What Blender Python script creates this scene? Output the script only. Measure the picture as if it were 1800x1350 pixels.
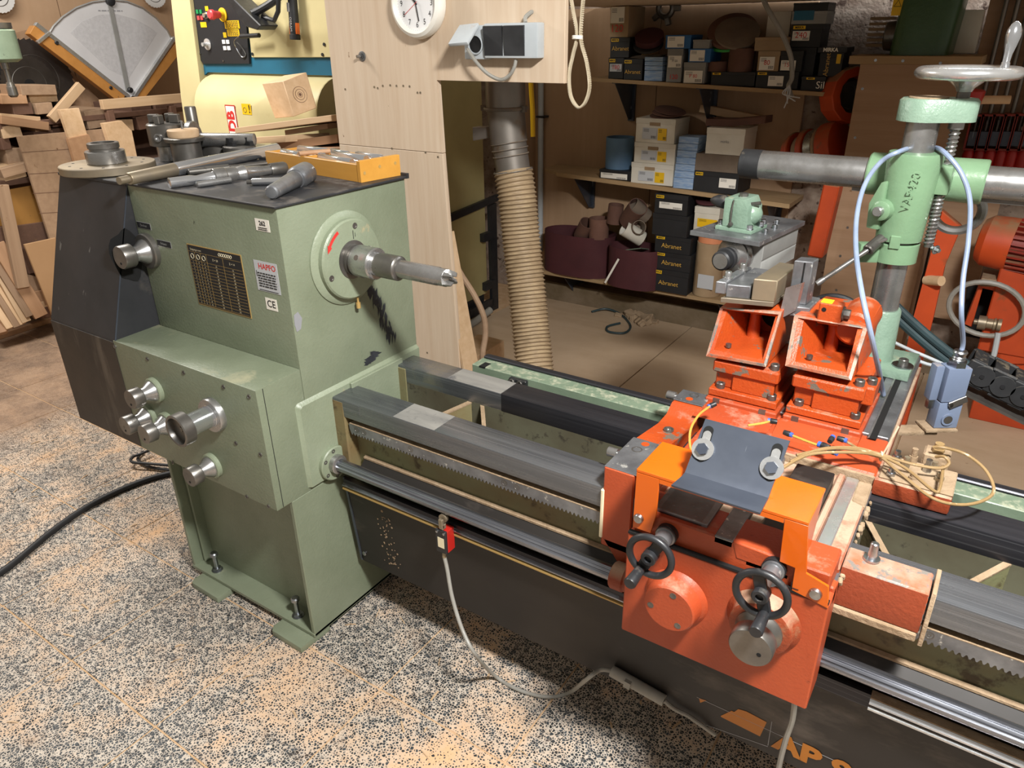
import bpy, bmesh, math, random
from mathutils import Vector as V, Matrix as Mx
random.seed(7)
sc = bpy.context.scene
col = sc.collection
for _o in list(bpy.data.objects): bpy.data.objects.remove(_o)

# ---------------------------------------------------------------- camera
F_PX = 1286.2
CAM = V((1.39570, -1.01846, 1.62))
FW = V((-0.50332517, 0.74820855, -0.43225888))
RT = V((0.83317381, 0.55285355, -0.01320413))
UP = V((-0.22909641, 0.36679275, 0.90165288))
cd = bpy.data.cameras.new('camera'); cam = bpy.data.objects.new('camera', cd); col.objects.link(cam)
cd.sensor_fit = 'HORIZONTAL'; cd.sensor_width = 36.0; cd.lens = F_PX*36/1800; cd.clip_start = 0.02; cd.clip_end = 60
cam.matrix_world = Mx(((RT.x, UP.x, -FW.x, CAM.x), (RT.y, UP.y, -FW.y, CAM.y), (RT.z, UP.z, -FW.z, CAM.z), (0, 0, 0, 1)))
sc.camera = cam
# ---------------------------------------------------------------- world, lamps, exposure
w = bpy.data.worlds.new('world'); sc.world = w; w.use_nodes = True
w.node_tree.nodes['Background'].inputs[0].default_value = (1.0, 0.91, 0.79, 1)
w.node_tree.nodes['Background'].inputs[1].default_value = 0.24
def area(name, loc, target, sx, sy, power, colr):
    ld = bpy.data.lights.new(name, 'AREA'); ld.shape = 'RECTANGLE'; ld.size = sx; ld.size_y = sy; ld.energy = power; ld.color = colr
    o = bpy.data.objects.new(name, ld); col.objects.link(o); o.location = loc
    o.rotation_euler = (V(target)-V(loc)).to_track_quat('-Z', 'Y').to_euler(); return o
area('ceiling_lamp', (1.8, -0.5, 2.6), (1.2, 0.1, 0), 0.30, 0.20, 96, (1.0, 0.985, 0.955))
area('unseen_overhead_light', (-2.3, 0.3, 2.75), (-2.5, 0.6, 0), 1.4, 0.18, 60, (1.0, 0.955, 0.90))  # fill light added to brighten the timber side, no fixture known there
area('unseen_overhead_light', (1.9, 2.75, 2.75), (1.9, 2.6, 0), 2.0, 0.5, 62, (0.92, 0.96, 1.0))
vs = sc.view_settings
vs.view_transform = 'Standard'; vs.look = 'None'; vs.gamma = 1.0; vs.use_curve_mapping = False; vs.exposure = 0.5

# ---------------------------------------------------------------- helpers
def ray(px, py): return FW + RT*((px-900)/F_PX) - UP*((py-675)/F_PX)
def at(px, py, x=None, y=None, z=None):
    d = ray(px, py)
    t = (x-CAM.x)/d.x if x is not None else (y-CAM.y)/d.y if y is not None else (z-CAM.z)/d.z
    return CAM + d*t
WL = {}
def B(): return bmesh.new()
def frame(a):
    a = V(a).normalized(); h = V((0, 0, 1)) if abs(a.z) < .9 else V((1, 0, 0))
    u = h.cross(a).normalized(); v = a.cross(u); return u, v, a
def bev(bm, verts, b, seg=1):
    if b <= 0: return
    es = list({e for v in verts for e in v.link_edges})
    bmesh.ops.bevel(bm, geom=es, offset=b, segments=seg, affect='EDGES', profile=0.6, clamp_overlap=True)
def hexa(bm, p, b=0, seg=1):
    vs_ = [bm.verts.new(q) for q in p]
    for f in ((0,3,2,1),(4,5,6,7),(0,1,5,4),(1,2,6,5),(2,3,7,6),(3,0,4,7)): bm.faces.new([vs_[i] for i in f])
    bev(bm, vs_, b, seg)
def box(bm, x0, x1, y0, y1, z0, z1, b=0, seg=1):
    hexa(bm, [(x0,y0,z0),(x1,y0,z0),(x1,y1,z0),(x0,y1,z0),(x0,y0,z1),(x1,y0,z1),(x1,y1,z1),(x0,y1,z1)], b, seg); return bm
def obox(bm, c, ax, ay, hx, hy, hz, b=0, seg=1):
    ax = V(ax).normalized(); ay = V(ay); ay = (ay-ax*ay.dot(ax)).normalized(); az = ax.cross(ay); c = V(c)
    hexa(bm, [c+ax*hx*i+ay*hy*j+az*hz*k for k in (-1,1) for i,j in ((-1,-1),(1,-1),(1,1),(-1,1))], b, seg); return bm
def prism(bm, pts, vec, b=0, seg=1):
    vec = V(vec); a = [bm.verts.new(p) for p in pts]; c = [bm.verts.new(V(p)+vec) for p in pts]; n = len(a)
    bm.faces.new(a[::-1]); bm.faces.new(c)
    for i in range(n): bm.faces.new((a[i], a[(i+1)%n], c[(i+1)%n], c[i]))
    bev(bm, a+c, b, seg); return bm
def loft(bm, loops, cap0=True, cap1=True):
    L = [[bm.verts.new(p) for p in lp] for lp in loops]; n = len(L[0])
    for k in range(len(L)-1):
        for i in range(n): bm.faces.new((L[k][i], L[k][(i+1)%n], L[k+1][(i+1)%n], L[k+1][i]))
    if cap0: bm.faces.new(L[0][::-1])
    if cap1: bm.faces.new(L[-1])
    return bm
def lathe(bm, p0, axis, prof, n=28, ring=False):
    u, v, a = frame(axis); p0 = V(p0); rings = []
    for d, r in prof:
        r = max(r, 1e-5); rings.append([p0+a*d+(u*math.cos(2*math.pi*i/n)+v*math.sin(2*math.pi*i/n))*r for i in range(n)])
    if ring: rings.append(rings[0]); return loft(bm, rings, False, False)
    return loft(bm, rings)
def cyl(bm, p0, p1, r0, r1=None, n=20, b=0):
    p0 = V(p0); p1 = V(p1); L = (p1-p0).length; r1 = r0 if r1 is None else r1
    if b > 0: return lathe(bm, p0, p1-p0, [(0, r0-b), (b, r0), (L-b, r1), (L, r1-b)], n)
    return lathe(bm, p0, p1-p0, [(0, r0), (L, r1)], n)
def spl(pts, k=6, closed=False):
    pts = [V(p) for p in pts]; n = len(pts); out = []
    g = lambda i: pts[i % n] if closed else pts[min(max(i, 0), n-1)]
    for i in range(n if closed else n-1):
        p0, p1, p2, p3 = g(i-1), g(i), g(i+1), g(i+2)
        for j in range(k):
            t = j/k; out.append(0.5*((2*p1)+(p2-p0)*t+(2*p0-5*p1+4*p2-p3)*t*t+(3*p1-p0-3*p2+p3)*t**3))
    if not closed: out.append(pts[-1])
    return out
def tube(bm, pts, r, n=9, closed=False):
    pts = [V(p) for p in pts]; m = len(pts); rr = r if isinstance(r, (list, tuple)) else [r]*m
    u = None; rings = []
    for i in range(m):
        if closed: t = pts[(i+1) % m]-pts[i-1]
        else: t = pts[min(i+1, m-1)]-pts[max(i-1, 0)]
        t.normalize()
        if u is None: u = frame(t)[0]
        else: u = (u-t*u.dot(t)).normalized()
        v = t.cross(u); rings.append([pts[i]+(u*math.cos(2*math.pi*j/n)+v*math.sin(2*math.pi*j/n))*rr[i] for j in range(n)])
    if closed: rings.append(rings[0]); return loft(bm, rings, False, False)
    return loft(bm, rings)
def torus(bm, c, axis, R, r, n=36, m=10):
    u, v, a = frame(axis); c = V(c)
    return tube(bm, [c+(u*math.cos(2*math.pi*i/n)+v*math.sin(2*math.pi*i/n))*R for i in range(n)], r, m, True)
def sheet(bm, pts, half):                       # bent sheet: path extruded both ways along 'half'
    half = V(half); loft(bm, [[V(p)-half for p in pts], [V(p)+half for p in pts]]); return bm
def ribbon(bm, pts, wid, th, closed=False):     # flat band: path, width vector (along band face), thickness
    pts = [V(p) for p in pts]; m = len(pts); wid = V(wid); L = []
    for i in range(m):
        t = (pts[(i+1) % m]-pts[i-1]) if closed else (pts[min(i+1, m-1)]-pts[max(i-1, 0)])
        nn = t.cross(wid).normalized()*th/2; p = pts[i]
        L.append([p-wid/2-nn, p+wid/2-nn, p+wid/2+nn, p-wid/2+nn])
    if closed: L.append(L[0]); return loft(bm, L, False, False)
    return loft(bm, L)
def hexhead(bm, c, axis, r, h, rot=0):
    u, v, a = frame(axis); c = V(c)
    lp = [c+(u*math.cos(rot+math.pi*i/3)+v*math.sin(rot+math.pi*i/3))*r for i in range(6)]
    prism(bm, lp, a*h)
def sockbolt(bm, c, axis, r, h):
    lathe(bm, c, axis, [(0, r), (h*.9, r), (h, r*.9), (h, r*.55), (h*.5, r*.5), (h*.5, 0)], 16)
def finish(o, kind=None, label=None, cat=None, group=None):
    if label: o['label'] = label
    if cat: o['category'] = cat
    if group: o['group'] = group
    if kind: o['kind'] = kind
    return o
def obj(name, bm, mat, parent=None, label=None, cat=None, group=None, kind=None, ang=34, local=False, flat=False):
    bmesh.ops.remove_doubles(bm, verts=bm.verts, dist=1e-6)
    bmesh.ops.recalc_face_normals(bm, faces=bm.faces)
    me = bpy.data.meshes.new(name)
    org = V((0, 0, 0))
    if parent is None and not local and len(bm.verts):
        xs = [v.co for v in bm.verts]
        org = V(((min(p.x for p in xs)+max(p.x for p in xs))/2, (min(p.y for p in xs)+max(p.y for p in xs))/2, min(p.z for p in xs)))
        bmesh.ops.translate(bm, verts=bm.verts, vec=-org)
    bm.to_mesh(me); bm.free()
    if not flat:
        me.polygons.foreach_set('use_smooth', [True]*len(me.polygons)); me.set_sharp_from_angle(angle=math.radians(ang))
    me.materials.append(M[mat] if isinstance(mat, str) else mat)
    o = bpy.data.objects.new(name, me); col.objects.link(o)
    if parent is not None:
        o.parent = parent
        if not local: o.location = -WL.get(parent.name, V((0, 0, 0)))
        WL[o.name] = V((0, 0, 0))
    else:
        o.location = org; WL[o.name] = org
    return finish(o, kind, label, cat, group)
def thing(name, label, cat, loc=(0, 0, 0), group=None, kind=None, rot=None):
    o = bpy.data.objects.new(name, None); col.objects.link(o); o.location = loc; o.empty_display_size = .05
    if rot is not None: o.rotation_euler = rot
    WL[o.name] = V(loc); return finish(o, kind, label, cat, group)
def text(parent, s, o, right, up, size, mat, name='lettering', align='CENTER', local=False, bold=0.0, sx=1.0):
    cu = bpy.data.curves.new('t', 'FONT'); cu.body = s; cu.size = size; cu.align_x = align; cu.align_y = 'CENTER'; cu.offset = bold; cu.resolution_u = 3
    ob = bpy.data.objects.new('t', cu); me = bpy.data.meshes.new_from_object(ob); bpy.data.objects.remove(ob); bpy.data.curves.remove(cu)
    r = V(right).normalized(); u = V(up); u = (u-r*u.dot(r)).normalized(); n = r.cross(u); o = V(o)
    me.transform(Mx(((r.x*sx, u.x, n.x, o.x), (r.y*sx, u.y, n.y, o.y), (r.z*sx, u.z, n.z, o.z), (0, 0, 0, 1))))
    me.name = name; me.materials.clear(); me.materials.append(M[mat])
    q = bpy.data.objects.new(name, me); col.objects.link(q); q.parent = parent
    if not local: q.location = -WL.get(parent.name, V((0, 0, 0)))
    WL[q.name] = V((0, 0, 0)); return q
def quad(parent, name, c, right, up, wx, wy, mat, th=.0006, local=False, label=None):
    r = V(right).normalized(); u = V(up); u = (u-r*u.dot(r)).normalized(); n = r.cross(u)
    bm = B(); obox(bm, V(c)+n*th/2, r, u, wx/2, wy/2, th/2); return obj(name, bm, mat, parent, local=local, label=label)

# ---------------------------------------------------------------- materials
M = {}
def C(h):
    h = h.lstrip('#'); f = lambda v: v/12.92 if v <= .04045 else ((v+.055)/1.055)**2.4
    return tuple(f(int(h[i:i+2], 16)/255) for i in (0, 2, 4))+(1,)
def new(name):
    m = bpy.data.materials.new(name); m.use_nodes = True; M[name] = m; nt = m.node_tree
    return m, nt, nt.nodes['Principled BSDF']
def nd(nt, t, ins=None, **k):
    n = nt.nodes.new(t)
    for a, b in k.items(): setattr(n, a, b)
    for a, b in (ins or {}).items():
        if hasattr(b, 'is_output'): nt.links.new(b, n.inputs[a])
        else: n.inputs[a].default_value = b
    return n
def ramp(nt, fac, p0, p1, c0=(0,0,0,1), c1=(1,1,1,1)):
    r = nd(nt, 'ShaderNodeValToRGB', {'Fac': fac}); e = r.color_ramp.elements
    e[0].position = p0; e[1].position = p1; e[0].color = c0; e[1].color = c1; return r.outputs[0]
def mixc(nt, f, a, b):
    n = nd(nt, 'ShaderNodeMix', data_type='RGBA')
    for i, q in ((0, f), (6, a), (7, b)):
        if hasattr(q, 'is_output'): nt.links.new(q, n.inputs[i])
        else: n.inputs[i].default_value = q
    return n.outputs[2]
def mth(nt, op, a, b=0.0):
    n = nd(nt, 'ShaderNodeMath', operation=op)
    for i, q in ((0, a), (1, b)):
        if hasattr(q, 'is_output'): nt.links.new(q, n.inputs[i])
        else: n.inputs[i].default_value = q
    return n.outputs[0]
def noise(nt, vec, scale, detail=5, rough=.6): return nd(nt, 'ShaderNodeTexNoise', {'Vector': vec, 'Scale': scale, 'Detail': detail, 'Roughness': rough}).outputs[0]
def coords(nt, stretch=(1, 1, 1), world=False, rnd=True):
    if world: src = nd(nt, 'ShaderNodeNewGeometry').outputs['Position']
    else: src = nd(nt, 'ShaderNodeTexCoord').outputs['Object']
    if rnd and not world:
        oi = nd(nt, 'ShaderNodeObjectInfo'); src = nd(nt, 'ShaderNodeVectorMath', {0: src, 1: nd(nt, 'ShaderNodeVectorMath', {0: oi.outputs['Random'], 1: (37.0, 17.0, 29.0)}, operation='MULTIPLY').outputs[0]}, operation='ADD').outputs[0]
    return nd(nt, 'ShaderNodeMapping', {'Vector': src, 'Scale': stretch}).outputs[0]
def surf(name, c1, c2=None, scale=7, rough=.5, metal=0.0, stretch=(1,1,1), lo=.35, hi=.65, bump=0, bscale=90, dust=None, chips=None, chip2=None, rnd=0, coat=0, rvar=.12, scr=None):
    m, nt, b = new(name); c1 = C(c1); c2 = C(c2) if c2 else c1
    v = coords(nt, stretch); v0 = coords(nt)
    f = noise(nt, v, scale); colr = mixc(nt, ramp(nt, f, lo, hi), c1, c2)
    if rnd:
        oi = nd(nt, 'ShaderNodeObjectInfo'); val = mth(nt, 'ADD', mth(nt, 'MULTIPLY', oi.outputs['Random'], 2*rnd), 1-rnd)
        colr = nd(nt, 'ShaderNodeHueSaturation', {'Value': val, 'Color': colr}).outputs[0]
    for cc in (chips, chip2):
        if cc:
            f2 = noise(nt, coords(nt, cc[4] if len(cc) > 4 else (1,1,1)), cc[2], 7, .65); colr = mixc(nt, ramp(nt, f2, cc[1], cc[1]+(cc[3] if len(cc) > 3 else .03)), colr, C(cc[0]))
    if scr:
        f3 = noise(nt, coords(nt, scr[3]), scr[2], 3, .5); colr = mixc(nt, ramp(nt, f3, scr[1], scr[1]+.02), colr, C(scr[0]))
    ro = rough
    if dust:
        g = nd(nt, 'ShaderNodeNewGeometry'); nz = nd(nt, 'ShaderNodeSeparateXYZ', {0: g.outputs['Normal']}).outputs[2]
        f4 = noise(nt, v0, dust[2] if len(dust) > 2 else 14, 6, .7)
        d = mth(nt, 'MULTIPLY', ramp(nt, nz, .35, .9), ramp(nt, f4, .62-dust[1]*.4, .85-dust[1]*.4)); colr = mixc(nt, d, colr, C(dust[0])); ro = mth(nt, 'ADD', mth(nt, 'MULTIPLY', d, .9-rough), rough)
        if metal: nt.links.new(mth(nt, 'MULTIPLY', mth(nt, 'SUBTRACT', 1.0, d), metal), b.inputs['Metallic'])
    nt.links.new(colr, b.inputs['Base Color'])
    if not dust or not metal: b.inputs['Metallic'].default_value = metal
    fr = mth(nt, 'ADD', ro, mth(nt, 'MULTIPLY', mth(nt, 'SUBTRACT', noise(nt, v, scale*2.3), .5), rvar*2)); nt.links.new(fr, b.inputs['Roughness'])
    if coat: b.inputs['Coat Weight'].default_value = coat
    if bump:
        bn = nd(nt, 'ShaderNodeBump', {'Height': noise(nt, v, bscale, 3), 'Strength': 1.0, 'Distance': bump}); nt.links.new(bn.outputs[0], b.inputs['Normal'])
    return m
def wood(name, c1, c2, axis=0, ring=26, rough=.62, rnd=.12, knots=False, scale=1.0, dust=None):
    m, nt, b = new(name); st = [ring, ring, ring]; st[axis] = ring*.055
    v = coords(nt, tuple(s*scale for s in st)); big = coords(nt, tuple((.16 if i == axis else 1.0)*4*scale for i in range(3)))
    f = noise(nt, v, 1.6, 6, .65); g = noise(nt, big, 1.0, 3)
    wv = nd(nt, 'ShaderNodeTexWave', {'Vector': v, 'Scale': .22, 'Distortion': 9.0, 'Detail': 3.0, 'Detail Scale': .8}, wave_type='BANDS', bands_direction='YZX'[axis]).outputs['Fac']
    fac = mth(nt, 'ADD', mth(nt, 'MULTIPLY', f, .55), mth(nt, 'ADD', mth(nt, 'MULTIPLY', g, .35), mth(nt, 'MULTIPLY', wv, .04)))
    colr = mixc(nt, ramp(nt, fac, .36, .70), C(c1), C(c2))
    oi = nd(nt, 'ShaderNodeObjectInfo'); val = mth(nt, 'ADD', mth(nt, 'MULTIPLY', oi.outputs['Random'], 2*rnd), 1-rnd)
    colr = nd(nt, 'ShaderNodeHueSaturation', {'Value': val, 'Color': colr}).outputs[0]
    sp = noise(nt, coords(nt), 23, 3, .5); colr = mixc(nt, ramp(nt, sp, .74, .78), colr, C('#7a5a3c'))
    if dust: colr = mixc(nt, ramp(nt, noise(nt, coords(nt), 2.2, 6, .7), .3, .7), colr, C(dust))
    nt.links.new(colr, b.inputs['Base Color']); b.inputs['Roughness'].default_value = rough
    bn = nd(nt, 'ShaderNodeBump', {'Height': f, 'Strength': .5, 'Distance': .0006}); nt.links.new(bn.outputs[0], b.inputs['Normal'])
    return m
def plain(name, c, rough=.5, metal=0, emit=0):
    m, nt, b = new(name); b.inputs['Base Color'].default_value = C(c); b.inputs['Roughness'].default_value = rough; b.inputs['Metallic'].default_value = metal
    return m

SAW = '#a8917a'
surf('green_paint', '#7d8570', '#717964', 4, .38, bump=.0009, bscale=120, chips=('#3a3f36', .735, 16, .02), chip2=('#93a386', .71, 60, .03), dust=('#a9a283', .10, 6))
surf('green_light', '#8a937d', '#7e8771', 5, .4, bump=.0008, bscale=130, chips=('#b9a27c', .66, 9, .1))
surf('green_web', '#7d7e5c', '#75603f', 3.2, .6, bump=.0006, chips=('#4d412c', .57, 16, .10), dust=('#8a7558', .35, 22))
surf('green_beam', '#6c7d69', '#7c8c77', 6, .45, bump=.0004, chips=('#3f423c', .66, 22, .05), dust=('#b6b49c', .35, 40))
surf('mint_hammer', '#738b7a', '#809886', 16, .33, bump=.0012, bscale=150, chips=('#5b5a44', .70, 12, .04), dust=('#b8a988', .12, 20))
surf('mint_paint', '#779675', '#6d8b6c', 5, .3, bump=.0007, bscale=80, chips=('#45503f', .74, 26, .02), chip2=('#b3a27d', .72, 4, .12))
surf('dark_green', '#3b5a3b', '#31502f', 4, .35, bump=.0012, bscale=70, chips=('#6b5a3c', .74, 10, .05))
surf('orange_cast', '#b54b1b', '#a54118', 5, .42, bump=.0012, bscale=150, chips=('#6a6257', .60, 19, .025), chip2=('#c98062', .66, 10, .08), dust=(SAW, .12, 12))
surf('orange_red', '#b04c28', '#a24222', 3, .45, bump=.0006, bscale=160, chips=('#8a3a20', .67, 30, .04), chip2=('#c07e58', .66, 5, .12), dust=(SAW, .2, 12))
surf('orange_bright', '#d2600e', '#ca590c', 3, .3, bump=.0002, bscale=100, chips=('#f0b070', .76, 9, .06), coat=.25)
surf('orange_dusty', '#96401f', '#84391f', 4, .55, bump=.0015, bscale=110, chips=('#8f7a5c', .56, 9, .12), dust=(SAW, .85, 10))
surf('orange_worn', '#b5532c', '#9a8a78', 14, .5, bump=.0012, bscale=150, chips=('#77716a', .52, 24, .04), chip2=('#d0c3b2', .60, 18, .06))
surf('orange_far', '#c44a1c', '#a63c18', 3, .5, chips=('#6d4a2c', .62, 8, .1), dust=('#8a7252', .8, 7))
surf('red_fin', '#8e2718', '#7a2014', 4, .5, dust=('#7c6248', .6, 8))
surf('red_paint', '#b5241c', '#9a1d18', 4, .4)
surf('rail_steel', '#696c71', '#828589', 3.5, .30, .70, stretch=(.5, 8, 8), chips=('#8d8a82', .62, 3.2, .05, (1, .35, .35)), scr=('#85888d', .57, 5, (.12, 75, 75)), rvar=.2)  # scratch streaks, coloured also to stand in for missing reflections
surf('dust_film', '#a3a19c', '#8c8b88', 6, .5, .35, stretch=(1, 5, 5), chips=('#6c6d70', .58, 12, .08))
surf('rail_dark', '#35353a', '#414146', 5, .40, .6, stretch=(.4, 12, 12), chips=('#8f887a', .70, 60, .06), scr=('#55565a', .6, 5, (.1, 50, 50)), rvar=.2)
surf('steel', '#b4b4b4', '#93918e', 9, .28, .82, rvar=.15, chips=('#4f4b46', .70, 22, .06))
surf('steel_dark', '#66635f', '#7f7c77', 9, .36, .75, rvar=.15, chips=('#2f2b28', .64, 24, .08))
surf('steel_machined', '#8f9194', '#6c6d70', 14, .38, .65, stretch=(1, 1, 1), chips=('#c9c9c4', .62, 40, .05), bump=.0003)
surf('steel_rust', '#857b6c', '#9a8c74', 7, .45, .6, chips=('#d6d3c8', .66, 9, .08))
surf('chrome', '#dcdee2', '#cccfd3', 6, .16, .9, rvar=.06)
surf('alu', '#d8d8d6', '#bfc1c3', 10, .25, .8, stretch=(1,1,1), bump=.0004, bscale=60, rvar=.12)
surf('rod_steel', '#a3a7b0', '#6f7178', 5, .22, .9, stretch=(.6, 12, 12), chips=('#b59c78', .70, 5, .08), rvar=.14)
surf('zinc', '#b9bcc0', '#8f9296', 30, .32, 1.0)
surf('gun_plate', '#4a505c', '#555b66', 6, .36, .55, chips=('#8a8f98', .74, 34, .03), scr=('#aeb4bc', .66, 9, (9, .5, .5)))
surf('tray_black', '#2a2623', '#221f1d', 2.2, .5, .2, stretch=(.7, 1, 1.4), chips=('#5f5750', .58, 3.4, .18, (.6, 1, 1.5)), chip2=('#a09078', .72, 70, .05))
surf('cover_black', '#2b2c2f', '#38383b', 4, .44, .2, chips=('#54504b', .60, 5, .12), chip2=('#a09a8e', .76, 42, .02), scr=('#6b6a68', .70, 6, (7, 7, .4)))
surf('cover_floor_reflection', '#37312c', '#2c2826', 4, .45, .2, chips=('#5a534b', .58, 4, .12, (2, 1, .5)))  # brown tint paints the floor's reflection onto the black lower cover
surf('top_black', '#232427', '#303134', 6, .5, .1, chips=('#8a7c68', .70, 9, .07), dust=('#6b6258', .25, 12))
surf('black_plastic', '#1d1e20', '#27282b', 20, .42, dust=('#6c665c', .18, 18))
surf('black_dusty', '#1f2022', '#2f3032', 9, .5, chips=('#7d776c', .68, 60, .05), dust=('#8a7c66', .25, 24))
surf('rubber_black', '#17181a', '#202124', 10, .55)
surf('grey_plastic', '#a9b0b4', '#b9bfc2', 6, .45, chips=('#8d7a5c', .74, 40, .05), dust=(SAW, .2, 16))
surf('blue_grey', '#76839b', '#6b7890', 5, .42, dust=('#a4917a', .25, 22))
surf('grey_cable', '#94928b', '#86837b', 20, .5)
surf('blue_cable', '#7f8ea8', '#8a98b0', 20, .4)
surf('beige_tube', '#977d56', '#866c46', 14, .45, chips=('#cdbb9b', .6, 30, .1))
surf('yellow_tube', '#c79b4a', '#b98b3a', 14, .35)
surf('dark_tube', '#2f4246', '#26363a', 10, .45)
surf('cream_machine', '#cbbf90', '#c0b486', 2.5, .45, chips=('#a89868', .66, 6, .15))
surf('olive_machine', '#b3a877', '#a59a6c', 2.5, .5)
surf('teal_machine', '#1f6480', '#1b5a74', 4, .45)
surf('hose', '#887459', '#998366', 8, .6, chips=('#7c6850', .58, 10, .1), dust=('#b59f7c', .5, 20))
surf('galv', '#7d7770', '#8a847d', 6, .42, .7, chips=('#7d6a52', .58, 8, .12), dust=('#7d674d', .7, 12))
surf('plaster', '#a39384', '#7d6a5c', 12, .9, bump=.004, bscale=45, chips=('#4f3d33', .585, 26, .06), chip2=('#b8aca0', .64, 7, .1))
surf('concrete', '#7a6a56', '#65563f', 6, .9, bump=.004, bscale=30)
surf('sand_brown', '#6a4b3e', '#5d4036', 8, .85, bump=.0003, bscale=300, rnd=.18)
surf('sand_maroon', '#4d2227', '#431c21', 5, .8, bump=.0003, bscale=300)
surf('sand_grey', '#75685a', '#675a4e', 8, .85, rnd=.15)
surf('sand_blue', '#5f7f9d', '#557391', 8, .7)
surf('card_black', '#17181b', '#1f2023', 5, .55, rnd=.2)
surf('card_brown', '#a08a6c', '#92795c', 5, .75, rnd=.12)
surf('card_white', '#d9d5c9', '#c7c1b1', 4, .65, rnd=.06)
surf('card_grey', '#8d8d8a', '#7c7c7a', 5, .6, rnd=.12)
surf('card_blue', '#1f5d9a', '#255f96', 5, .55)
surf('stripe_blue', '#9fb2c8', '#6d8fbb', 60, .6, stretch=(.4, .4, 3))
surf('hair_dust', '#a08a70', '#8c765c', 30, .95, bump=.003, bscale=90)
surf('belt_cream', '#cfc3aa', '#b9ab8f', 18, .7)
surf('clock_white', '#e9e6de', '#dcd7ca', 5, .4, chips=('#b99a7a', .66, 5, .12))
def bars(parent, c, right, up, w_, h_, n, mat='ink', seed=1):
    rn = random.Random(seed); r = V(right).normalized(); u = V(up).normalized(); nn = r.cross(u); bm = B(); c = V(c)
    for i in range(n):
        z = h_*(.5-(i+.5)/n); x = -w_/2
        while x < w_/2:
            l = min(rn.uniform(.08, .22)*w_, w_/2-x); obox(bm, c+r*(x+l/2)+u*z+nn*.0003, r, u, l/2, h_/n*.22, .0002); x += l+w_*.04
    return obj('print', bm, mat, parent)
plain('paper', '#e8e4da', .6); plain('paper_grey', '#b9bcc0', .5); plain('ink', '#17171a', .6); plain('ink_red', '#c8312c', .5); plain('ink_grey', '#8b8c90', .6)
plain('yellow', '#e3b613', .5); plain('yellow_tag', '#d8d021', .5); plain('gold', '#c9a04a', .4); plain('cream', '#e3d7b6', .6); plain('brass_line', '#b99a5e', .45, .3)
plain('red_btn', '#d4474a', .4); plain('green_btn', '#19864c', .4); plain('white_btn', '#e6e6e6', .4); plain('void', '#060606', .9); plain('amber', '#b06c1a', .5)
plain('blue_ring', '#3e62b8', .35); plain('silver', '#c8c8c8', .3, .6); plain('green_flag', '#2f9a3d', .5); plain('peach', '#d58a62', .6)
wood('ply', '#d0bda6', '#bfa68b', 2, 34, .62, .04)
wood('ply_wall', '#b5977a', '#9d7f60', 2, 14, .75, .03, dust='#a98a6b')
wood('ply_dark', '#a5866a', '#8c6c4e', 0, 18, .7, .04)
wood('ply_floor', '#b29a7e', '#9c8467', 0, 10, .85, .05, dust='#b8a187')
wood('ply_shelf', '#a58a66', '#8e7350', 0, 30, .75, .05)
wood('pine', '#d3b592', '#b8966f', 0, 22, .6, .16)
wood('beech', '#b28c6b', '#9a7555', 0, 26, .6, .14)
wood('grey_wood', '#a78b70', '#8a6e56', 0, 22, .7, .16)
wood('dark_wood', '#6d5040', '#573e31', 0, 22, .75, .2)
wood('mdf', '#b08c66', '#a8845f', 0, 6, .75, .04)
wood('ochre_ply', '#a87a3c', '#95692f', 2, 10, .6, .04)
wood('box_wood', '#c9923f', '#b57f30', 0, 16, .42, .04)
wood('wood_dir_y', '#c79f72', '#ab8054', 1, 22, .6, .14)
wood('sled_wood', '#b98243', '#a87336', 0, 16, .5, .03)
surf('sled_alu', '#d2d2d4', '#c6c6c9', 3, .5, .15)
surf('sled_dots', '#c3c3c6', '#b6b6b9', 60, .5, .1)
surf('blade_steel', '#5d5a58', '#4f4b49', 5, .35, .8)
surf('blade_white', '#d9d8d6', '#cfcecb', 5, .4, .2)

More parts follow.
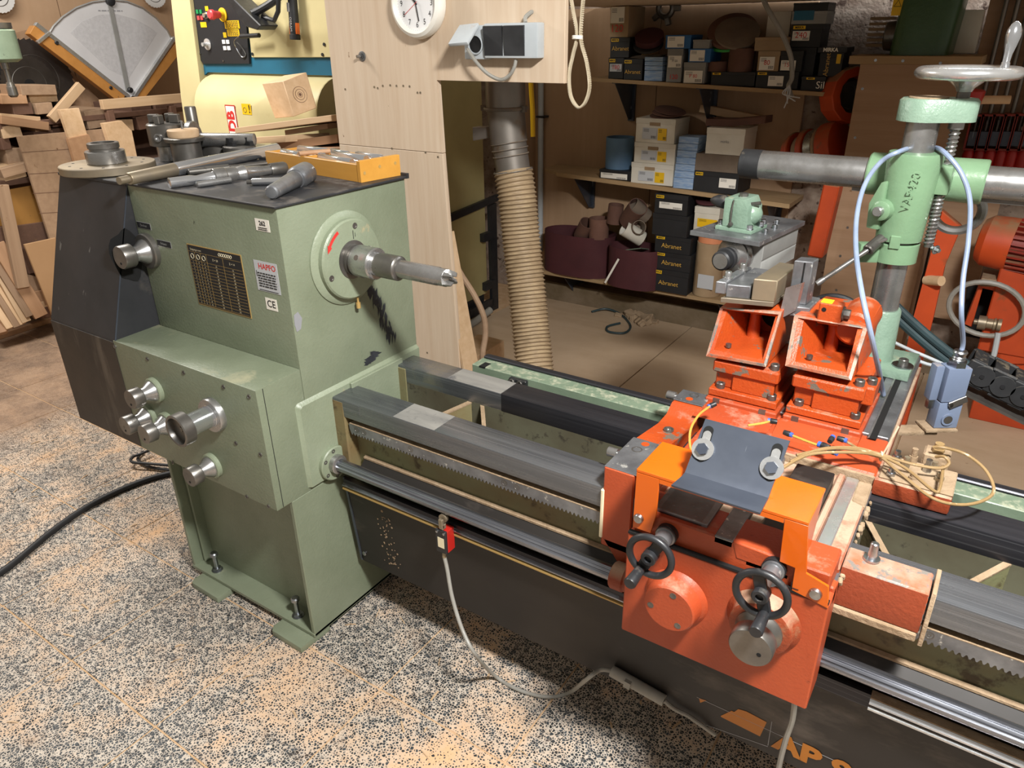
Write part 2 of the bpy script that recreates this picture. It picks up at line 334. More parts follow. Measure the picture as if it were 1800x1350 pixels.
def terrazzo():
    m, nt, b = new('terrazzo')
    p = coords(nt, world=True)
    wob = nd(nt, 'ShaderNodeVectorMath', {0: p, 1: nd(nt, 'ShaderNodeVectorMath', {0: nd(nt, 'ShaderNodeTexNoise', {'Vector': p, 'Scale': 70.0}).outputs[1], 1: (.007, .007, .007)}, operation='MULTIPLY').outputs[0]}, operation='ADD').outputs[0]
    e = nd(nt, 'ShaderNodeTexVoronoi', {'Vector': wob, 'Scale': 136.0}, feature='DISTANCE_TO_EDGE').outputs['Distance']
    vc = nd(nt, 'ShaderNodeTexVoronoi', {'Vector': wob, 'Scale': 136.0})
    rv = nd(nt, 'ShaderNodeSeparateXYZ', {0: vc.outputs['Color']}).outputs
    th = mth(nt, 'ADD', mth(nt, 'MULTIPLY', rv[0], .23), .0)
    dustf = noise(nt, p, 2.6, 7, .62)
    dust2 = noise(nt, p, 16, 6, .7)
    d = ramp(nt, mth(nt, 'ADD', mth(nt, 'MULTIPLY', dustf, .75), mth(nt, 'MULTIPLY', dust2, .25)),   .47, .68)
    chip = mth(nt, 'GREATER_THAN', e, mth(nt, 'ADD', th, mth(nt, 'MULTIPLY', d, .20)))
    chipc = mixc(nt, rv[1], C('#16191b'), C('#40464a'))
    base = mixc(nt, ramp(nt, noise(nt, p, 40, 3), .3, .7), C('#b0a598'), C('#c9bdae'))
    base = mixc(nt, d, base, C('#d6ab80'))
    sx = nd(nt, 'ShaderNodeSeparateXYZ', {0: p}).outputs
    colr = mixc(nt, chip, base, chipc)
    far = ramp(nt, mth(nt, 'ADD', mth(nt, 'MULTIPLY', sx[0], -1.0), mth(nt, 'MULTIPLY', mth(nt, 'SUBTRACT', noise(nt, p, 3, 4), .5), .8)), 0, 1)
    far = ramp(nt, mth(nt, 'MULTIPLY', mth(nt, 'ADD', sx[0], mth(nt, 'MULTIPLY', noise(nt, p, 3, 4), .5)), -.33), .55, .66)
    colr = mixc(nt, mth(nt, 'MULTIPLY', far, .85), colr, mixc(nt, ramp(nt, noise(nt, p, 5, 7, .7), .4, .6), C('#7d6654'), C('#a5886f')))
    colr = mixc(nt, mth(nt, 'MULTIPLY', ramp(nt, noise(nt, p, 9, 5, .7), .55, .75), .35), colr, C('#8a6a50'))
    nt.links.new(colr, b.inputs['Base Color']); nt.links.new(mth(nt, 'ADD', mth(nt, 'MULTIPLY', d, .35), .55), b.inputs['Roughness'])
    bn = nd(nt, 'ShaderNodeBump', {'Height': dust2, 'Strength': .6, 'Distance': .002}); nt.links.new(bn.outputs[0], b.inputs['Normal'])
terrazzo()
surf('scorch', '#24262b', '#34373c', 40, .6)
surf('grout', '#c9a986', '#b8966f', 20, .9)
surf('trough', '#5c5b49', '#4d4736', 5, .7, chips=('#3a352a', .58, 30, .08), dust=('#857355', .3, 26))
surf('knob_steel', '#85827d', '#6c6965', 12, .34, .8, rvar=.12, chips=('#4a4743', .64, 26, .06))
# ================================================================ the setting
fl = obj('floor', box(B(), -4.6, 2.8, -1.7, 3.5, -.06, -.0022), 'grout', kind='structure', label='pale terrazzo tile floor strewn with peach coloured sawdust')
def tile_mesh():
    bm = box(B(), -.2042, .2042, -.2027, .2027, -.02, 0, .0008); me = bpy.data.meshes.new('floor_tile'); bmesh.ops.recalc_face_normals(bm, faces=bm.faces); bm.to_mesh(me); bm.free(); me.materials.append(M['terrazzo']); return me
TM = tile_mesh(); fw = WL[fl.name]
for i in range(-11, 4):
    for j in range(-3, 3):
        o = bpy.data.objects.new('floor_tile', TM); col.objects.link(o); o.parent = fl
        o.location = V((.275+.413*(i+.5), -.022+.41*(j+.5), random.uniform(-.0004, 0)))-fw; o.rotation_euler = (0, 0, -.004)
for x0, x1, y0, y1 in ((-1.15, -.003, 1.22, 3.0), (.003, 1.25, 1.22, 3.0), (1.256, 2.6, 1.22, 3.3)):
    obj('floor_board', box(B(), x0, x1, y0, y1, -.004, .012, .001), 'ply_floor', fl)
wb = obj('wall_back', box(B(), -4.6, 2.8, 3.14, 3.3, 0, 2.7), 'plaster', kind='structure', label='rough stone and plaster wall at the back of the workshop')
obj('concrete_plinth', box(B(), -1.2, 2.8, 3.0, 3.14, 0, .13, .01), 'concrete', wb)
for x0, x1 in ((-1.18, -.38), (-.376, .43)):
    obj('wall_panel', box(B(), x0, x1, 3.118, 3.14, .13, 1.74, .001), 'ply_wall', wb)
obj('wall_panel', box(B(), -1.20, -1.18, 2.92, 3.14, .0, 1.74, .001), 'ply_wall', wb)
wl = obj('wall_left', box(B(), -4.1, -3.92, -1.7, 3.3, 0, 2.7), 'ply_wall', kind='structure', label='brown plywood clad wall behind the timber rack')
for y0, y1 in ((-.2, 1.05), (1.055, 1.75), (1.755, 2.6)):
    obj('wall_panel', box(B(), -3.92, -3.905, y0, y1, .3, 2.3, .001), 'ply_wall', wl)
cb = obj('ceiling', box(B(), -.70, .60, 1.03, 3.1, 1.742, 1.765), 'ply', kind='structure', label='plywood boards roofing over the sandpaper shelves')
obj('shade_board', box(B(), .604, 2.5, 1.27, 3.1, 1.742, 1.765), 'ply', cb)  # unseen board, stretched forward to keep lamp light off the shelves
tr = at(0, 591, z=.015); tr2 = at(93, 561, z=.015)
d_ = (tr2-tr).normalized()
obj('trim_1', obox(B(), (tr+tr2)/2+d_*.2, d_, (0, 0, 1), 1.0, .015, .015, .002), 'beech', kind='structure', label='thin wooden strip along the floor before the timber rack')

# ================================================================ the lathe
L = thing('copy_lathe', 'long green and black copying lathe with steel bed rails', 'lathe', (0, 0, 0))
# --- headstock
hb = obj('headstock', box(B(), -.605, 0, .091, .539, .504, 1.262, .003, 2), 'green_paint', L)
bm = B(); prism(bm, [(-.607, .085, 1.262), (.006, .084, 1.262), (.008, .546, 1.262), (-.607, .546, 1.262)], (0, 0, .007), .002)
box(bm, -.607, .009, .538, .548, 1.262, 1.276); obj('top_tray', bm, 'top_black', L)
bm = B(); prism(bm, [(-.615, -.05, .502), (-.615, -.05, .852), (-.615, .0905, .856), (-.615, .0905, .502)], (.615, 0, 0), .003, 2)
gh = obj('gear_housing', bm, 'green_paint', L)
obj('joint_line', box(B(), 0, .0008, -.03, -.0285, .505, .85), 'void', gh)
for q in ((202,609),(259,631),(323,655),(393,680),(438,697),(225,700),(458,799),(472,890),(434,873),(304,813),(415,779)):
    p = at(*q, y=-.05); bm = B(); lathe(bm, (p.x, -.0495, p.z), (0, -1, 0), [(0, .006), (.002, .006), (.0026, .0045), (.0026, .003), (.0008, .0028), (.0008, 0)], 12); obj('screw', bm, 'steel_dark', gh)
# --- stand: open fronted box with bottom flange
bm = B(); box(bm, -.014, 0, 0, .50, .024, .503, .002); obj('stand_side', bm, 'green_paint', L)
bm = B(); box(bm, -.585, -.571, 0, .50, .024, .503, .002); obj('stand_side', bm, 'green_paint', L)
obj('stand_panel', box(B(), -.575, -.01, .062, .078, .03, .505), 'green_paint', L)
obj('stand_flange', box(B(), -.585, 0, -.002, .5, .022, .036, .002), 'green_paint', L)
obj('stand_rib', box(B(), -.566, -.556, .03, .066, .036, .5, .002), 'green_paint', L)
bm = B(); box(bm, -.58, -.005, .45, .50, .03, .80); obj('stand_back', bm, 'green_paint', L)
for x in (-.489, -.101):
    bm = B(); cyl(bm, (x, .026, .036), (x, .026, .10), .007, n=12); lathe(bm, (x, .026, .095), (0, 0, 1), [(0, .007), (0, .013), (.008, .013), (.012, .010), (.013, 0)], 12); b_ = obj('levelling_bolt', bm, 'zinc', L)
    bm = B(); hexhead(bm, (x, .026, .036), (0, 0, 1), .014, .011); cyl(bm, (x, .026, .036), (x, .026, .039), .018, n=16); obj('nut', bm, 'zinc', b_)
for x0, x1 in ((-.535, -.39), (-.145, -.006)):
    obj('foot_pad', prism(B(), [(x0, -.035, 0), (x0+.012, -.05, 0), (x1, -.052, 0), (x1+.003, .06, 0), (x0, .06, 0)], (0, 0, .022), .004, 2), 'green_paint', L)
# --- raised plate on the headstock flank
bm = B(); P_ = [(.058, .516), (.056, .760), (.064, .768), (.536, .768), (.536, .516)]
lo = [(0, y, z) for y, z in P_]; hi_ = [(.010, y+(.008 if y < .1 else 0), z-(.009 if z > .7 else 0)) for y, z in P_]
loft(bm, [lo, hi_]); obj('bed_flange', bm, 'green_light', hb)
# --- spindle
ax = (1, 0, 0); S = (0, .288, 1.098)
bm = B(); lathe(bm, S, ax, [(0, .122), (.004, .122), (.012, .109), (.012, .1)], 56); obj('weld_bead', bm, 'green_light', hb)
bm = B(); lathe(bm, S, ax, [(0, .104), (.024, .104), (.028, .100), (.028, .048), (.010, .046), (.010, .02)], 64); fg = obj('spindle_flange', bm, 'green_light', hb)
for a in (78, 200, 322):
    c = V(S)+V((.028, math.cos(math.radians(a))*.086, math.sin(math.radians(a))*.086)); bm = B(); lathe(bm, c, ax, [(0, .008), (.001, .008), (.001, .005), (.0003, .004), (.0003, 0)], 12); obj('screw', bm, 'steel_dark', fg)
bm = B()
yz = lambda r, a: V((0.029, .288+r*math.cos(math.radians(a)), 1.098+r*math.sin(math.radians(a))))
for a0, a1 in zip(range(118, 146, 4), range(122, 150, 4)):
    hexa(bm, [yz(.086, a0), yz(.094, a0), yz(.094, a1), yz(.086, a1)]+[q+V((.0006, 0, 0)) for q in (yz(.086, a0), yz(.094, a0), yz(.094, a1), yz(.086, a1))])
prism(bm, [yz(.098, 146), yz(.082, 146), yz(.090, 158)], (.0006, 0, 0)); obj('direction_arrow', bm, 'ink_red', fg)
bm = B(); box(bm, .0282, .0288, .296, .2975, 1.15, 1.172); box(bm, .0282, .0288, .303, .304, 1.155, 1.165); obj('index_mark', bm, 'ink', fg)
bm = B(); lathe(bm, S, ax, [(.008, .05), (.030, .05), (.031, .040), (.040, .040), (.040, .036), (.050, .036)], 40); obj('spindle_ring', bm, 'steel_dark', hb)
bm = B(); lathe(bm, S, ax, [(.046, .0385), (.05, .041), (.108, .041), (.112, .038), (.112, .03), (.13, .03)], 44); nut = obj('spindle_nose', bm, 'steel', hb)
for a in (150, 60, 240):
    u = V((0, math.cos(math.radians(a)), math.sin(math.radians(a)))); bm = B(); cyl(bm, V(S)+V((.075, 0, 0))+u*.038, V(S)+V((.075, 0, 0))+u*.0413, .007, n=14); obj('spanner_hole', bm, 'steel_dark', nut)
bm = B(); lathe(bm, S, ax, [(.12, .030), (.135, .031), (.185, .031), (.188, .028), (.19, .0235)], 36); obj('taper_sleeve', bm, 'steel_dark', nut)
bm = B(); lathe(bm, S, ax, [(.185, .0225), (.31, .0225), (.312, .0215), (.335, .0215), (.335, .012), (.345, .006)], 32); dc = obj('drive_centre', bm, 'steel', nut)
for a in (45, 135, 225, 315):
    u = V((0, math.cos(math.radians(a)), math.sin(math.radians(a)))); v_ = V((1, 0, 0)).cross(u); c = V(S)+V((.330, 0, 0))
    bm = B(); loft(bm, [[c+u*.006+v_*.004, c+u*.021+v_*.006, c+u*.021-v_*.006, c+u*.006-v_*.004], [c+u*.008+v_*.001+V((.03, 0, 0)), c+u*.018+v_*.002+V((.026, 0, 0)), c+u*.018-v_*.002+V((.026, 0, 0)), c+u*.008-v_*.001+V((.03, 0, 0))]]); obj('prong', bm, 'steel', dc)
bm = B(); cyl(bm, V(S)+V((.372-.028, 0, 0)), V(S)+V((.366, 0, 0)), .005, .0005, 10); obj('point', bm, 'steel', dc)
bm = B(); cyl(bm, (.016, .30, .99), (.016, .30, .965), .003, n=8); cyl(bm, (.016, .30, .975), (.016, .30, .96), .006, n=10); obj('grease_nipple', bm, 'brass_line', hb)
# scuffed paint patches (black scorch left by the chips) on the flank
rr = random.Random(3)
def splat(cy, cz, n, sy, sz, ang, name, mat, xo=.0006):
    for k in range(n):
        t = rr.uniform(-1, 1); a = math.radians(ang); ly = sy*t*math.cos(a)-sz*rr.uniform(-1, 1)*math.sin(a); lz = sy*t*math.sin(a)+sz*rr.uniform(-1, 1)*math.cos(a)
        L_ = rr.uniform(.010, .026); wd = rr.uniform(.002, .007); d = V((0, math.cos(a+rr.uniform(-.9, -.2)), math.sin(a+rr.uniform(-.9, -.2)))).normalized(); e = V((0, -d.z, d.y)); c = V((xo+rr.uniform(0, .0003), cy+ly, cz+lz))
        yield [c-d*L_, c-d*L_*.3+e*wd, c+d*L_*.5+e*wd*.5, c+d*L_, c+d*L_*.4-e*wd*.6, c-d*L_*.5-e*wd*.9]
for cy, cz, n, sy, sz, ang in ((.380, .955, 26, .06, .013, -66), (.418, .86, 20, .038, .018, -62), (.345, .795, 14, .022, .009, 20)):
    bm = B()
    for pts in splat(cy, cz, n, sy, sz, ang, '', ''): bm.faces.new([bm.verts.new(p) for p in pts])
    o = obj('scorch_mark', bm, 'scorch', hb, flat=True)
bm = B(); bm.faces.new([bm.verts.new((.0008, .098+a, .955+b)) for a, b in ((0, 0), (.014, .004), (.022, .03), (.012, .05), (-.002, .045), (-.004, .02))]); obj('bare_patch', bm, 'ink_grey', hb, flat=True)
# --- knobs
def knob(p, nrm, fr, fmat, hub, name='selector_knob', parent=gh, s=1.0):
    bm = B(); lathe(bm, p, nrm, [(-.002, fr), (.010*s, fr), (.013*s, fr-.003), (.013*s, .005)], 36); k = obj(name, bm, fmat, parent)
    bm = B(); lathe(bm, p, nrm, [(.012*s, .030*s), (.016*s, .030*s), (.034*s, .0185*s), (.050*s, .0185*s)], 36); obj('knob_hub', bm, 'steel', k)
    bm = B(); lathe(bm, p, nrm, [(.046*s, .018*s), (.047*s, .0265*s), (.049*s, .028*s), (.074*s, .028*s), (.077*s, .0265*s), (.077*s, 0)], 36); h = obj('knob_head', bm, 'knob_steel', k)
    u = frame(nrm)[1]; bm = B(); cyl(bm, V(p)+V(nrm)*.077*s-u*.014*s, V(p)+V(nrm)*.0776*s-u*.014*s, .0035, n=10); obj('pin_hole', bm, 'void', h); return k
for (x, z) in ((-.447, .741), (-.516, .640), (-.424, .640), (-.246, .563)): knob((x, -.05, z), (0, -1, 0), .037, 'green_light', 1)
p = V((-.188, -.05, .738)); n_ = (0, -1, 0)
bm = B(); lathe(bm, p, n_, [(0, .047), (.014, .047), (.017, .045), (.017, .01)], 40); k = obj('clutch_knob', bm, 'steel', gh)
bm = B(); lathe(bm, p, n_, [(.016, .031), (.018, .029), (.082, .029), (.084, .027)], 36); obj('knob_hub', bm, 'chrome', k)
bm = B(); lathe(bm, p, n_, [(.08, .02), (.082, .040), (.084, .043), (.112, .043), (.114, .041), (.113, .036), (.098, .033), (.096, .008), (.100, .006), (.101, 0)], 40); obj('dished_head', bm, 'knob_steel', k)
knob((-.566, .091, 1.085), (0, -1, 0), .05, 'steel_dark', 1, 'speed_knob', hb, 1.15)
# --- plates and labels
fx, fz = V((1, 0, 0)), V((0, 0, 1))
pl_ = quad(hb, 'thread_chart', (-.270, .0908, 1.046), fx, fz, .221, .169, 'brass_line', .0012)
ch = quad(pl_, 'chart_field', (-.270, .0895, 1.046), fx, fz, .216, .164, 'ink', .0005)
bm = B()
def hline(z, x0, x1, t=.0005): box(bm, x0, x1, .0886, .0889, z-t/2, z+t/2)
def vline(x, z0, z1, t=.0005): box(bm, x-t/2, x+t/2, .0886, .0889, z0, z1)
zt = 1.1115; rows = 14; rh = (1.096-.968)/rows
hline(zt, -.376, -.164)
for r in range(rows+1): hline(1.088-(1.088-.967)/rows*r, -.376, -.164)
for x in (-.352, -.328, -.304): vline(x, .967, zt)
vline(-.236, .967, zt); obj('chart_grid', bm, 'brass_line', pl_)
nums1 = ['10','12','15','18','20','24','28','30','36','40','45','50','56','60']; nums2 = ['15','18','20','24','28','30','36','40','45','50','60','70','80','90']
for r in range(rows):
    z = 1.088-(1.088-.967)/rows*(r+.55)
    for x, s in ((-.364, '123'[r % 3]), (-.340, '4567'[r % 4]), (-.316, '4678'[r//4]), (-.268, nums1[r]), (-.200, nums2[r])): text(pl_, s, (x, .0885, z), fx, fz, .0065, 'cream')
text(pl_, 'Steigung in mm', (-.345, .0885, 1.118), fx, fz, .0075, 'cream'); text(pl_, 'Z = 28', (-.268, .0885, 1.100), fx, fz, .008, 'cream'); text(pl_, 'Z = 14', (-.200, .0885, 1.100), fx, fz, .008, 'cream')
bm = B()
for x in (-.364, -.340, -.316): torus(bm, (x, .0887, 1.099), (0, 1, 0), .0065, .0006, 16, 4)
for k in range(6): torus(bm, (-.246+k*.009, .0887, 1.119), (0, 1, 0), .004, .0006, 10, 4)
obj('chart_symbols', bm, 'cream', pl_)
t = quad(hb, 'number_label', (-.057, .0908, 1.217), fx, fz, .05, .029, 'paper'); text(t, '262', (-.057, .0899, 1.221), fx, fz, .015, 'ink', bold=.0006)
bars(t, (-.057, .0899, 1.2085), fx, fz, .032, .009, 2)
t = quad(hb, 'type_label', (-.071, .0908, 1.087), fx, fz, .085, .078, 'paper_grey'); text(t, 'HAPFO', (-.066, .0899, 1.112), fx, fz, .02, 'ink_red', bold=.0004)
bars(t, (-.071, .0899, 1.078), fx, fz, .066, .04, 6, seed=4)
bm = B(); box(bm, -.106, -.036, .0896, .0899, 1.0505, 1.052); box(bm, -.108, -.1065, .0896, .0899, 1.085, 1.10); obj('label_rule', bm, 'ink', t)
t = quad(hb, 'conformity_label', (-.071, .0908, 1.0165), fx, fz, .042, .031, 'paper'); text(t, 'CE', (-.071, .0899, 1.0165), fx, fz, .026, 'ink', bold=.0003)
for c, s in (((-.566, .0908, 1.155), 'Drehen'), ((-.487, .0908, 1.1145), 'Fräsen')):
    t = quad(hb, 'knob_label', c, fx, fz, .064, .0185, 'silver'); q = quad(t, 'label_field', (c[0], .0898, c[2]), fx, fz, .061, .0155, 'ink'); text(t, s, (c[0], .0888, c[2]), fx, fz, .0105, 'silver')
bm = B(); bm.faces.new([bm.verts.new((-.332+a, .0902, 1.185+b)) for a, b in ((0, 0), (.004, .012), (.008, .0), (.0045, .008))]); obj('pencil_mark', bm, 'ink', hb, flat=True)
# --- belt guard (black cover)
prof = [(.092, 1.262), (-.048, .852), (-.048, .50), (.50, .50), (.53, .85), (.53, 1.262)]
bm = B(); prism(bm, [(-.958, y, z) for y, z in prof], (.352, 0, 0), .003); cv = obj('belt_guard', bm, 'cover_black', L)
obj('guard_seam', prism(B(), [(-.605, .0905, 1.262), (-.605, .0935, 1.262), (-.605, -.0455, .852), (-.605, -.0495, .852)], (.0015, 0, 0)), 'gun_plate', cv)
obj('guard_lower_panel', box(B(), -.957, -.612, -.051, -.046, .505, .846, .001), 'cover_floor_reflection', cv)
obj('guard_top', box(B(), -.96, -.607, .088, .54, 1.258, 1.2675, .002), 'top_black', cv)
bm = B(); c = V((-.6035, .045, 1.075)); lp = [c+V((0, math.cos(a)*.046*(1+.12*math.sin(3*a)), math.sin(a)*.072*(1+.1*math.cos(5*a)))) for a in [2*math.pi*i/24 for i in range(24)]]
lp = [q for q in lp]; bm.faces.new([bm.verts.new(q) for q in lp]); obj('guard_cutout', bm, 'void', cv, flat=True)
# --- bed
X1 = 2.45
def yzprism(pts, x0, x1, b=0): return prism(B(), [(x0, y, z) for y, z in pts], (x1-x0, 0, 0), b)
def rail(name, y0, y1, front):
    o = obj(name, box(B(), .010, X1, y0, y1, .693, .745, .003, 2), 'rail_steel', L)
    return o
nr = rail('bed_rail', .174, .262, True); fr_ = rail('bed_rail', .428, .508, False)
obj('worn_rail_cover', box(B(), .385, X1, .4275, .5085, .692, .7458, .003, 2), 'rail_dark', fr_)
obj('dust_film', box(B(), .225, .36, .1755, .2605, .7451, .7453), 'dust_film', nr)
obj('dust_film', box(B(), .20, .384, .4295, .5065, .7451, .7453), 'dust_film', fr_)
obj('rail_pad', box(B(), .010, .11, .1735, .20, .713, .7442, .002), 'rail_steel', nr)
obj('rail_end', box(B(), .006, .05, .173, .262, .50, .74, .004), 'green_web', L)
obj('rail_end', box(B(), .006, .05, .426, .508, .45, .74, .004), 'green_web', L)
obj('bed_wall', yzprism([(.205, .70), (.235, .70), (.240, .48), (.215, .48)], .03, X1), 'green_web', L)
obj('bed_wall', yzprism([(.235, .70), (.262, .695), (.262, .64), (.30, .47), (.24, .47)], .03, X1), 'trough', L)
obj('bed_wall', yzprism([(.428, .695), (.48, .695), (.48, .45), (.40, .45), (.428, .62)], .03, X1), 'trough', L)
obj('bed_trough', yzprism([(.22, .47), (.44, .47), (.44, .45), (.22, .45)], .03, X1), 'trough', L)
obj('trough_sawdust', loft(B(), [[(x, .29+.01*math.sin(x*9), .4702), (x, .33, .505+.008*math.sin(x*13)), (x, .38, .515+.006*math.cos(x*11)), (x, .425, .4702)] for x in [.05+.06*i for i in range(40)]]), 'hair_dust', L, kind='stuff')
obj('cross_plate', box(B(), .006, .02, .24, .45, .45, .76, .002), 'green_light', L)
for x, s in ((.22, 1), (.37, -1), (.86, 1), (1.36, -1), (1.50, 1), (1.66, -1)):
    a = .055*s; bm = B(); loft(bm, [[(x-a, .262, .69), (x-a+.012, .262, .69), (x-a+.012, .262, .47), (x-a, .262, .47)], [(x-a*.3, .34, .655), (x-a*.3+.012, .34, .655), (x-a*.3+.012, .34, .47), (x-a*.3, .34, .47)], [(x+a, .43, .69), (x+a+.012, .43, .69), (x+a+.012, .43, .47), (x+a, .43, .47)]])
    rb = obj('bed_rib', bm, 'green_web', L)
    bm = B(); loft(bm, [[(x-a-.001, .262, .69), (x-a+.013, .262, .69), (x-a+.013, .262, .694), (x-a-.001, .262, .694)], [(x-a*.3-.001, .34, .655), (x-a*.3+.013, .34, .655), (x-a*.3+.013, .34, .659), (x-a*.3-.001, .34, .659)], [(x+a-.001, .43, .69), (x+a+.013, .43, .69), (x+a+.013, .43, .694), (x+a-.001, .43, .694)]]); obj('rib_edge', bm, 'hair_dust', rb)
# rack with teeth
pts = [(.058, .676), (.058, .660)]; x = .062; pit = .0105
while x < X1-.05:
    pts += [(x, .650), (x+pit*.28, .6435), (x+pit*.5, .6435), (x+pit*.78, .650)]; x += pit
pts += [(X1-.04, .660), (X1-.04, .676)]
bm = B(); prism(bm, [(a, .178, b) for a, b in pts], (0, .022, 0)); rk = obj('gear_rack', bm, 'steel_machined', L)
obj('rack_dust', box(B(), .06, X1-.04, .1775, .205, .6762, .678), 'hair_dust', rk, kind='stuff')
for x in (.085, .112, .275, .565, .60, .84, 1.12, 1.46, 1.74):
    bm = B(); lathe(bm, (x, .1785, .664), (0, -1, 0), [(0, .0085), (.001, .0085), (.001, .0065), (-.0002, .006), (.0008, .0035), (0.0008, .002), (-.001, 0)], 14); obj('rack_bolt', bm, 'steel_dark', rk)
# feed rod
bm = B(); lathe(bm, (.01, .145, .555), ax, [(0, .05), (.010, .05), (.013, .047), (.013, .02)], 40); rf = obj('rod_flange', bm, 'green_light', L)
for a in (30, 95, 150, 215, 270): bm = B(); c = V((.0235, .145+.040*math.cos(math.radians(a)), 0.555+.040*math.sin(math.radians(a)))); lathe(bm, c, ax, [(-.002, .006), (0, .006), (0, .004), (-.001, 0)], 12); obj('screw', bm, 'steel_dark', rf)
bm = B(); lathe(bm, (.02, .145, .555), ax, [(0, .027), (.018, .027), (.020, .024), (.020, .01)], 32); obj('rod_bush', bm, 'steel', rf)
bm = B(); n = 40; r0 = .0175; lp = []
for i in range(n):
    a = 2*math.pi*i/n; g = .80 if i in (12, 13, 17, 18) else 1; lp.append((0, math.cos(a)*r0*g, math.sin(a)*r0*g))
loft(bm, [[(.03, .145+p[1], .555+p[2]) for p in lp], [(X1, .145+p[1], .555+p[2]) for p in lp]]); obj('feed_rod', bm, 'rod_steel', L)
# ledges behind the rod and the black chip guard
obj('chip_strip', yzprism([(.209, .557), (.209, .562), (.165, .520), (.165, .513)], .075, X1), 'tray_black', L)
obj('strip_edge', yzprism([(.201, .558), (.208, .562), (.208, .567), (.201, .563)], .075, X1), 'hair_dust', L)
tb = obj('chip_guard', yzprism([(.165, .50), (.172, .50), (.200, .19), (.193, .19)], .022, X1), 'tray_black', L)
obj('guard_edge', yzprism([(.163, .50), (.1665, .50), (.194, .192), (.1905, .192)], .022, .030), 'gun_plate', tb)
bm = B(); lathe(bm, (.045, .189, .225), (0, -1, .1), [(0, .007), (.003, .007), (.005, .004), (.005, 0)], 12); obj('screw', bm, 'zinc', tb)
obj('guard_bottom', yzprism([(.193, .19), (.2, .19), (.47, .30), (.47, .307)], .022, X1), 'tray_black', tb)
sr = obj('switch_rail', yzprism([(.158, .500), (.165, .500), (.165, .470), (.155, .470)], .03, X1), 'rail_dark', L)
obj('rail_lip', yzprism([(.150, .485), (.158, .490), (.158, .487), (.150, .482)], .03, .90), 'rod_steel', sr)
obj('rail_lip', yzprism([(.150, .474), (.156, .476), (.156, .470), (.150, .470)], .03, .90), 'brass_line', sr)
obj('rail_dust', yzprism([(.150, .500), (.168, .503), (.168, .5045), (.150, .5015)], 1.40, X1), 'hair_dust', sr, kind='stuff')
obj('rail_lip', yzprism([(.146, .492), (.152, .497), (.152, .493), (.146, .488)], 1.40, X1), 'chrome', sr)
obj('rail_lip', yzprism([(.146, .478), (.152, .480), (.152, .474), (.146, .474)], 1.40, X1), 'alu', sr)
bm = B(); cyl(bm, (.155, .172, .43), (.155, .170, .43), .004, n=8)
for k in range(60):
    c = V((.165+rr.gauss(0, .016), 0, .33+rr.uniform(-.10, .09))); c.y = .165+(.5-c.z)*.0903-.0012; cyl(bm, c, c+V((0, -.0006, 0)), rr.uniform(.0012, .0035), n=6)
obj('glue_spots', bm, 'hair_dust', tb, kind='stuff')
# lettering on the guard
gn = V((0, 1, -.11)).normalized(); gu = V((0, -.0903, 1)).normalized()
def onguard(px, py):
    d = ray(px, py); n_ = V((0, .31, .028)); q = V((0, .165, .50)); return CAM+d*((q-CAM).dot(n_)/d.dot(n_))+V((0, -.0008, 0))
def gquad(pts, name, mat):
    bm = B(); bm.faces.new([bm.verts.new(onguard(*p)) for p in pts]); return obj(name, bm, mat, tb, flat=True)
gquad([(1267, 1258), (1286, 1249), (1291, 1251), (1298, 1246), (1312, 1250), (1348, 1269), (1336, 1294), (1268, 1260)], 'badge_remnant', 'amber')
gquad([(1229, 1227), (1242, 1231), (1231, 1235)], 'badge_remnant', 'amber')
o_ = onguard(1428, 1316); r_ = (onguard(1505, 1352)-onguard(1365, 1287)); r_ = V((1, 0, 0))
text(tb, 'AP 9000', onguard(1362, 1300)+V((.0, -.0005, 0)), V((1, 0, 0)), gu, .075, 'amber', align='LEFT', bold=.0035, sx=1.05)
bm = B()
for (a, b_) in (((1225, 1225), (1800, 1490)), ((1230, 1270), (1350, 1312)), ((1357, 1268), (1350, 1310))):
    p, q = onguard(*a), onguard(*b_); d = (q-p).normalized(); e = d.cross(gn)*.0007; f_ = [p-e, q-e, q+e, p+e]; bm.faces.new([bm.verts.new(v) for v in f_])
obj('guard_scribe', bm, 'ink_grey', tb, flat=True)
# limit switch on the rail
sx_ = at(783, 945, y=.135).x
ls = obj('limit_switch', prism(B(), [(sx_-.018, .118, .50), (sx_+.016, .118, .50), (sx_+.016, .118, .43), (sx_-.018, .118, .43)], (0, .006, 0), .001), 'black_plastic', L)
bm = B(); prism(bm, [(sx_-.016, .124, .498), (sx_+.016, .124, .498), (sx_+.016, .124, .432), (sx_-.016, .124, .432)], (0, .028, 0), .001); obj('switch_body', bm, 'red_paint', ls)
quad(ls, 'switch_label', (sx_-.001, .1178, .462), fx, fz, .02, .03, 'cream')
bm = B(); box(bm, sx_-.006, sx_+.006, .120, .135, .50, .515, .002); cyl(bm, (sx_, .128, .53), (sx_, .138, .53), .012, n=18); box(bm, sx_-.006, sx_+.006, .118, .126, .505, .532, .001); obj('roller_lever', bm, 'steel_rust', ls)
for dx in (-.011, .011): bm = B(); cyl(bm, (sx_+dx, .118, .494), (sx_+dx, .115, .494), .0035, n=10); obj('screw', bm, 'zinc', ls)
bm = B(); cyl(bm, (sx_, .128, .43), (sx_, .126, .412), .006, n=12); obj('gland', bm, 'steel_rust', ls)
# trunking clip on the guard
a, b_ = onguard(1080, 1172), onguard(1172, 1224); bm = B(); cyl(bm, a+V((0, -.014, 0)), b_+V((0, -.014, 0)), .014, n=14); obj('cable_sleeve', bm, 'grey_cable', tb)
c = (a+b_)/2; bm = B(); obox(bm, c+V((-.02, -.026, .004)), (b_-a), (0, -1, 0), .008, .006, .010); obj('sleeve_clip', bm, 'grey_cable', tb)
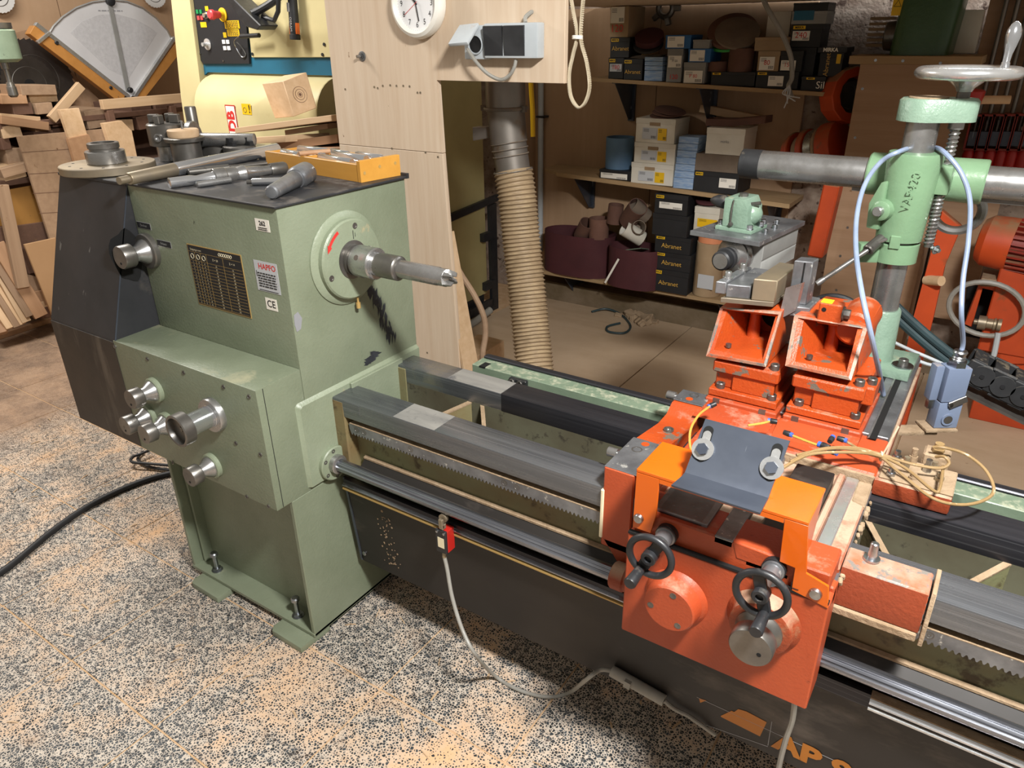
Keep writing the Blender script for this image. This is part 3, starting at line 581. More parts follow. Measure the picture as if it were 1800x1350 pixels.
# rear guide beam and tail stand
gb = obj('rear_beam', box(B(), .14, X1, .628, .695, .655, .700, .002), 'green_beam', L)
obj('beam_rail', box(B(), .145, X1, .682, .706, .70, .709, .003), 'rail_dark', gb)
obj('beam_notch', box(B(), .168, .19, .627, .66, .696, .7008), 'void', gb)
obj('beam_bracket', box(B(), .285, .345, .615, .632, .665, .695, .002), 'black_plastic', gb)
for x in (.297, .325): bm = B(); sockbolt(bm, (x, .616, .683), (0, -1, .2), .010, .008); obj('socket_bolt', bm, 'steel_dark', gb)
for x in (.3, 2.1): obj('beam_arm', box(B(), x, x+.05, .47, .64, .60, .66, .002), 'green_web', L)
obj('tail_stand', box(B(), 2.12, 2.44, .0, .55, .0, .69, .004), 'green_paint', L)
# ================================================================ carriage
K = thing('lathe_carriage', 'orange lathe carriage with two handwheels and twin castings', 'carriage', (1.12, .3, .5))
def kb(name, mat, *a, **k): return obj(name, box(B(), *a, **k), mat, K)
ap = obj('apron', box(B(), .938, 1.307, .052, .135, .505, .752, .003), 'orange_red', K)
obj('apron_top', box(B(), .945, 1.300, .062, .145, .752, .805, .003), 'orange_red', K)
obj('apron_seam', box(B(), .940, 1.306, .0505, .06, .752, .757), 'void', ap)
obj('apron_pad', box(B(), .985, 1.075, .075, .165, .800, .812, .004), 'orange_red', K)
bm = B(); obox(bm, (1.03, .13, .808), (1, 0, 0), (0, 1, 0), .052, .055, .004, .001); obj('slide_frame', bm, 'steel_machined', K)
obj('slide_way', box(B(), 1.10, 1.135, .062, .40, .79, .806, .002), 'steel_machined', K)
obj('slide_way', box(B(), 1.16, 1.235, .062, .40, .765, .800, .002), 'tray_black', K)
obj('slide_corner', prism(B(), [(1.135, .061, .805), (1.245, .061, .80), (1.245, .061, .775), (1.145, .061, .775)], (0, .02, 0)), 'orange_red', K)
# saddle and wings over the rails
obj('saddle', box(B(), .93, 1.303, .14, .56, .748, .765, .003), 'orange_dusty', K)
obj('saddle_wall', box(B(), .93, .95, .14, .56, .70, .79, .002), 'orange_red', K)
bm = B(); prism(bm, [(.828, y, z) for y, z in ((.235, .800), (.31, .800), (.325, .792), (.45, .775), (.50, .775), (.53, .800), (.60, .800), (.60, .70), (.52, .60), (.50, .748), (.26, .748), (.235, .65))], (.075, 0, 0), .003); wg = obj('saddle_arm', bm, 'orange_cast', K)
obj('saddle_block', box(B(), .826, .895, .168, .243, .60, .802, .003), 'orange_red', K)
bm = B(); box(bm, .826, .905, .170, .312, .8005, .8035, .001); obj('machined_pad', bm, 'steel_machined', wg)
bm = B(); box(bm, .828, .903, .535, .60, .8005, .8035, .001); obj('machined_pad', bm, 'steel_machined', wg)
for (x, y, z) in ((.856, .265, .8035), (.865, .58, .8035), (.866, .42, .784)):
    bm = B(); lathe(bm, (x, y, z), (0, 0, 1), [(-.004, .012), (.0004, .012), (.0004, .009), (-.003, .008), (-.003, .005), (-.008, 0)], 16); obj('socket_bolt', bm, 'steel_dark', wg)
for (x, y) in ((.862, .295), (.862, .555)):
    bm = B(); cyl(bm, (x, y, .803), (x, y, .8042), .009, n=16); obj('plug', bm, 'orange_cast', wg)
for y in (.25, .58):
    bm = B(); lathe(bm, (.83, y, .788), (-1, 0, 0), [(0, .006), (.012, .006), (.012, .011), (.034, .011), (.036, .009), (.036, 0)], 16); obj('stop_plunger', bm, 'steel', wg)
obj('wiper', box(B(), .822, .830, .165, .20, .62, .745, .002), 'cream', K)
obj('saddle_block', prism(B(), [(.83, .168, .62), (.895, .168, .62), (.938, .168, .56), (.938, .168, .505), (.87, .168, .57)], (0, .06, 0), .002), 'orange_dusty', K)
# right hand wings
bm = B(); prism(bm, [(1.305, y, z) for y, z in ((.208, .772), (.150, .768), (.139, .714), (.139, .690), (.160, .690), (.168, .750), (.208, .750))], (.137, 0, 0), .003); rw = obj('saddle_wing', bm, 'orange_worn', K)
obj('wing_skirt', prism(B(), [(1.305, y, z) for y, z in ((.150, .764), (.1385, .716), (.1385, .692), (.1375, .692), (.1365, .716), (.148, .766))], (.136, 0, 0), 0), 'orange_dusty', rw)
obj('wing_lip', box(B(), 1.305, 1.44, .132, .160, .674, .690, .002), 'hair_dust', rw)
obj('wing_wiper', prism(B(), [(1.445, y, z) for y, z in ((.130, .672), (.132, .716), (.146, .774), (.215, .778), (.215, .747), (.170, .747), (.164, .672))], (.007, 0, 0), .001), 'hair_dust', rw)
bm = B(); lathe(bm, (1.345, .190, .771), (0, 0, 1), [(0, .014), (.004, .014), (.004, .008), (.034, .007), (.036, .005), (.036, 0)], 16); obj('lubrication_nipple', bm, 'zinc', rw)
fwg = obj('rear_wing', box(B(), 1.303, 1.445, .445, .56, .748, .785, .006, 2), 'orange_dusty', K)
obj('rear_wing_dust', box(B(), 1.31, 1.445, .455, .555, .785, .790, .002), 'hair_dust', fwg, kind='stuff')
for k, (x, y, h) in enumerate(((1.33, .47, .018), (1.35, .52, .026), (1.37, .48, .014), (1.39, .525, .03), (1.415, .50, .02), (1.36, .548, .035), (1.33, .545, .022), (1.40, .55, .016))):
    bm = B(); hexhead(bm, (x, y, .788), (0, 0, 1), .009, h*.5, k); cyl(bm, (x, y, .788+h*.5), (x, y, .788+h), .006, n=10); obj('air_fitting', bm, ('zinc', 'steel_rust', 'hair_dust')[k % 3], fwg)
vb = kb('valve_block', 'hair_dust', 1.375, 1.425, .555, .60, .748, .815, b=.004)
obj('valve_holder', box(B(), 1.30, 1.43, .55, .60, .72, .748, .002), 'hair_dust', K)
bm = B(); lathe(bm, (1.40, .575, .815), (0, 0, 1), [(0, .012), (.008, .012), (.008, .009), (.02, .009), (.02, 0)], 12); obj('elbow_fitting', bm, 'beige_tube', vb)
# cross slide bars at the right
obj('slide_bar', box(B(), 1.252, 1.277, .112, .45, .748, .772, .002), 'alu', K)
obj('slide_bar', box(B(), 1.277, 1.305, .105, .455, .735, .755, .002), 'steel_machined', K)
obj('slide_cheek', box(B(), 1.236, 1.250, .09, .45, .74, .775, .003), 'orange_dusty', K)
obj('slide_end', box(B(), 1.232, 1.307, .088, .113, .72, .762, .003), 'orange_red', K)
obj('slide_dust', prism(B(), [(1.277, .37, .755), (1.305, .36, .755), (1.303, .46, .755), (1.275, .46, .755)], (0, 0, .012), .003), 'hair_dust', K, kind='stuff')
for y in [.13+.018*i for i in range(22)]:
    bm = B(); r_ = random.uniform(.004, .008); obox(bm, (1.309, y, random.uniform(.73, .75)), (1, .2, .1), (0, 1, .3), r_*.6, r_, r_, .002); obj('caked_sawdust', bm, 'hair_dust', K)
# rear slide plate
sp = kb('slide_plate', 'orange_red', .935, 1.305, .455, .62, .738, .790, b=.004)
obj('dust_edge', box(B(), 1.06, 1.304, .452, .475, .74, .786, .003), 'hair_dust', sp, kind='stuff')
bp = kb('rear_plate', 'steel_machined', .92, 1.303, .62, 1.155, .765, .795, b=.002)
obj('plate_side', box(B(), 1.296, 1.310, .47, 1.15, .735, .768, .002), 'orange_dusty', bp)
for x in (1.236, 1.272): obj('slot', box(B(), x-.008, x+.008, .60, 1.0, .7935, .7955), 'void', bp)
obj('slot_bar', box(B(), 1.262, 1.266, .6, .99, .7935, .797), 'steel', bp)
# bright orange guard bridge
bm = B(); T = .005
box(bm, .948, 1.252, .05, .168, .893, .900, .0012)
br = obj('guard_bridge', bm, 'orange_bright', K)
def leg(pts, side):
    bm = B(); prism(bm, [(x, .0502, z) for x, z in pts], (0, T, 0), .0006); obj('bridge_leg', bm, 'orange_bright', br)
    bm = B(); prism(bm, side, (T, 0, 0)); obj('bridge_cheek', bm, 'orange_bright', br)
leg([(.9485, .8928), (.993, .8928), (.993, .815), (.985, .77), (.9485, .77)], [(.9486, .0556, .8928), (.9486, .166, .8928), (.9486, .12, .77), (.9486, .0556, .77)])
leg([(1.214, .8928), (1.2515, .8928), (1.262, .80), (1.300, .790), (1.306, .746), (1.245, .757), (1.245, .805), (1.218, .806)], [(1.2462, .0556, .8928), (1.2462, .166, .8928), (1.2462, .12, .79), (1.2462, .0556, .79)])
obj('bridge_lip', box(B(), .9935, 1.2135, .0502, .055, .884, .8928), 'orange_bright', br)
bm = B(); lathe(bm, (1.283, .05, .768), (0, -1, 0), [(0, .011), (.002, .011), (.006, .009), (.007, 0)], 18); obj('dome_bolt', bm, 'zinc', br)
bm = B(); lathe(bm, (.96, .05, .795), (0, -1, 0), [(0, .010), (.002, .010), (.006, .008), (.007, 0)], 18); obj('dome_bolt', bm, 'zinc', br)
bm = B(); box(bm, 1.243, 1.2442, .0493, .0499, .752, .775); box(bm, 1.238, 1.256, .0493, .0499, .762, .7632); obj('pencil_mark', bm, 'ink', br)
# dark deflector plate
A0, A1 = V((1.043, .118, 1.0)), V((1.188, .118, 1.0)); F0, F1 = V((1.036, .064, .921)), V((1.181, .064, .921)); E0, E1 = V((1.038, -.004, .926)), V((1.186, -.006, .926))
n1 = (A1-A0).cross(F0-A0).normalized(); n1 = -n1 if n1.y > 0 else n1
path = [(.118, 1.0), (.068, .927), (.058, .918), (.046, .918), (-.005, .927)]
th = .004; bm = B(); prof = [(y, z) for y, z in path]+[(y-.002, z-th) if i < 3 else (y+.004, z-th*.9) for i, (y, z) in reversed(list(enumerate(path)))]
prof = [(y, z) for y, z in path]+[(y+dy, z+dz) for (y, z), (dy, dz) in zip(reversed(path), ((.0005, -.004), (0, -.004), (.002, -.004), (.003, -.003), (.0035, -.002)))]
a = [bm.verts.new((1.036+(.007 if z > .95 else 0), y, z)) for y, z in prof]; b_ = [bm.verts.new((1.182+(.007 if z > .95 else 0)+(.004 if y < .01 else 0), y, z)) for y, z in prof]; n = len(a)
bm.faces.new(a); bm.faces.new(b_[::-1])
for i in range(n): bm.faces.new((a[i], b_[i], b_[(i+1) % n], a[(i+1) % n]))
dp = obj('deflector_plate', bm, 'gun_plate', K, ang=20)
pu = V((0, .050, .073)).normalized(); pn = V((0, -.073, .050)).normalized()
for px, py in ((1236, 790), (1357, 823)):
    d = ray(px, py); q = V((0, .068, .927)); c = CAM+d*((q-CAM).dot(pn)/d.dot(pn)); sl = c+pu*.028
    bm = B(); lp = []
    for i in range(20):
        a_ = 2*math.pi*i/20; off = .024 if math.sin(a_) > 0 else -.024; lp.append(c+pu*.010+V((1, 0, 0))*math.cos(a_)*.009+pu*(math.sin(a_)*.009+off)+pn*.0006)
    bm.faces.new([bm.verts.new(p) for p in lp]); obj('slot', bm, 'void', dp, flat=True)
    bm = B(); lp = [p+pn*.0006 for p in lp]; lp = [c+pu*.010+(p-c-pu*.010)*.82-pu*.003 for p in lp]; bm.faces.new([bm.verts.new(p) for p in lp]); obj('slot_backing', bm, 'alu', dp, flat=True)
    bm = B(); lathe(bm, c+pn*.001, pn, [(0, .0195), (.003, .0195), (.003, .009)], 28); wsh = obj('washer', bm, 'alu', dp)
    bm = B(); hexhead(bm, c+pn*.004, pn, .0108, .007, .4); obj('hex_bolt', bm, 'gun_plate', dp)
bm = B(); prism(bm, [(1.05, y, z) for y, z in ((.06, .90), (.16, .90), (.135, .985), (.12, .99))], (.012, 0, 0)); prism(bm, [(1.16, y, z) for y, z in ((.06, .90), (.16, .90), (.135, .985), (.12, .99))], (.012, 0, 0)); obj('plate_support', bm, 'orange_bright', K)
# apron bosses, knob and handwheels
def face(px, py, y): p = at(px, py, y=y); return V((p.x, y, p.z))
c = face(1181, 1062, .03); c.y = .052
bm = B(); lathe(bm, c, (0, -1, 0), [(0, .062), (.004, .06), (.010, .054), (.036, .050), (.039, .047), (.039, .01)], 44); bs = obj('boss_cap', bm, 'orange_red', ap)
for a in (80, 190, 305):
    q = c+V((math.cos(math.radians(a))*.036, -.039, math.sin(math.radians(a))*.036)); bm = B(); lathe(bm, q, (0, -1, 0), [(0, .0065), (.0006, .0065), (.0006, .0045), (.0003, .004), (.0003, 0)], 12); obj('screw', bm, 'steel_dark', bs)
c = face(1335, 1105, .03); c.y = .052
bm = B(); lathe(bm, c, (0, -1, 0), [(0, .066), (.004, .063), (.010, .057), (.024, .054), (.026, .05), (.026, .01)], 44); bs = obj('boss_cap', bm, 'orange_dusty', ap)
bm = B(); lathe(bm, c, (0, -1, 0), [(.024, .041), (.030, .041), (.042, .030), (.050, .030)], 40); obj('knob_hub', bm, 'knob_steel', bs)
bm = B(); lathe(bm, c, (0, -1, 0), [(.046, .030), (.048, .036), (.050, .038), (.074, .038), (.077, .036), (.077, 0)], 40); kh = obj('knob_head', bm, 'knob_steel', bs)
bm = B(); cyl(bm, c+V((.016, -.077, -.006)), c+V((.016, -.0776, -.006)), .004, n=12); obj('pin_hole', bm, 'void', kh)
def handwheel(c, R, y0, hang, name='handwheel'):
    bm = B(); torus(bm, c, (0, 1, 0), R, .0065, 44, 12); hw = obj(name, bm, 'black_plastic', K)
    bm = B(); lathe(bm, c+V((0, .012, 0)), (0, -1, 0), [(0, .012), (.002, .014), (.022, .014), (.024, .012), (.024, .007), (.018, .006), (.018, 0)], 24); obj('wheel_hub', bm, 'black_plastic', hw)
    d = V((math.cos(hang), 0, math.sin(hang)))
    for s in (1, -1):
        bm = B(); obox(bm, c+d*s*R*.52+V((0, .003, 0)), d, (0, 1, 0), R*.5, .004, .011, .002); obj('spoke', bm, 'black_plastic', hw)
    h = c+d*R*.95
    bm = B(); lathe(bm, h+V((0, .004, 0)), (0, -1, 0), [(0, .007), (.008, .010), (.012, .0095), (.050, .0115), (.053, .010), (.053, 0)], 18); obj('crank_grip', bm, 'black_plastic', hw)
    bm = B(); cyl(bm, c+V((0, .01, 0)), V((c.x, y0, c.z)), .008, n=14); obj('wheel_shaft', bm, 'steel_dark', hw)
    bm = B(); lathe(bm, V((c.x, y0-.004, c.z)), (0, -1, 0), [(0, .019), (.012, .019), (.013, .016), (.034, .016), (.034, .009)], 30); obj('scale_ring', bm, 'steel_machined', hw)
    bm = B(); cyl(bm, V((c.x, y0, c.z)), V((c.x, y0-.012, c.z)), .0205, n=30); obj('scale_collar', bm, 'black_plastic', hw); return hw
c1 = face(1143, 978, -.02); handwheel(c1, .040, .062, math.radians(246))
c2 = face(1338, 1044, -.02); handwheel(c2, .042, .062, math.radians(285))
# rod bracket left of apron
bm = B(); lathe(bm, (.872, .145, .555), (1, 0, 0), [(0, .028), (.004, .031), (.030, .031), (.034, .028), (.07, .028)], 28); obj('rod_bracket', bm, 'orange_dusty', K)
# --- twin castings
def casting(outer, inner, ib, xs, y0, name, lab):
    yt, yb = .67, .59
    q = lambda p, y: at(p[0], p[1], y=y)
    o_ = [q(outer[0], yt), q(outer[1], yt), q(outer[2], yb), q(outer[3], yb)]
    i_ = [q(inner[0], yt), q(inner[1], yt), q(inner[2], yb), q(inner[3], yb)]
    zt = max(p.z for p in o_); back = [V((xs[0], .83, zt+.006)), V((xs[1], .83, zt+.006)), V((xs[1], .83, .905)), V((xs[0], .83, .905))]
    deep = [i_[0].lerp(V((xs[0]+.03, .80, i_[0].z-.02)), .9), i_[1].lerp(V((xs[1]-.02, .80, i_[1].z-.02)), .9), V((xs[1]-.02, .79, .925)), V((xs[0]+.045, .79, .925))]
    i2 = [p+V((0, .006, 0)) for p in i_]
    bm = B(); loft(bm, [back, [p+V((0, .008, 0)) for p in o_], [p.lerp(r, .15) for p, r in zip(o_, i_)], i2, deep]); ca = obj(name, bm, 'orange_cast', K, ang=50)
    bm = B(); f1 = [p+V((0, -.0005, 0)) for p in o_]; f2 = [p.lerp(r, .45)+V((0, -.0012, .0006)) for p, r in zip(o_, i_)]; f3 = [p.lerp(r, .45)+V((0, .006, 0)) for p, r in zip(o_, i_)]; f4 = [p+V((0, .010, 0)) for p in o_]; loft(bm, [f1, f2, f3, f4, f1], False, False); obj('worn_rim', bm, 'orange_worn', ca)
    cx = (deep[0].x+deep[1].x)/2; bm = B(); lathe(bm, V((deep[0].x+.02, .74, .92)), (0, 0, 1), [(0, .017), (.06, .013), (zt-.935, .018)], 18); obj('inner_post', bm, 'orange_cast', ca)
    c = (deep[0]+deep[2])/2; bm = B(); cyl(bm, c+V((.02, -.006, .02)), c+V((.02, .01, .02)), .034, n=28); obj('bore', bm, 'void', ca)
    bm = B(); cyl(bm, i_[3].lerp(i_[2], .22)+V((0, .035, .002)), i_[3].lerp(i_[2], .22)+V((0, .035, .0105)), .007, n=12); obj('tapped_hole', bm, 'steel_dark', ca)
    return ca, o_
def stack(x0, x1, ca, z0, z1, zf, sk=.0):
    # flanges and blocks under a casting
    bm = B(); box(bm, x0-.004, x1+.006, .595, .80, z1, z1+.030, .004); f = obj('upper_flange', bm, 'orange_cast', ca)
    bm = B(); sockbolt(bm, (x1-.010, .615, z1+.03), (0, 0, 1), .0105, .014); obj('socket_bolt', bm, 'steel_dark', f)
    bm = B(); box(bm, x0+.002, x1-.002, .610, .79, zf+.018, z1, .003); obj('riser_block', bm, 'orange_cast', ca)
    bm = B(); box(bm, x0+.045, x1-.002, .602, .62, zf+.018, z1, .002); obj('riser_face', bm, 'orange_cast', ca)
    bm = B(); box(bm, x0-.006, x1+.012, .588, .80, zf, zf+.018, .002); g = obj('lower_flange', bm, 'orange_cast', ca)
    for x in (x0+.018, x1-.004): bm = B(); sockbolt(bm, (x, .604, zf+.018), (0, 0, 1), .0105, .014); obj('socket_bolt', bm, 'steel_dark', g)
    bm = B(); box(bm, x0-.008, x1+.018, .575, .82, z0, zf-.002, .003); s = obj('slide_block', bm, 'orange_red', ca)
    for x in (x0+.02, x1-.015): obj('key_slot', box(B(), x-.008, x+.008, .5745, .58, zf-.016, zf-.001), 'steel_dark', s)
    prism(bm := B(), [(x0-.012, y, z) for y, z in ((.50, .790), (.578, .790), (.578, zf-.012), (.560, zf-.014))], (x1-x0+.03, 0, 0), .002); obj('slide_apron', bm, 'orange_red', ca)
cl, ol = casting(((1266, 541), (1374, 549), (1346, 645), (1241, 626)), ((1277, 546), (1362, 558), (1339, 634), (1253, 616)), None, (.90, 1.02), 0, 'left_casting', '')
stack(.902, 1.048, cl, .785, .872, .812)
cr, orr = casting(((1396, 555), (1525, 577), (1496, 669), (1380, 643)), ((1412, 563), (1507, 578), (1487, 656), (1396, 637)), None, (1.085, 1.21), 0, 'right_casting', '')
stack(1.088, 1.232, cr, .785, .878, .815)
cl.name = 'spindle_casting'; cr.name = 'clamp_casting'
# clamp plates on top of the left casting
zt = max(p.z for p in ol)+.008
tp = obj('clamp_plate', prism(B(), [(.884, .640, zt), (1.000, .672, zt), (1.012, .83, zt), (.915, .83, zt)], (0, 0, .012), .001), 'steel_rust', K)
def bar(name, mat, pts, z0, h, b=.002): return obj(name, prism(B(), [(x, y, z0) for x, y in pts], (0, 0, h), b), mat, K)
z2 = zt+.012
bar('jaw_block', 'steel_machined', [(.892, .650), (.945, .664), (.955, .82), (.905, .82)], z2, .032)
bar('jaw_block', 'steel_rust', [(.950, .660), (1.002, .674), (1.008, .83), (.962, .83)], z2, .052)
cbr = bar('clamp_bar', 'steel_machined', [(.868, .640), (.892, .646), (.905, .80), (.884, .80)], z2+.008, .030)
for (x, y) in ((.884, .68), (.893, .765)):
    bm = B(); cyl(bm, (x, y, z2+.038), (x, y, z2+.041), .012, n=20); sockbolt(bm, (x, y, z2+.041), (0, 0, 1), .0085, .013); obj('socket_bolt', bm, 'steel', cbr)
sb = bar('steady_block', 'steel_machined', [(1.022, .715), (1.062, .725), (1.066, .765), (1.026, .756)], zt+.0, .105)
obj('slot', box(B(), 1.044, 1.047, .7185, .722, zt+.05, zt+.102), 'void', sb)
bm = B(); prism(bm, [(1.012, .69, zt-.035), (1.018, .692, zt+.045), (1.050, .70, zt+.060), (1.045, .70, zt-.01)], (.004, .010, 0)); obj('cutter_blade', bm, 'steel', K)
bar('blade_holder', 'steel_machined', [(1.02, .70), (1.075, .71), (1.078, .80), (1.02, .80)], zt-.025, .025)
# clamp casting details
ct = max(p.z for p in orr)
cb2 = obj('tag_block', box(B(), 1.10, 1.15, .672, .705, ct-.01, ct+.04, .003), 'orange_cast', cr)
obj('tag', box(B(), 1.102, 1.126, .674, .703, ct+.040, ct+.0408), 'yellow_tag', cb2)
bm = B(); cyl(bm, (1.112, .6725, ct+.025), (1.112, .671, ct+.025), .005, n=12); obj('hole', bm, 'void', cb2)
bm = B(); cyl(bm, (1.150, .688, ct+.018), (1.154, .688, ct+.018), .016, n=20); hexhead(bm, (1.154, .688, ct+.018), (1, 0, 0), .011, .012); obj('hex_bolt', bm, 'steel_dark', cb2)
bm = B(); cyl(bm, (1.176, .70, ct-.020), (1.176, .84, ct-.020), .040, n=36, b=.006); obj('barrel', bm, 'orange_cast', cr)
bm = B(); box(bm, 1.225, 1.255, .62, .70, .86, .905, .004); obj('side_lug', bm, 'orange_cast', cr)
bm = B(); sockbolt(bm, (1.243, .645, .905), (0, 0, 1), .0105, .014); obj('socket_bolt', bm, 'steel_dark', cr)
bm = B(); torus(bm, (1.10, .92, .93), (0, 1, .15), .075, .010, 36, 10); obj('black_ring', bm, 'rubber_black', cr)
# --- pneumatic tubes on the carriage
def hose_(name, pts, r, mat, label, cat='air hose', grp=None, k=8, parent=None):
    return obj(name, tube(B(), spl(pts, k), r, 8), mat, parent, label=label, cat=cat if parent is None else None, group=grp)
P_ = lambda px, py, z: at(px, py, z=z)
for pts, mt in (([(1389, 812, .835), (1440, 790, .84), (1500, 787, .835), (1542, 797, .825), (1600, 815, .82), (1650, 823, .82), (1668, 815, .83), (1660, 803, .84), (1645, 803, .83)], 'beige_tube'),
            ([(1372, 825, .83), (1420, 800, .84), (1480, 795, .84), (1540, 800, .825), (1590, 822, .82), (1640, 862, .812), (1652, 858, .815), (1658, 820, .815)], 'beige_tube'),
            ([(1400, 800, .835), (1470, 788, .84), (1540, 800, .822), (1580, 830, .82), (1640, 876, .815), (1700, 887, .80), (1745, 868, .80), (1735, 830, .82), (1700, 800, .83), (1660, 787, .84), (1640, 786, .835)], 'beige_tube')):
    obj('air_tube', tube(B(), spl([P_(*q) for q in pts], 8), .0032, 8), mt, K)
for pts, mt in (([(1247, 715, .845), (1228, 730, .85), (1214, 755, .84), (1213, 785, .82), (1220, 800, .80)], 'yellow_tube'),
            ([(1315, 748, .845), (1340, 744, .85), (1352, 741, .848)], 'yellow_tube'), ([(1391, 765, .83), (1430, 780, .825), (1450, 785, .825)], 'yellow_tube'), ([(1475, 768, .83), (1520, 795, .82), (1545, 803, .815)], 'beige_tube')):
    obj('air_tube', tube(B(), spl([P_(*q) for q in pts], 8), .0028, 8), mt, K)
def pushfit(px, py, z, d, s=1.0):
    p = P_(px, py, z); d = V(d).normalized(); bm = B(); lathe(bm, p, d, [(-.012*s, .0055*s), (.0, .0065*s), (.004*s, .005*s)], 14); f = obj('push_fitting', bm, 'black_plastic', K)
    bm = B(); cyl(bm, p+d*.002, p+d*.008*s, .0055*s, n=14); obj('collet_ring', bm, 'blue_ring', f)
pushfit(1250, 713, .843, (-.6, -.6, -.3)); pushfit(1356, 740, .845, (-1, -.2, 0)); pushfit(1387, 763, .832, (1, -.2, 0)); pushfit(1446, 783, .826, (-1, .2, 0), 1.2); pushfit(1462, 771, .832, (.1, 1, .2)); pushfit(1482, 773, .832, (1, -.1, 0)); pushfit(1466, 795, .825, (1, -.3, 0))
bm = B(); p = P_(1548, 805, .815); tube(bm, spl([p, p+V((.005, 0, .02)), p+V((.012, .005, .05)), p+V((.018, .01, .075))], 5), .002, 6); torus(bm, p+V((0, 0, .004)), (1, .3, 0), .009, .0022, 18, 6); obj('cable_tie', bm, 'belt_cream', K)
# ================================================================ column with cross arm
CX, CY = 1.194, 1.037
Q = thing('boring_column', 'pale green column stand with chromed handwheel and steel cross arm', 'column stand', (CX, CY, .796))
bm = B(); lathe(bm, (CX, CY, .796), (0, 0, 1), [(0, .056), (.012, .054), (.03, .049), (.155, .045), (.16, .042), (.16, .03)], 36); cbs = obj('column_base', bm, 'mint_hammer', Q)
bm = B(); prism(bm, [(1.12, .965, .796), (1.295, .955, .796), (1.30, 1.12, .796), (1.12, 1.12, .796)], (0, 0, .022), .004, 2); obj('base_flange', bm, 'mint_hammer', cbs)
bm = B(); cyl(bm, (1.272, 1.005, .818), (1.272, 1.005, .822), .026, n=24); wsh = obj('washer', bm, 'zinc', cbs)
bm = B(); sockbolt(bm, (1.272, 1.005, .822), (0, 0, 1), .012, .016); obj('socket_bolt', bm, 'steel_dark', cbs)
bm = B(); box(bm, 1.115, 1.15, .99, 1.05, .82, .885, .01, 2); obj('base_lug', bm, 'mint_hammer', cbs)
bm = B(); cyl(bm, (CX, CY, .94), (CX, CY, 1.462), .036, n=40); obj('column', bm, 'steel', Q)
# lower clamp ring and main sleeve
bm = B(); lathe(bm, (CX, CY, 1.083), (0, 0, 1), [(0, .045), (.002, .052), (.048, .052), (.05, .048)], 40); cring = obj('clamp_ring', bm, 'mint_paint', Q)
bm = B(); box(bm, CX-.012, CX+.012, CY-.056, CY-.04, 1.125, 1.158, .002); obj('ring_tongue', bm, 'mint_paint', cring)
bm = B(); obox(bm, (CX-.055, CY-.032, 1.105), (1, .5, 0), (0, 0, 1), .03, .024, .018, .006, 2); obj('ring_lug', bm, 'mint_paint', cring)
bm = B(); lathe(bm, (CX, CY, 1.138), (0, 0, 1), [(0, .046), (.002, .053), (.09, .056), (.205, .062), (.212, .060), (.214, .04)], 44); sl = obj('column_sleeve', bm, 'mint_paint', Q)
bm = B(); prism(bm, [(CX-.045, CY-.05, 1.165), (CX-.075, CY-.035, 1.165), (CX-.08, CY-.03, 1.225), (CX-.060, CY-.04, 1.28), (CX-.045, CY-.045, 1.285)], (.012, .045, 0), .006, 2); obj('sleeve_web', bm, 'mint_paint', sl)
p = at(1547, 372, y=CY-.07); bm = B(); lathe(bm, p+V((.006, .03, 0)), (-.35, -1, 0), [(0, .026), (.022, .024), (.026, .018), (.026, .005)], 26); obj('bolt_boss', bm, 'mint_paint', sl)
bm = B(); lathe(bm, p+V((-.002, .006, 0)), (-.35, -1, 0), [(0, .012), (.013, .012), (.015, .010), (.015, 0)], 20); obj('boss_bolt', bm, 'steel', sl)
text(sl, 'VAP420', at(1604, 335, y=CY-.0665), V((.12, 0, 1)), V((-1, -.25, .12)), .028, 'mint_paint', name='cast_lettering')
# cross arm
AZ, AY = 1.277, 1.135
xl = at(1305, 290, y=AY).x
bm = B(); lathe(bm, (xl, AY, AZ), (1, 0, 0), [(0, .034), (.003, .039), (1.6-xl, .039)], 40); arm = obj('cross_arm', bm, 'steel', Q)
bm = B(); lathe(bm, (xl-.002, AY, AZ), (1, 0, 0), [(0, .038), (.002, .0402), (.055, .0402), (.056, .039)], 40); obj('arm_cap', bm, 'black_dusty', arm)
bm = B(); hexhead(bm, (xl-.002, AY, AZ), (-1, 0, 0), .012, .008); obj('cap_screw', bm, 'zinc', arm)
obj('arm_rack', box(B(), xl+.3, 1.6, AY-.006, AY+.006, AZ-.047, AZ-.037), 'steel_dark', arm)
bm = B(); lathe(bm, (1.082, AY, AZ), (1, 0, 0), [(0, .050), (.004, .053), (.262, .053), (.266, .050), (.266, .04)], 44); obj('arm_sleeve', bm, 'mint_paint', Q)
bm = B(); box(bm, CX-.05, CX+.05, CY+.03, AY, AZ-.05, AZ+.045, .01); obj('sleeve_bridge', bm, 'mint_paint', sl)
bm = B(); torus(bm, (1.30, AY+.07, 1.19), (0, 1, .2), .055, .012, 36, 8); obj('arm_wheel', bm, 'steel', arm)
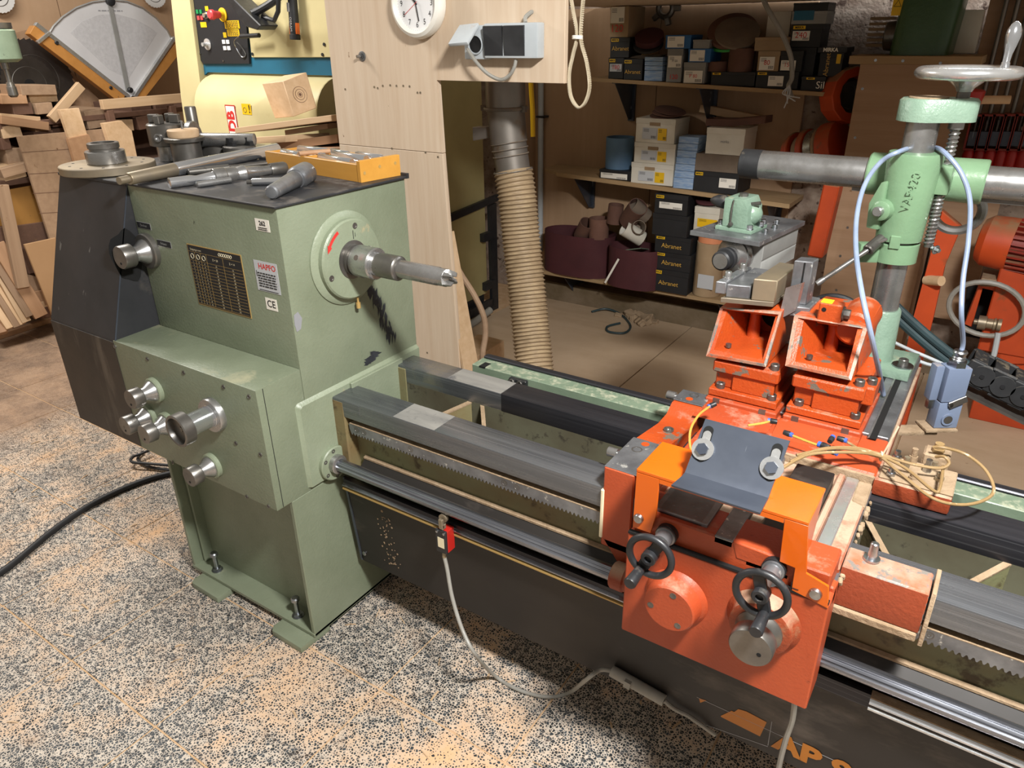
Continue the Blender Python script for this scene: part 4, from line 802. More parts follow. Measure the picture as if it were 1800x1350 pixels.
# screw, head and wheel
SX, SY = 1.262, 1.05
bm = B(); cyl(bm, (SX, SY, 1.125), (SX, SY, 1.43), .0095, n=16); scw = obj('lead_screw', bm, 'steel_dark', Q)
bm = B(); pts = []
for i in range(30*12): a = 2*math.pi*i/12; pts.append((SX+math.cos(a)*.0105, SY+math.sin(a)*.0105, 1.13+.285*i/(360)))
tube(bm, pts, .0024, 5); obj('screw_thread', bm, 'steel', scw)
bm = B(); cyl(bm, (SX, SY, 1.405), (SX, SY, 1.425), .017, n=24); obj('screw_collar', bm, 'steel', scw)
bm = B(); box(bm, SX-.03, SX+.018, SY-.022, SY+.028, 1.255, 1.325, .008, 2); obj('screw_lug', bm, 'mint_paint', sl)
bm = B(); hexhead(bm, (SX+.01, SY-.004, 1.125), (1, -.6, -.2), .006, .022); torus(bm, (SX+.02, SY-.008, 1.122), (1, -.6, -.2), .009, .003, 16, 6); obj('screw_end_bolt', bm, 'zinc', scw)
bm = B(); n = 28; lp = []
for i in range(n):
    a = 2*math.pi*i/n; ca, sa = math.cos(a), math.sin(a); base = V((CX, CY, 0)) if ca*.83+sa*.2 < 0 else V((SX+.004, SY, 0)); r = .060 if ca*.83+sa*.2 < 0 else .034; lp.append(base+V((ca*r, sa*r, 0)))
loft(bm, [[p+V((0, 0, 1.422)) for p in lp], [p+V((0, 0, 1.424)) for p in lp], [p+V((0, 0, 1.466)) for p in lp], [V((CX+.03, CY, 1.472))+(p-V((CX+.03, CY, 0)))*.93 for p in lp]]); hd = obj('head_casting', bm, 'mint_hammer', Q, ang=45)
bm = B(); cyl(bm, (CX, CY, 1.470), (CX, CY, 1.4745), .042, n=32); obj('head_cap', bm, 'hair_dust', hd)
bm = B(); cyl(bm, (SX, SY, 1.466), (SX, SY, 1.492), .014, n=20); obj('wheel_post', bm, 'steel_dark', hd)
WZ = 1.526; WR = .105
bm = B(); u = 48; rings = []
for i in range(u):
    a = 2*math.pi*i/u; c = V((SX+math.cos(a)*WR*.9, SY+math.sin(a)*WR*.9, WZ)); d = V((math.cos(a), math.sin(a), 0)); rings.append([c+d*math.cos(b)*.0165+V((0, 0, 1))*math.sin(b)*.0135 for b in [2*math.pi*k/14 for k in range(14)]])
rings.append(rings[0]); loft(bm, rings, False, False); hw = obj('column_handwheel', bm, 'alu', Q)
bm = B(); lathe(bm, (SX, SY, WZ-.040), (0, 0, 1), [(0, .016), (.008, .02), (.030, .046), (.036, .05), (.04, .045), (.042, 0)], 30); obj('wheel_hub', bm, 'alu', hw)
for a in (0.3, 2.4, 4.5):
    d = V((math.cos(a), math.sin(a), 0)); bm = B(); obox(bm, V((SX, SY, WZ-.008))+d*.066, d, (0, 0, 1), .030, .006, .014, .004); obj('spoke', bm, 'alu', hw)
h = at(1766, 117, y=SY+.02); bm = B(); lathe(bm, (h.x, h.y, WZ+.008), (.02, 0, 1), [(0, .009), (.012, .009), (.014, .0075), (.03, .0085), (.048, .0125), (.066, .0155), (.078, .0145), (.09, .009), (.095, .003), (.0955, 0)], 26); obj('wheel_grip', bm, 'chrome', hw)
# clamp lever
a = at(1537, 432, y=CY-.08); e = at(1443, 494, y=CY-.14)
bm = B(); lathe(bm, a+V((.008, .032, .012)), V((-.03, -.065, -.035)), [(0, .013), (.050, .014), (.053, .012), (.053, .008), (.050, .007), (.050, 0)], 24); lv = obj('clamp_socket', bm, 'steel_dark', cring)
bm = B(); cyl(bm, a, e, .006, n=12); lathe(bm, e, e-a, [(-.01, .006), (.0, .008), (.012, .007), (.014, 0)], 12); obj('clamp_lever', bm, 'steel', cring)
bm = B(); cyl(bm, a+V((.006, .01, .006)), a+V((.024, .01, .018)), .004, n=10); obj('lever_stub', bm, 'steel', cring)

# ================================================================ boring unit (own rotated frame)
ud = V((.136, .991, 0)); ur = V((.991, -.136, 0)); uz = V((0, 0, 1))
U0 = at(1213, 405, z=1.128)
G = thing('boring_unit', 'grey motorised boring head with collet chuck under a steel plate', 'boring head', (U0.x+.12, U0.y+.12, .796))
def uu(r, d, z): return U0+ur*r+ud*d+uz*(z-1.128)
pl2 = at(1330, 428, z=1.128); wd = (pl2-U0).dot(ur)
bm = B(); prism(bm, [uu(0, .0, 1.115), uu(wd, 0, 1.115), uu(wd, .30, 1.115), uu(.02, .30, 1.115)], (0, 0, .013), .001); plt_ = obj('top_plate', bm, 'steel_machined', G)
for r, d in ((wd-.03, .10), (wd-.03, .16), (wd-.05, .22)): bm = B(); sockbolt(bm, uu(r, d, 1.128), uz, .0075, .010); obj('socket_bolt', bm, 'zinc', plt_)
bm = B(); prism(bm, [uu(.075, .05, 1.02), uu(wd-.008, .05, 1.02), uu(wd-.008, .05, 1.060), uu(wd-.012, .05, 1.062), uu(wd-.008, .05, 1.066), uu(wd-.008, .05, 1.114), uu(.075, .05, 1.114)], ud*.23, .002); mb = obj('motor_body', bm, 'grey_plastic', G)
mb.data.materials[0] = M['card_grey']
cc = at(1290, 448, y=uu(.08, .03, 1.06).y); cc = uu((cc-U0).dot(ur), .05, cc.z)
bm = B(); lathe(bm, cc+ud*.02, -ud, [(0, .050), (.030, .050), (.034, .046), (.036, .043), (.044, .042), (.048, .034), (.052, .026), (.075, .024)], 40); fl_ = obj('spindle_cap', bm, 'steel', G)
bm = B(); lathe(bm, cc-ud*.05, -ud, [(0, .028), (.014, .030), (.016, .026), (.040, .026), (.044, .022), (.044, .011), (.03, .010), (.03, 0)], 28); obj('collet_nut', bm, 'rubber_black', fl_)
bm = B(); lathe(bm, cc-ud*.0925, -ud, [(0, .021), (.002, .0205), (.002, .011)], 28); obj('collet', bm, 'steel', fl_)
# green bearing block
def ub(name, r0, r1, d0, d1, z0, z1, mat, par, b=.003):
    bm = B(); hexa(bm, [uu(r0, d0, z0), uu(r1, d0, z0), uu(r1, d1, z0), uu(r0, d1, z0), uu(r0, d0, z1), uu(r1, d0, z1), uu(r1, d1, z1), uu(r0, d1, z1)], b, 2); return obj(name, bm, mat, par)
gbk = ub('bearing_foot', .045, .150, .055, .155, 1.128, 1.139, 'mint_hammer', G, .002)
ub('bearing_cheek', .062, .085, .06, .15, 1.139, 1.215, 'mint_hammer', G)
bm = B(); prism(bm, [uu(.088, .058, 1.139), uu(.135, .058, 1.139), uu(.132, .058, 1.19), uu(.118, .058, 1.216), uu(.088, .058, 1.216)], ud*.09, .004, 2); obj('bearing_cheek', bm, 'mint_hammer', G)
bm = B(); c = uu(.118, .105, 1.172); n = 20
lathe(bm, c, ur, [(-.01, .030), (.01, .030), (.024, .022), (.032, .010), (.034, 0)], 28); obj('bearing_dome', bm, 'mint_hammer', G)
for r, d in ((.052, .075), (.14, .065), (.145, .12), (.14, .148)): bm = B(); cyl(bm, uu(r, d, 1.139), uu(r, d, 1.141), .010, n=16); hexhead(bm, uu(r, d, 1.141), uz, .0085, .010); obj('hex_bolt', bm, 'zinc', gbk)
bm = B(); lathe(bm, uu(.064, .10, 1.195), -ur, [(0, .008), (.012, .008), (.013, .016), (.02, .019), (.04, .017), (.055, .010), (.062, .004), (.062, 0)], 26); obj('small_chuck', bm, 'black_dusty', gbk)
bm = B(); hexhead(bm, uu(.097, .10, 1.216), uz, .012, .009); obj('top_bolt', bm, 'steel_dark', gbk)
bm = B(); tube(bm, spl([uu(.090, .057, 1.212), uu(.0875, .055, 1.18), uu(.089, .055, 1.150)], 5), .002, 6); lathe(bm, uu(.09, .056, 1.148), -ud, [(0, .006), (.006, .006), (.008, 0)], 12); cyl(bm, uu(.125, .09, 1.20), uu(.150, .09, 1.206), .005, n=10); obj('spring_wire', bm, 'steel_dark', gbk)
ub('support_post', .11, .17, .12, .2, .796, 1.02, 'steel_dark', G)

# ================================================================ blue-grey connector, its cable, cable chain
c0 = at(1652, 752, z=.70); cxn, cyn = c0.x, c0.y
def zat(px, py): d = ray(px, py); t = ((cxn-CAM.x)*d.x+(cyn-CAM.y)*d.y)/(d.x*d.x+d.y*d.y); return (CAM+d*t).z
z0, z1, z2_, z3 = .705, zat(1655, 700), zat(1668, 640), zat(1684, 612)
E_ = thing('cable_connector', 'blue grey industrial plug connector with chrome gland beside the slide', 'connector', (cxn, cyn, .70))
er = RT.copy(); er.z = 0; er.normalize(); ed = V((-er.y, er.x, 0))
def eb(name, mat, r, d, za, zb, par=E_, b=.003, off=(0, 0)):
    bm = B(); obox(bm, V((cxn, cyn, (za+zb)/2))+er*off[0]+ed*off[1], er, ed, r, d, (zb-za)/2, b, 2); return obj(name, bm, mat, par)
eb('socket_housing', 'blue_grey', .029, .02, z0+.005, z1); hsg = eb('plug_hood', 'blue_grey', .0285, .021, z1+.002, z2_-.0)
p = V((cxn, cyn, z0+.03))-ed*.0205; bm = B(); lathe(bm, p, -ed, [(0, .016), (.003, .016), (.003, .011), (.001, .011)], 24); kn = obj('knockout_ring', bm, 'blue_grey', E_)
bm = B(); cyl(bm, p-ed*.002, p-ed*.0035, .0105, n=24); obj('knockout', bm, 'steel_dark', kn)
eb('base_plate', 'hair_dust', .04, .028, z0-.004, z0+.004, off=(-.01, 0)); 
eb('mount_arm', 'hair_dust', .06, .02, z0-.016, z0-.005, off=(-.075, 0))
bm = B(); hexhead(bm, (cxn, cyn, z2_), uz, .022, .014); lathe(bm, (cxn, cyn, z2_+.014), uz, [(0, .014), (.003, .0155), (.006, .0135), (.009, .0155), (.012, .0135), (.022, .0165), (.026, .014), (.028, .009)], 20); obj('cable_gland', bm, 'zinc', hsg)
bm = B(); obox(bm, V((cxn, cyn, z1+.004))+er*.012-ed*.024, (er+V((0, 0, .5))), ed, .022, .002, .009, .001); cyl(bm, V((cxn, cyn, z1-.004))-ed*.026-er*.004, V((cxn, cyn, z1-.004))-ed*.02-er*.004, .006, n=12); obj('locking_lever', bm, 'steel_dark', hsg)
eb('side_latch', 'blue_grey', .010, .014, z1+.005, z2_+.004, off=(-.045, .0)); eb('side_latch_clip', 'zinc', .008, .008, z1-.022, z1+.004, off=(-.042, .0))
pts = [at(1553, 694, z=.802), at(1550, 678, y=.80), at(1544, 648, y=.66), at(1531, 588, y=.575), at(1515, 515, y=.60), at(1505, 445, y=.74), at(1506, 380, y=.87), at(1520, 325, y=.94), at(1548, 285, y=.955), at(1582, 266, y=.962), at(1612, 258, y=1.10), at(1640, 259, y=1.085), at(1660, 268, y=1.0), at(1690, 305, y=.98), at(1705, 355, y=.97), at(1702, 425, y=.95), at(1693, 490, y=.92), at(1690, 550, y=.88), V((cxn, cyn, z2_+.06)), V((cxn, cyn, z2_+.03))]
obj('connector_cable', tube(B(), spl(pts, 8), .0056, 10), 'blue_cable', label='pale blue cable looped over the green column down to the plug', cat='cable')
# ================================================================ objects on the headstock top
ZT = 1.2685
def vthing(name, label, cat, c, parts, grp=None):
    t = thing(name, label, cat, c, grp)
    for nme, prof, mt in parts:
        bm = B(); lathe(bm, c, (0, 0, 1), prof, 40); obj(nme, bm, mt, t)
    return t
c = V((-.838, .178, ZT)); t = vthing('faceplate', 'round steel faceplate with threaded hub lying on the black guard', 'faceplate', c, [('disc', [(0, .128), (.002, .130), (.020, .130), (.022, .128), (.022, .03)], 'steel_rust'), ('hub', [(.022, .052), (.024, .054), (.056, .054), (.058, .052), (.058, .02)], 'steel'), ('collar', [(.058, .040), (.064, .040), (.065, .043), (.078, .043), (.080, .041), (.080, .032), (.062, .032), (.062, .0)], 'steel_dark')])
for k in range(10):
    a = 2*math.pi*k/10; q = c+V((math.cos(a)*.1, math.sin(a)*.1, .0222)); bm = B(); cyl(bm, q, q+V((0, 0, .0006)), .004, n=8); obj('screw_hole', bm, 'ink', t)
c = V((-.858, .40, ZT)); t = vthing('lathe_chuck', 'dark steel jaw chuck standing on end behind the faceplate', 'chuck', c, [('chuck_neck', [(0, .04), (.045, .04)], 'steel'), ('chuck_body', [(.045, .05), (.048, .057), (.108, .057), (.112, .053), (.112, 0)], 'steel_dark')])
for k in range(4):
    a = math.pi/2*k+.5; d = V((math.cos(a), math.sin(a), 0)); bm = B(); obox(bm, c+d*.034+V((0, 0, .125)), d, (0, 0, 1), .016, .013, .009, .002); obj('jaw', bm, 'steel_dark', t)
q = c+V((.03, -.048, .075)); bm = B(); lathe(bm, q, V((.5, -.85, 0)), [(0, .012), (.012, .012), (.012, .008), (.004, .007), (.004, 0)], 20); obj('key_socket', bm, 'steel', t)
c = V((-.765, .395, ZT)); vthing('screw_chuck', 'small dark chuck holding a pale wooden disc with a screw', 'chuck', c, [('chuck_body', [(0, .045), (.06, .045), (.062, .05), (.064, .058), (.074, .060), (.076, .056), (.076, 0)], 'steel_dark'), ('wood_disc', [(.076, .044), (.080, .046), (.096, .046), (.099, .043), (.099, 0)], 'pine'), ('centre_screw', [(.099, .0035), (.12, .003), (.121, .0055), (.123, .0055), (.123, 0)], 'zinc')])
c = V((-.87, .505, ZT)); vthing('tommy_bar', 'upright dark steel bar behind the chucks', 'steel bar', c, [('bar', [(0, .018), (.148, .018), (.152, .016), (.152, 0)], 'steel_dark')])
c = at(345, 279, z=ZT); d = V((.8, .5, 0)).normalized(); t = thing('disc_mandrel', 'steel disc on a horizontal shaft at the back of the headstock', 'mandrel', c)
cc2 = c+V((0, 0, .058)); bm = B(); lathe(bm, cc2, d, [(-.006, .055), (-.004, .057), (.010, .057), (.012, .055), (.012, .02)], 36); obj('disc', bm, 'steel', t)
bm = B(); lathe(bm, cc2, d, [(-.03, .003), (-.006, .015), (.012, .022), (.20, .018), (.202, 0)], 24); obj('shaft', bm, 'steel', t)
for px, lab in ((382, 'black stepped chuck jaws behind the disc mandrel'), (420, 'second set of black stepped jaws nearest the offcut pile')):
    c = at(px, 262, z=ZT); c.y = min(c.y, .60); c = V((at(px, 255, y=.52).x, .52, ZT)); t = thing('chuck_jaws', lab, 'chuck jaws', c)
    bm = B(); lathe(bm, c, (0, 0, 1), [(0, .05), (.04, .05), (.042, .046), (.042, 0)], 30); obj('jaw_plate', bm, 'steel_dark', t)
    for a in (.3, 2.4, 4.5):
        q = c+V((math.cos(a)*.03, math.sin(a)*.03, .042)); bm = B(); prism(bm, [q+V((-.015, 0, 0)), q+V((.015, 0, 0)), q+V((.015, 0, .012)), q+V((0, 0, .012)), q+V((0, 0, .024)), q+V((-.015, 0, .024))], (0, .014, 0)); obj('jaw', bm, 'rubber_black', t)
def hshaft(name, label, cat, a, b_, secs, grp=None):
    a = V(a); b_ = V(b_); t = thing(name, label, cat, (a.x, a.y, ZT), grp); d = (b_-a).normalized(); L_ = (b_-a).length
    for nme, prof, mt in secs:
        bm = B(); lathe(bm, a, d, [(u*L_, r) for u, r in prof], 28); obj(nme, bm, mt, t)
    return t
h = .019
hshaft('long_mandrel', 'long polished steel mandrel lying along the headstock edge', 'mandrel', at(209, 318, z=ZT+h), at(486, 262, z=ZT+h), [('tang', [(0, .010), (.05, .010)], 'steel_rust'), ('taper_shank', [(.05, .0145), (.055, .016), (.30, .0185), (.301, .01)], 'steel_rust'), ('ground_bar', [(.30, .0185), (.31, .019), (1.0, .019), (1.0, 0)], 'chrome')])
h = .014
hshaft('boring_bar', 'stepped steel boring bar with collars on the black tray', 'boring bar', at(297, 322, z=ZT+h), at(503, 295, z=ZT+h), [('shank', [(0, .009), (.002, .0135), (.17, .0135), (.22, .0105), (.36, .016), (.361, .01)], 'chrome'), ('collar', [(.355, .021), (.36, .0225), (.45, .0225), (.46, .02), (.52, .021), (.56, .018)], 'steel'), ('arbor', [(.55, .018), (.60, .022), (.62, .0225), (.64, .018), (.74, .0155), (.80, .013), (.86, .0125)], 'steel'), ('end_nut', [(.85, .017), (.86, .018), (.98, .018), (1.0, .015), (1.0, 0)], 'steel_dark')])
hshaft('centre_drill', 'slim steel drill lying behind the stepped boring bar', 'drill', at(330, 303, z=ZT+.010), at(470, 287, z=ZT+.010), [('drill_shank', [(0, .006), (.01, .010), (.5, .010), (.51, .007), (1, .006), (1, 0)], 'steel_dark')])
hshaft('drill_spur', 'short bright drill resting under the boring bar', 'drill', at(345, 325, z=ZT+.008), at(405, 316, z=ZT+.008), [('drill_shank', [(0, .004), (.02, .008), (1, .008), (1, 0)], 'steel')])
hshaft('dowel_centre', 'plain bright steel pin beside the taper sleeve', 'steel pin', at(434, 320, z=ZT+.0095), at(505, 318, z=ZT+.0095), [('tang', [(0, .0055), (.14, .0055)], 'steel_dark'), ('pin', [(.13, .0085), (.15, .0095), (1, .0095), (1, 0)], 'chrome')])
hshaft('taper_sleeve_loose', 'grey steel Morse taper sleeve lying at the tray front', 'taper sleeve', at(476, 339, z=ZT+.017), at(540, 303, z=ZT+.023), [('taper', [(0, .007), (.004, .0135), (.02, .0165), (.62, .0215), (.64, .019), (.66, .0225)], 'steel_machined'), ('sleeve_head', [(.655, .024), (.70, .029), (.97, .029), (1.0, .026), (1.0, 0)], 'steel_machined')])
# wooden knife tray
A = V((-.029, .403, ZT)); Bf = V((-.470, .456, ZT)); tx = (A-Bf).normalized(); ty = V((-tx.y, tx.x, 0)); LX = (A-Bf).length; LY = .135
T = thing('knife_tray', 'honey coloured wooden tray holding steel planer knives', 'tray', (Bf+A)/2)
def tb_(name, u0, u1, v0, v1, z0, z1, mat='box_wood', par=T, b=.001):
    bm = B(); o_ = Bf; hexa(bm, [o_+tx*u+ty*v+V((0, 0, z)) for z in (z0, z1) for u, v in ((u0, v0), (u1, v0), (u1, v1), (u0, v1))], b); return obj(name, bm, mat, par)
tb_('tray_floor', .006, LX-.014, .006, LY-.006, .006, .014); tb_('tray_side', 0, LX-.014, 0, .012, 0, .046); tb_('tray_side', 0, LX-.014, LY-.012, LY, 0, .046); tb_('tray_end', 0, .012, .012, LY-.012, 0, .044)
te = tb_('tray_end', LX-.014, LX, -.001, LY+.003, -.0, .056); tb_('tray_divider', LX*.42, LX*.42+.012, .012, LY-.012, .01, .046); tb_('tray_insert', .012, LX-.014, .012, LY-.012, .014, .04, 'wood_dir_y')
for v, z in ((.012, .024), (.065, .034), (.12, .036)):
    bm = B(); q = Bf+tx*LX+ty*v+V((0, 0, z)); lathe(bm, q, tx, [(0, .0045), (.0006, .0045), (.0006, .002), (.0003, 0)], 10); obj('screw', bm, 'brass_line', te)
kn = [(.05, .03, .10, .022, .012), (.055, .085, .12, .026, .016), (.12, .05, .10, .02, .011), (.19, .10, .09, .024, .016), (.235, .03, .15, .022, .013), (.245, .068, .15, .026, .018), (.30, .108, .11, .024, .016), (.355, .115, .08, .024, .013)]
where = ['at the tray left front', 'at the tray left back', 'beside the wooden stick', 'at the tray middle back', 'at the tray right front', 'in the middle of the right half', 'behind the right half', 'at the right back corner of the tray']
for (u, v, l, w_, hh), wh in zip(kn, where):
    l = min(l, LX-.02-u); o_ = Bf+tx*u+ty*v+V((0, 0, .0415)); bm = B(); a_ = random.uniform(-.12, .12); dx = (tx*math.cos(a_)+ty*math.sin(a_)); dy = V((-dx.y, dx.x, 0))
    prism(bm, [o_+dy*(-w_/2), o_+dy*(w_/2), o_+dy*(w_*.42)+V((0, 0, hh*.45)), o_+dy*(w_*.1)+V((0, 0, hh)), o_+dy*(-w_*.35)+V((0, 0, hh*.9))], dx*l, .0008); obj('planer_knife', bm, 'chrome', label='steel moulding knife lying '+wh, cat='knife', group='knives in the wooden tray')
bm = B(); q = Bf+tx*(LX*.40)+ty*(-.002)+V((0, 0, .053)); cyl(bm, q, q+(ty*.085+tx*.03), .0065, n=12, b=.001); obj('wood_stick', bm, 'beech', label='short turned wooden stick lying across the knife tray', cat='stick')
# ================================================================ plywood partition with clock, socket, belt
YP = 1.0
Sx = lambda px, py, y=YP: at(px, py, y=y)
PT = thing('plywood_partition', 'tall plywood partition with a cut-out behind the headstock', 'partition', (-.45, YP, 0))
obj('upper_sheet', prism(B(), [(x, YP, z) for x, z in ((-.725, 1.255), (-.7205, 1.84), (.238, 1.84), (.238, 1.484), (-.242, 1.486), (-.234, 1.255))], (0, .02, 0), .0012), 'ply', PT)
obj('lower_sheet', prism(B(), [(x, YP, z) for x, z in ((-.725, 0), (-.725, 1.2535), (-.234, 1.2535), (-.20, .35), (-.195, 0))], (0, .02, 0), .0012), 'ply', PT)
obj('partition_batten', box(B(), -.70, -.66, YP+.02, YP+.06, 0, 1.8), 'pine', PT)
for q in ((658, 153), (664, 155), (673, 151), (686, 150), (697, 151), (709, 151), (720, 152), (734, 163), (739, 163), (689, 261), (748, 268), (770, 276), (607, 157), (751, 620)):
    p = Sx(*q); bm = B(); lathe(bm, (p.x, YP, p.z), (0, -1, 0), [(0, .004), (.0008, .004), (.0008, .0015), (.0003, 0)], 8); obj('nail_head', bm, 'steel_rust', PT)
p = Sx(637, 99); bt = thing('wall_bolt', 'zinc bolt with a large washer in the plywood partition', 'bolt', (p.x, YP-.001, p.z))
bm = B(); lathe(bm, (p.x, YP-.0005, p.z), (0, -1, 0), [(0, .0165), (.002, .0165), (.003, .013), (.003, .006)], 24); obj('washer', bm, 'zinc', bt)
bm = B(); hexhead(bm, (p.x, YP-.003, p.z), (0, -1, 0), .0095, .007, .3); cyl(bm, (p.x, YP-.010, p.z), (p.x-.004, YP-.024, p.z), .005, n=12); obj('bolt_shank', bm, 'zinc', bt)
# clock
c = Sx(741, 6); CK = thing('wall_clock', 'round white wall clock with black numerals on plywood', 'clock', (c.x, YP-.002, c.z)); R = .103
bm = B(); lathe(bm, (c.x, YP-.0015, c.z), (0, -1, 0), [(0, R-.004), (.018, R), (.034, R-.006), (.040, R-.016), (.036, R-.021), (.030, R-.025), (.0, R-.026)], 64, ring=True); obj('rim', bm, 'clock_white', CK)
bm = B(); lathe(bm, (c.x, YP-.0015, c.z), (0, -1, 0), [(.02, R-.022), (.024, R-.022), (.024, 0)], 56); fc = obj('dial', bm, 'white_btn', CK); fy = YP-.027
for k in range(1, 13):
    a = math.pi/2-2*math.pi*k/12; text(fc, str(k), (c.x+math.cos(a)*.061, fy, c.z+math.sin(a)*.061), (1, 0, 0), (0, 0, 1), .0235, 'ink', name='numeral', sx=.85)
bm = B()
for k in range(60):
    a = 2*math.pi*k/60; d = V((math.cos(a), 0, math.sin(a))); obox(bm, V((c.x, fy, c.z))+d*.0775, d, (0, 1, 0), .0015, .0002, .0004)
obj('minute_marks', bm, 'ink_grey', fc)
def hand(deg, l, w_, mt, yy, nme):
    a = math.radians(90-deg); d = V((math.cos(a), 0, math.sin(a))); bm = B(); obox(bm, V((c.x, yy, c.z))+d*l*.42, d, (0, 1, 0), l*.58, .0004, w_); obj(nme, bm, mt, CK)
hand(169, .052, .0018, 'ink', fy-.003, 'minute_hand'); hand(315, .036, .0022, 'ink', fy-.002, 'hour_hand'); hand(236, .056, .0006, 'ink_red', fy-.004, 'second_hand')
# socket outlet with two rockers
a, b_ = Sx(812, 42, YP-.04), Sx(945, 103, YP-.04); SK = thing('socket_outlet', 'grey surface socket with open flap and two dark rocker switches', 'socket', ((a.x+b_.x)/2, YP, b_.z))
x0, x1, zb, ztp = a.x, b_.x, b_.z, a.z; W = x1-x0
obj('housing', box(B(), x0+W*.30, x1, YP-.042, YP-.0005, zb, ztp, .006, 2), 'grey_plastic', SK)
bm = B(); box(bm, x0, x0+W*.31, YP-.034, YP-.0005, zb-.004, ztp-.004, .006, 2); obj('socket_housing', bm, 'grey_plastic', SK)
for u0, u1 in ((.31, .555), (.575, .84)): obj('rocker', loft(B(), [[V((x0+W*u0, YP-.044, zb+.008)), V((x0+W*u1, YP-.044, zb+.008)), V((x0+W*u1, YP-.050, ztp-.008)), V((x0+W*u0, YP-.050, ztp-.008))], [V((x0+W*u0, YP-.038, zb+.006)), V((x0+W*u1, YP-.038, zb+.006)), V((x0+W*u1, YP-.038, ztp-.006)), V((x0+W*u0, YP-.038, ztp-.006))]]), 'black_dusty', SK)
cz = (zb+ztp)/2-.01; bm = B(); lathe(bm, (x0+W*.17, YP-.034, cz), (0, -1, 0), [(0, .028), (.006, .028), (.007, .025), (.002, .023)], 32); obj('socket_ring', bm, 'grey_plastic', SK)
bm = B(); lathe(bm, (x0+W*.17, YP-.036, cz), (0, -1, 0), [(0, .0225), (.001, .0225), (.001, 0)], 28); obj('socket_well', bm, 'void', SK)
bm = B(); obox(bm, (x0+W*.10, YP-.068, ztp-.030), (1, 0, .06), (.0, -.78, -.62), .036, .042, .006, .004, 2); obj('flap_lid', bm, 'grey_plastic', SK)
bm = B(); tube(bm, spl([(x0+W*.8, YP-.02, ztp), (x0+W*.79, YP-.015, ztp+.014), (x0+W*.83, YP-.004, ztp+.026), (x0+W*.84, YP+.005, ztp+.028)], 5), .006, 8); obj('cable_entry', bm, 'grey_cable', SK)
loop = [Sx(822, 86, YP-.05), Sx(838, 110, YP-.055), Sx(858, 130, YP-.05), Sx(880, 140, YP-.035), Sx(895, 133, YP-.03), Sx(904, 118, YP-.03), Sx(907, 104, YP-.028)]
obj('socket_cable', tube(B(), spl(loop, 8), .0055, 9), 'grey_cable', label='grey cable looping below the socket outlet', cat='cable')
# hanging toothed belt
pts = [(1003, -12), (1008, 20), (1015, 62), (1008, 95), (1001, 130), (1003, 165), (1012, 184), (1020, 188), (1030, 176), (1036, 150), (1031, 110), (1021, 70), (1023, 20), (1026, -12)]
pp = spl([at(*q, y=1.02) for q in pts], 6); HB = obj('drive_belt', ribbon(B(), pp, V((0, .013, 0)), .0035), 'belt_cream', label='cream toothed belt hanging in a tied loop beside the partition', cat='belt')
bm = B()
for i in range(2, len(pp)-2):
    for f_ in (0, .5):
        q = pp[i].lerp(pp[i+1], f_); t = (pp[i+1]-pp[i-1]).normalized(); nn = t.cross(V((0, 1, 0))); obox(bm, q-nn*.0026, t, (0, 1, 0), .0014, .0065, .0012)
obj('belt_teeth', bm, 'belt_cream', HB, kind='stuff')
bm = B(); q = at(1015, 68, y=1.02)
for k in range(3): torus(bm, q+V((0, 0, .003*k)), (0, .1, 1), .014, .0022, 16, 6)
obj('tie_string', bm, 'paper', HB)
# leaning strip, offcuts and hose by the partition foot
a, b_ = at(783, 410, y=1.06), at(828, 652, y=1.05)
obj('leaning_board', obox(B(), (a+b_)/2, (b_-a), (0, 1, 0), (b_-a).length/2, .045, .006, .001), 'pine', label='thin plywood strip leaning behind the partition edge', cat='board')
pts = [at(795, 455, y=1.12), at(812, 485, y=1.14), at(834, 520, y=1.16), at(850, 556, y=1.18), at(853, 590, y=1.18), at(848, 632, y=1.16), V((at(846, 660, y=1.15).x, 1.17, .2)), V((at(846, 660, y=1.15).x-.03, 1.2, .014))]
obj('bent_hose', tube(B(), spl(pts, 7), .012, 10), 'grey_wood', label='beige hose bending down behind the partition', cat='hose')
for (px, py, s, lab) in ((823, 590, .10, 'upper pale timber offcut on the floor behind the partition'), (826, 628, .09, 'lower pale timber offcut on the floor behind the partition')):
    p = at(px, py, y=1.55); 
    if s == .10: obj('offcut', box(B(), p.x-.09, p.x+.07, 1.5, 1.75, .14, .25, .003), 'pine', label=lab, cat='offcut')
    else: obj('offcut', box(B(), p.x-.10, p.x+.06, 1.46, 1.74, .012, .138, .003), 'pine', label=lab, cat='offcut')
# ================================================================ dust duct and corrugated hose
DU = thing('dust_duct', 'grey steel extraction duct with clamps hanging behind the partition', 'duct', (at(890, 240, y=1.25).x, 1.25, 1.1))
cpt = [at(887, 110, y=1.25), at(889, 190, y=1.25), at(894, 245, y=1.25), at(902, 300, y=1.25)]
segs = [(0, 1, .070), (1, 2, .066), (2, 3, .062)]
for i, j, r in segs:
    bm = B(); cyl(bm, cpt[i], cpt[j]+(cpt[j]-cpt[i]).normalized()*.01, r, n=36); obj('duct_section', bm, 'galv', DU)
for k, t_ in enumerate((.25, .5, .75)):
    q = cpt[2].lerp(cpt[3], t_*.8-.1); bm = B(); torus(bm, q, cpt[3]-cpt[2], .0645, .0025, 36, 6); obj('duct_bead', bm, 'galv', DU)
bm = B(); torus(bm, cpt[1], cpt[1]-cpt[0], .073, .006, 36, 8); box(bm, cpt[1].x-.10, cpt[1].x-.07, 1.235, 1.25, cpt[1].z-.012, cpt[1].z+.008, .002); box(bm, cpt[1].x+.065, cpt[1].x+.085, 1.24, 1.255, cpt[1].z-.01, cpt[1].z+.01); obj('hose_clamp', bm, 'galv', DU)
q = at(845, 234, y=1.24); bm = B(); lp = [(q.x-.03, z_) for z_ in (0,)]
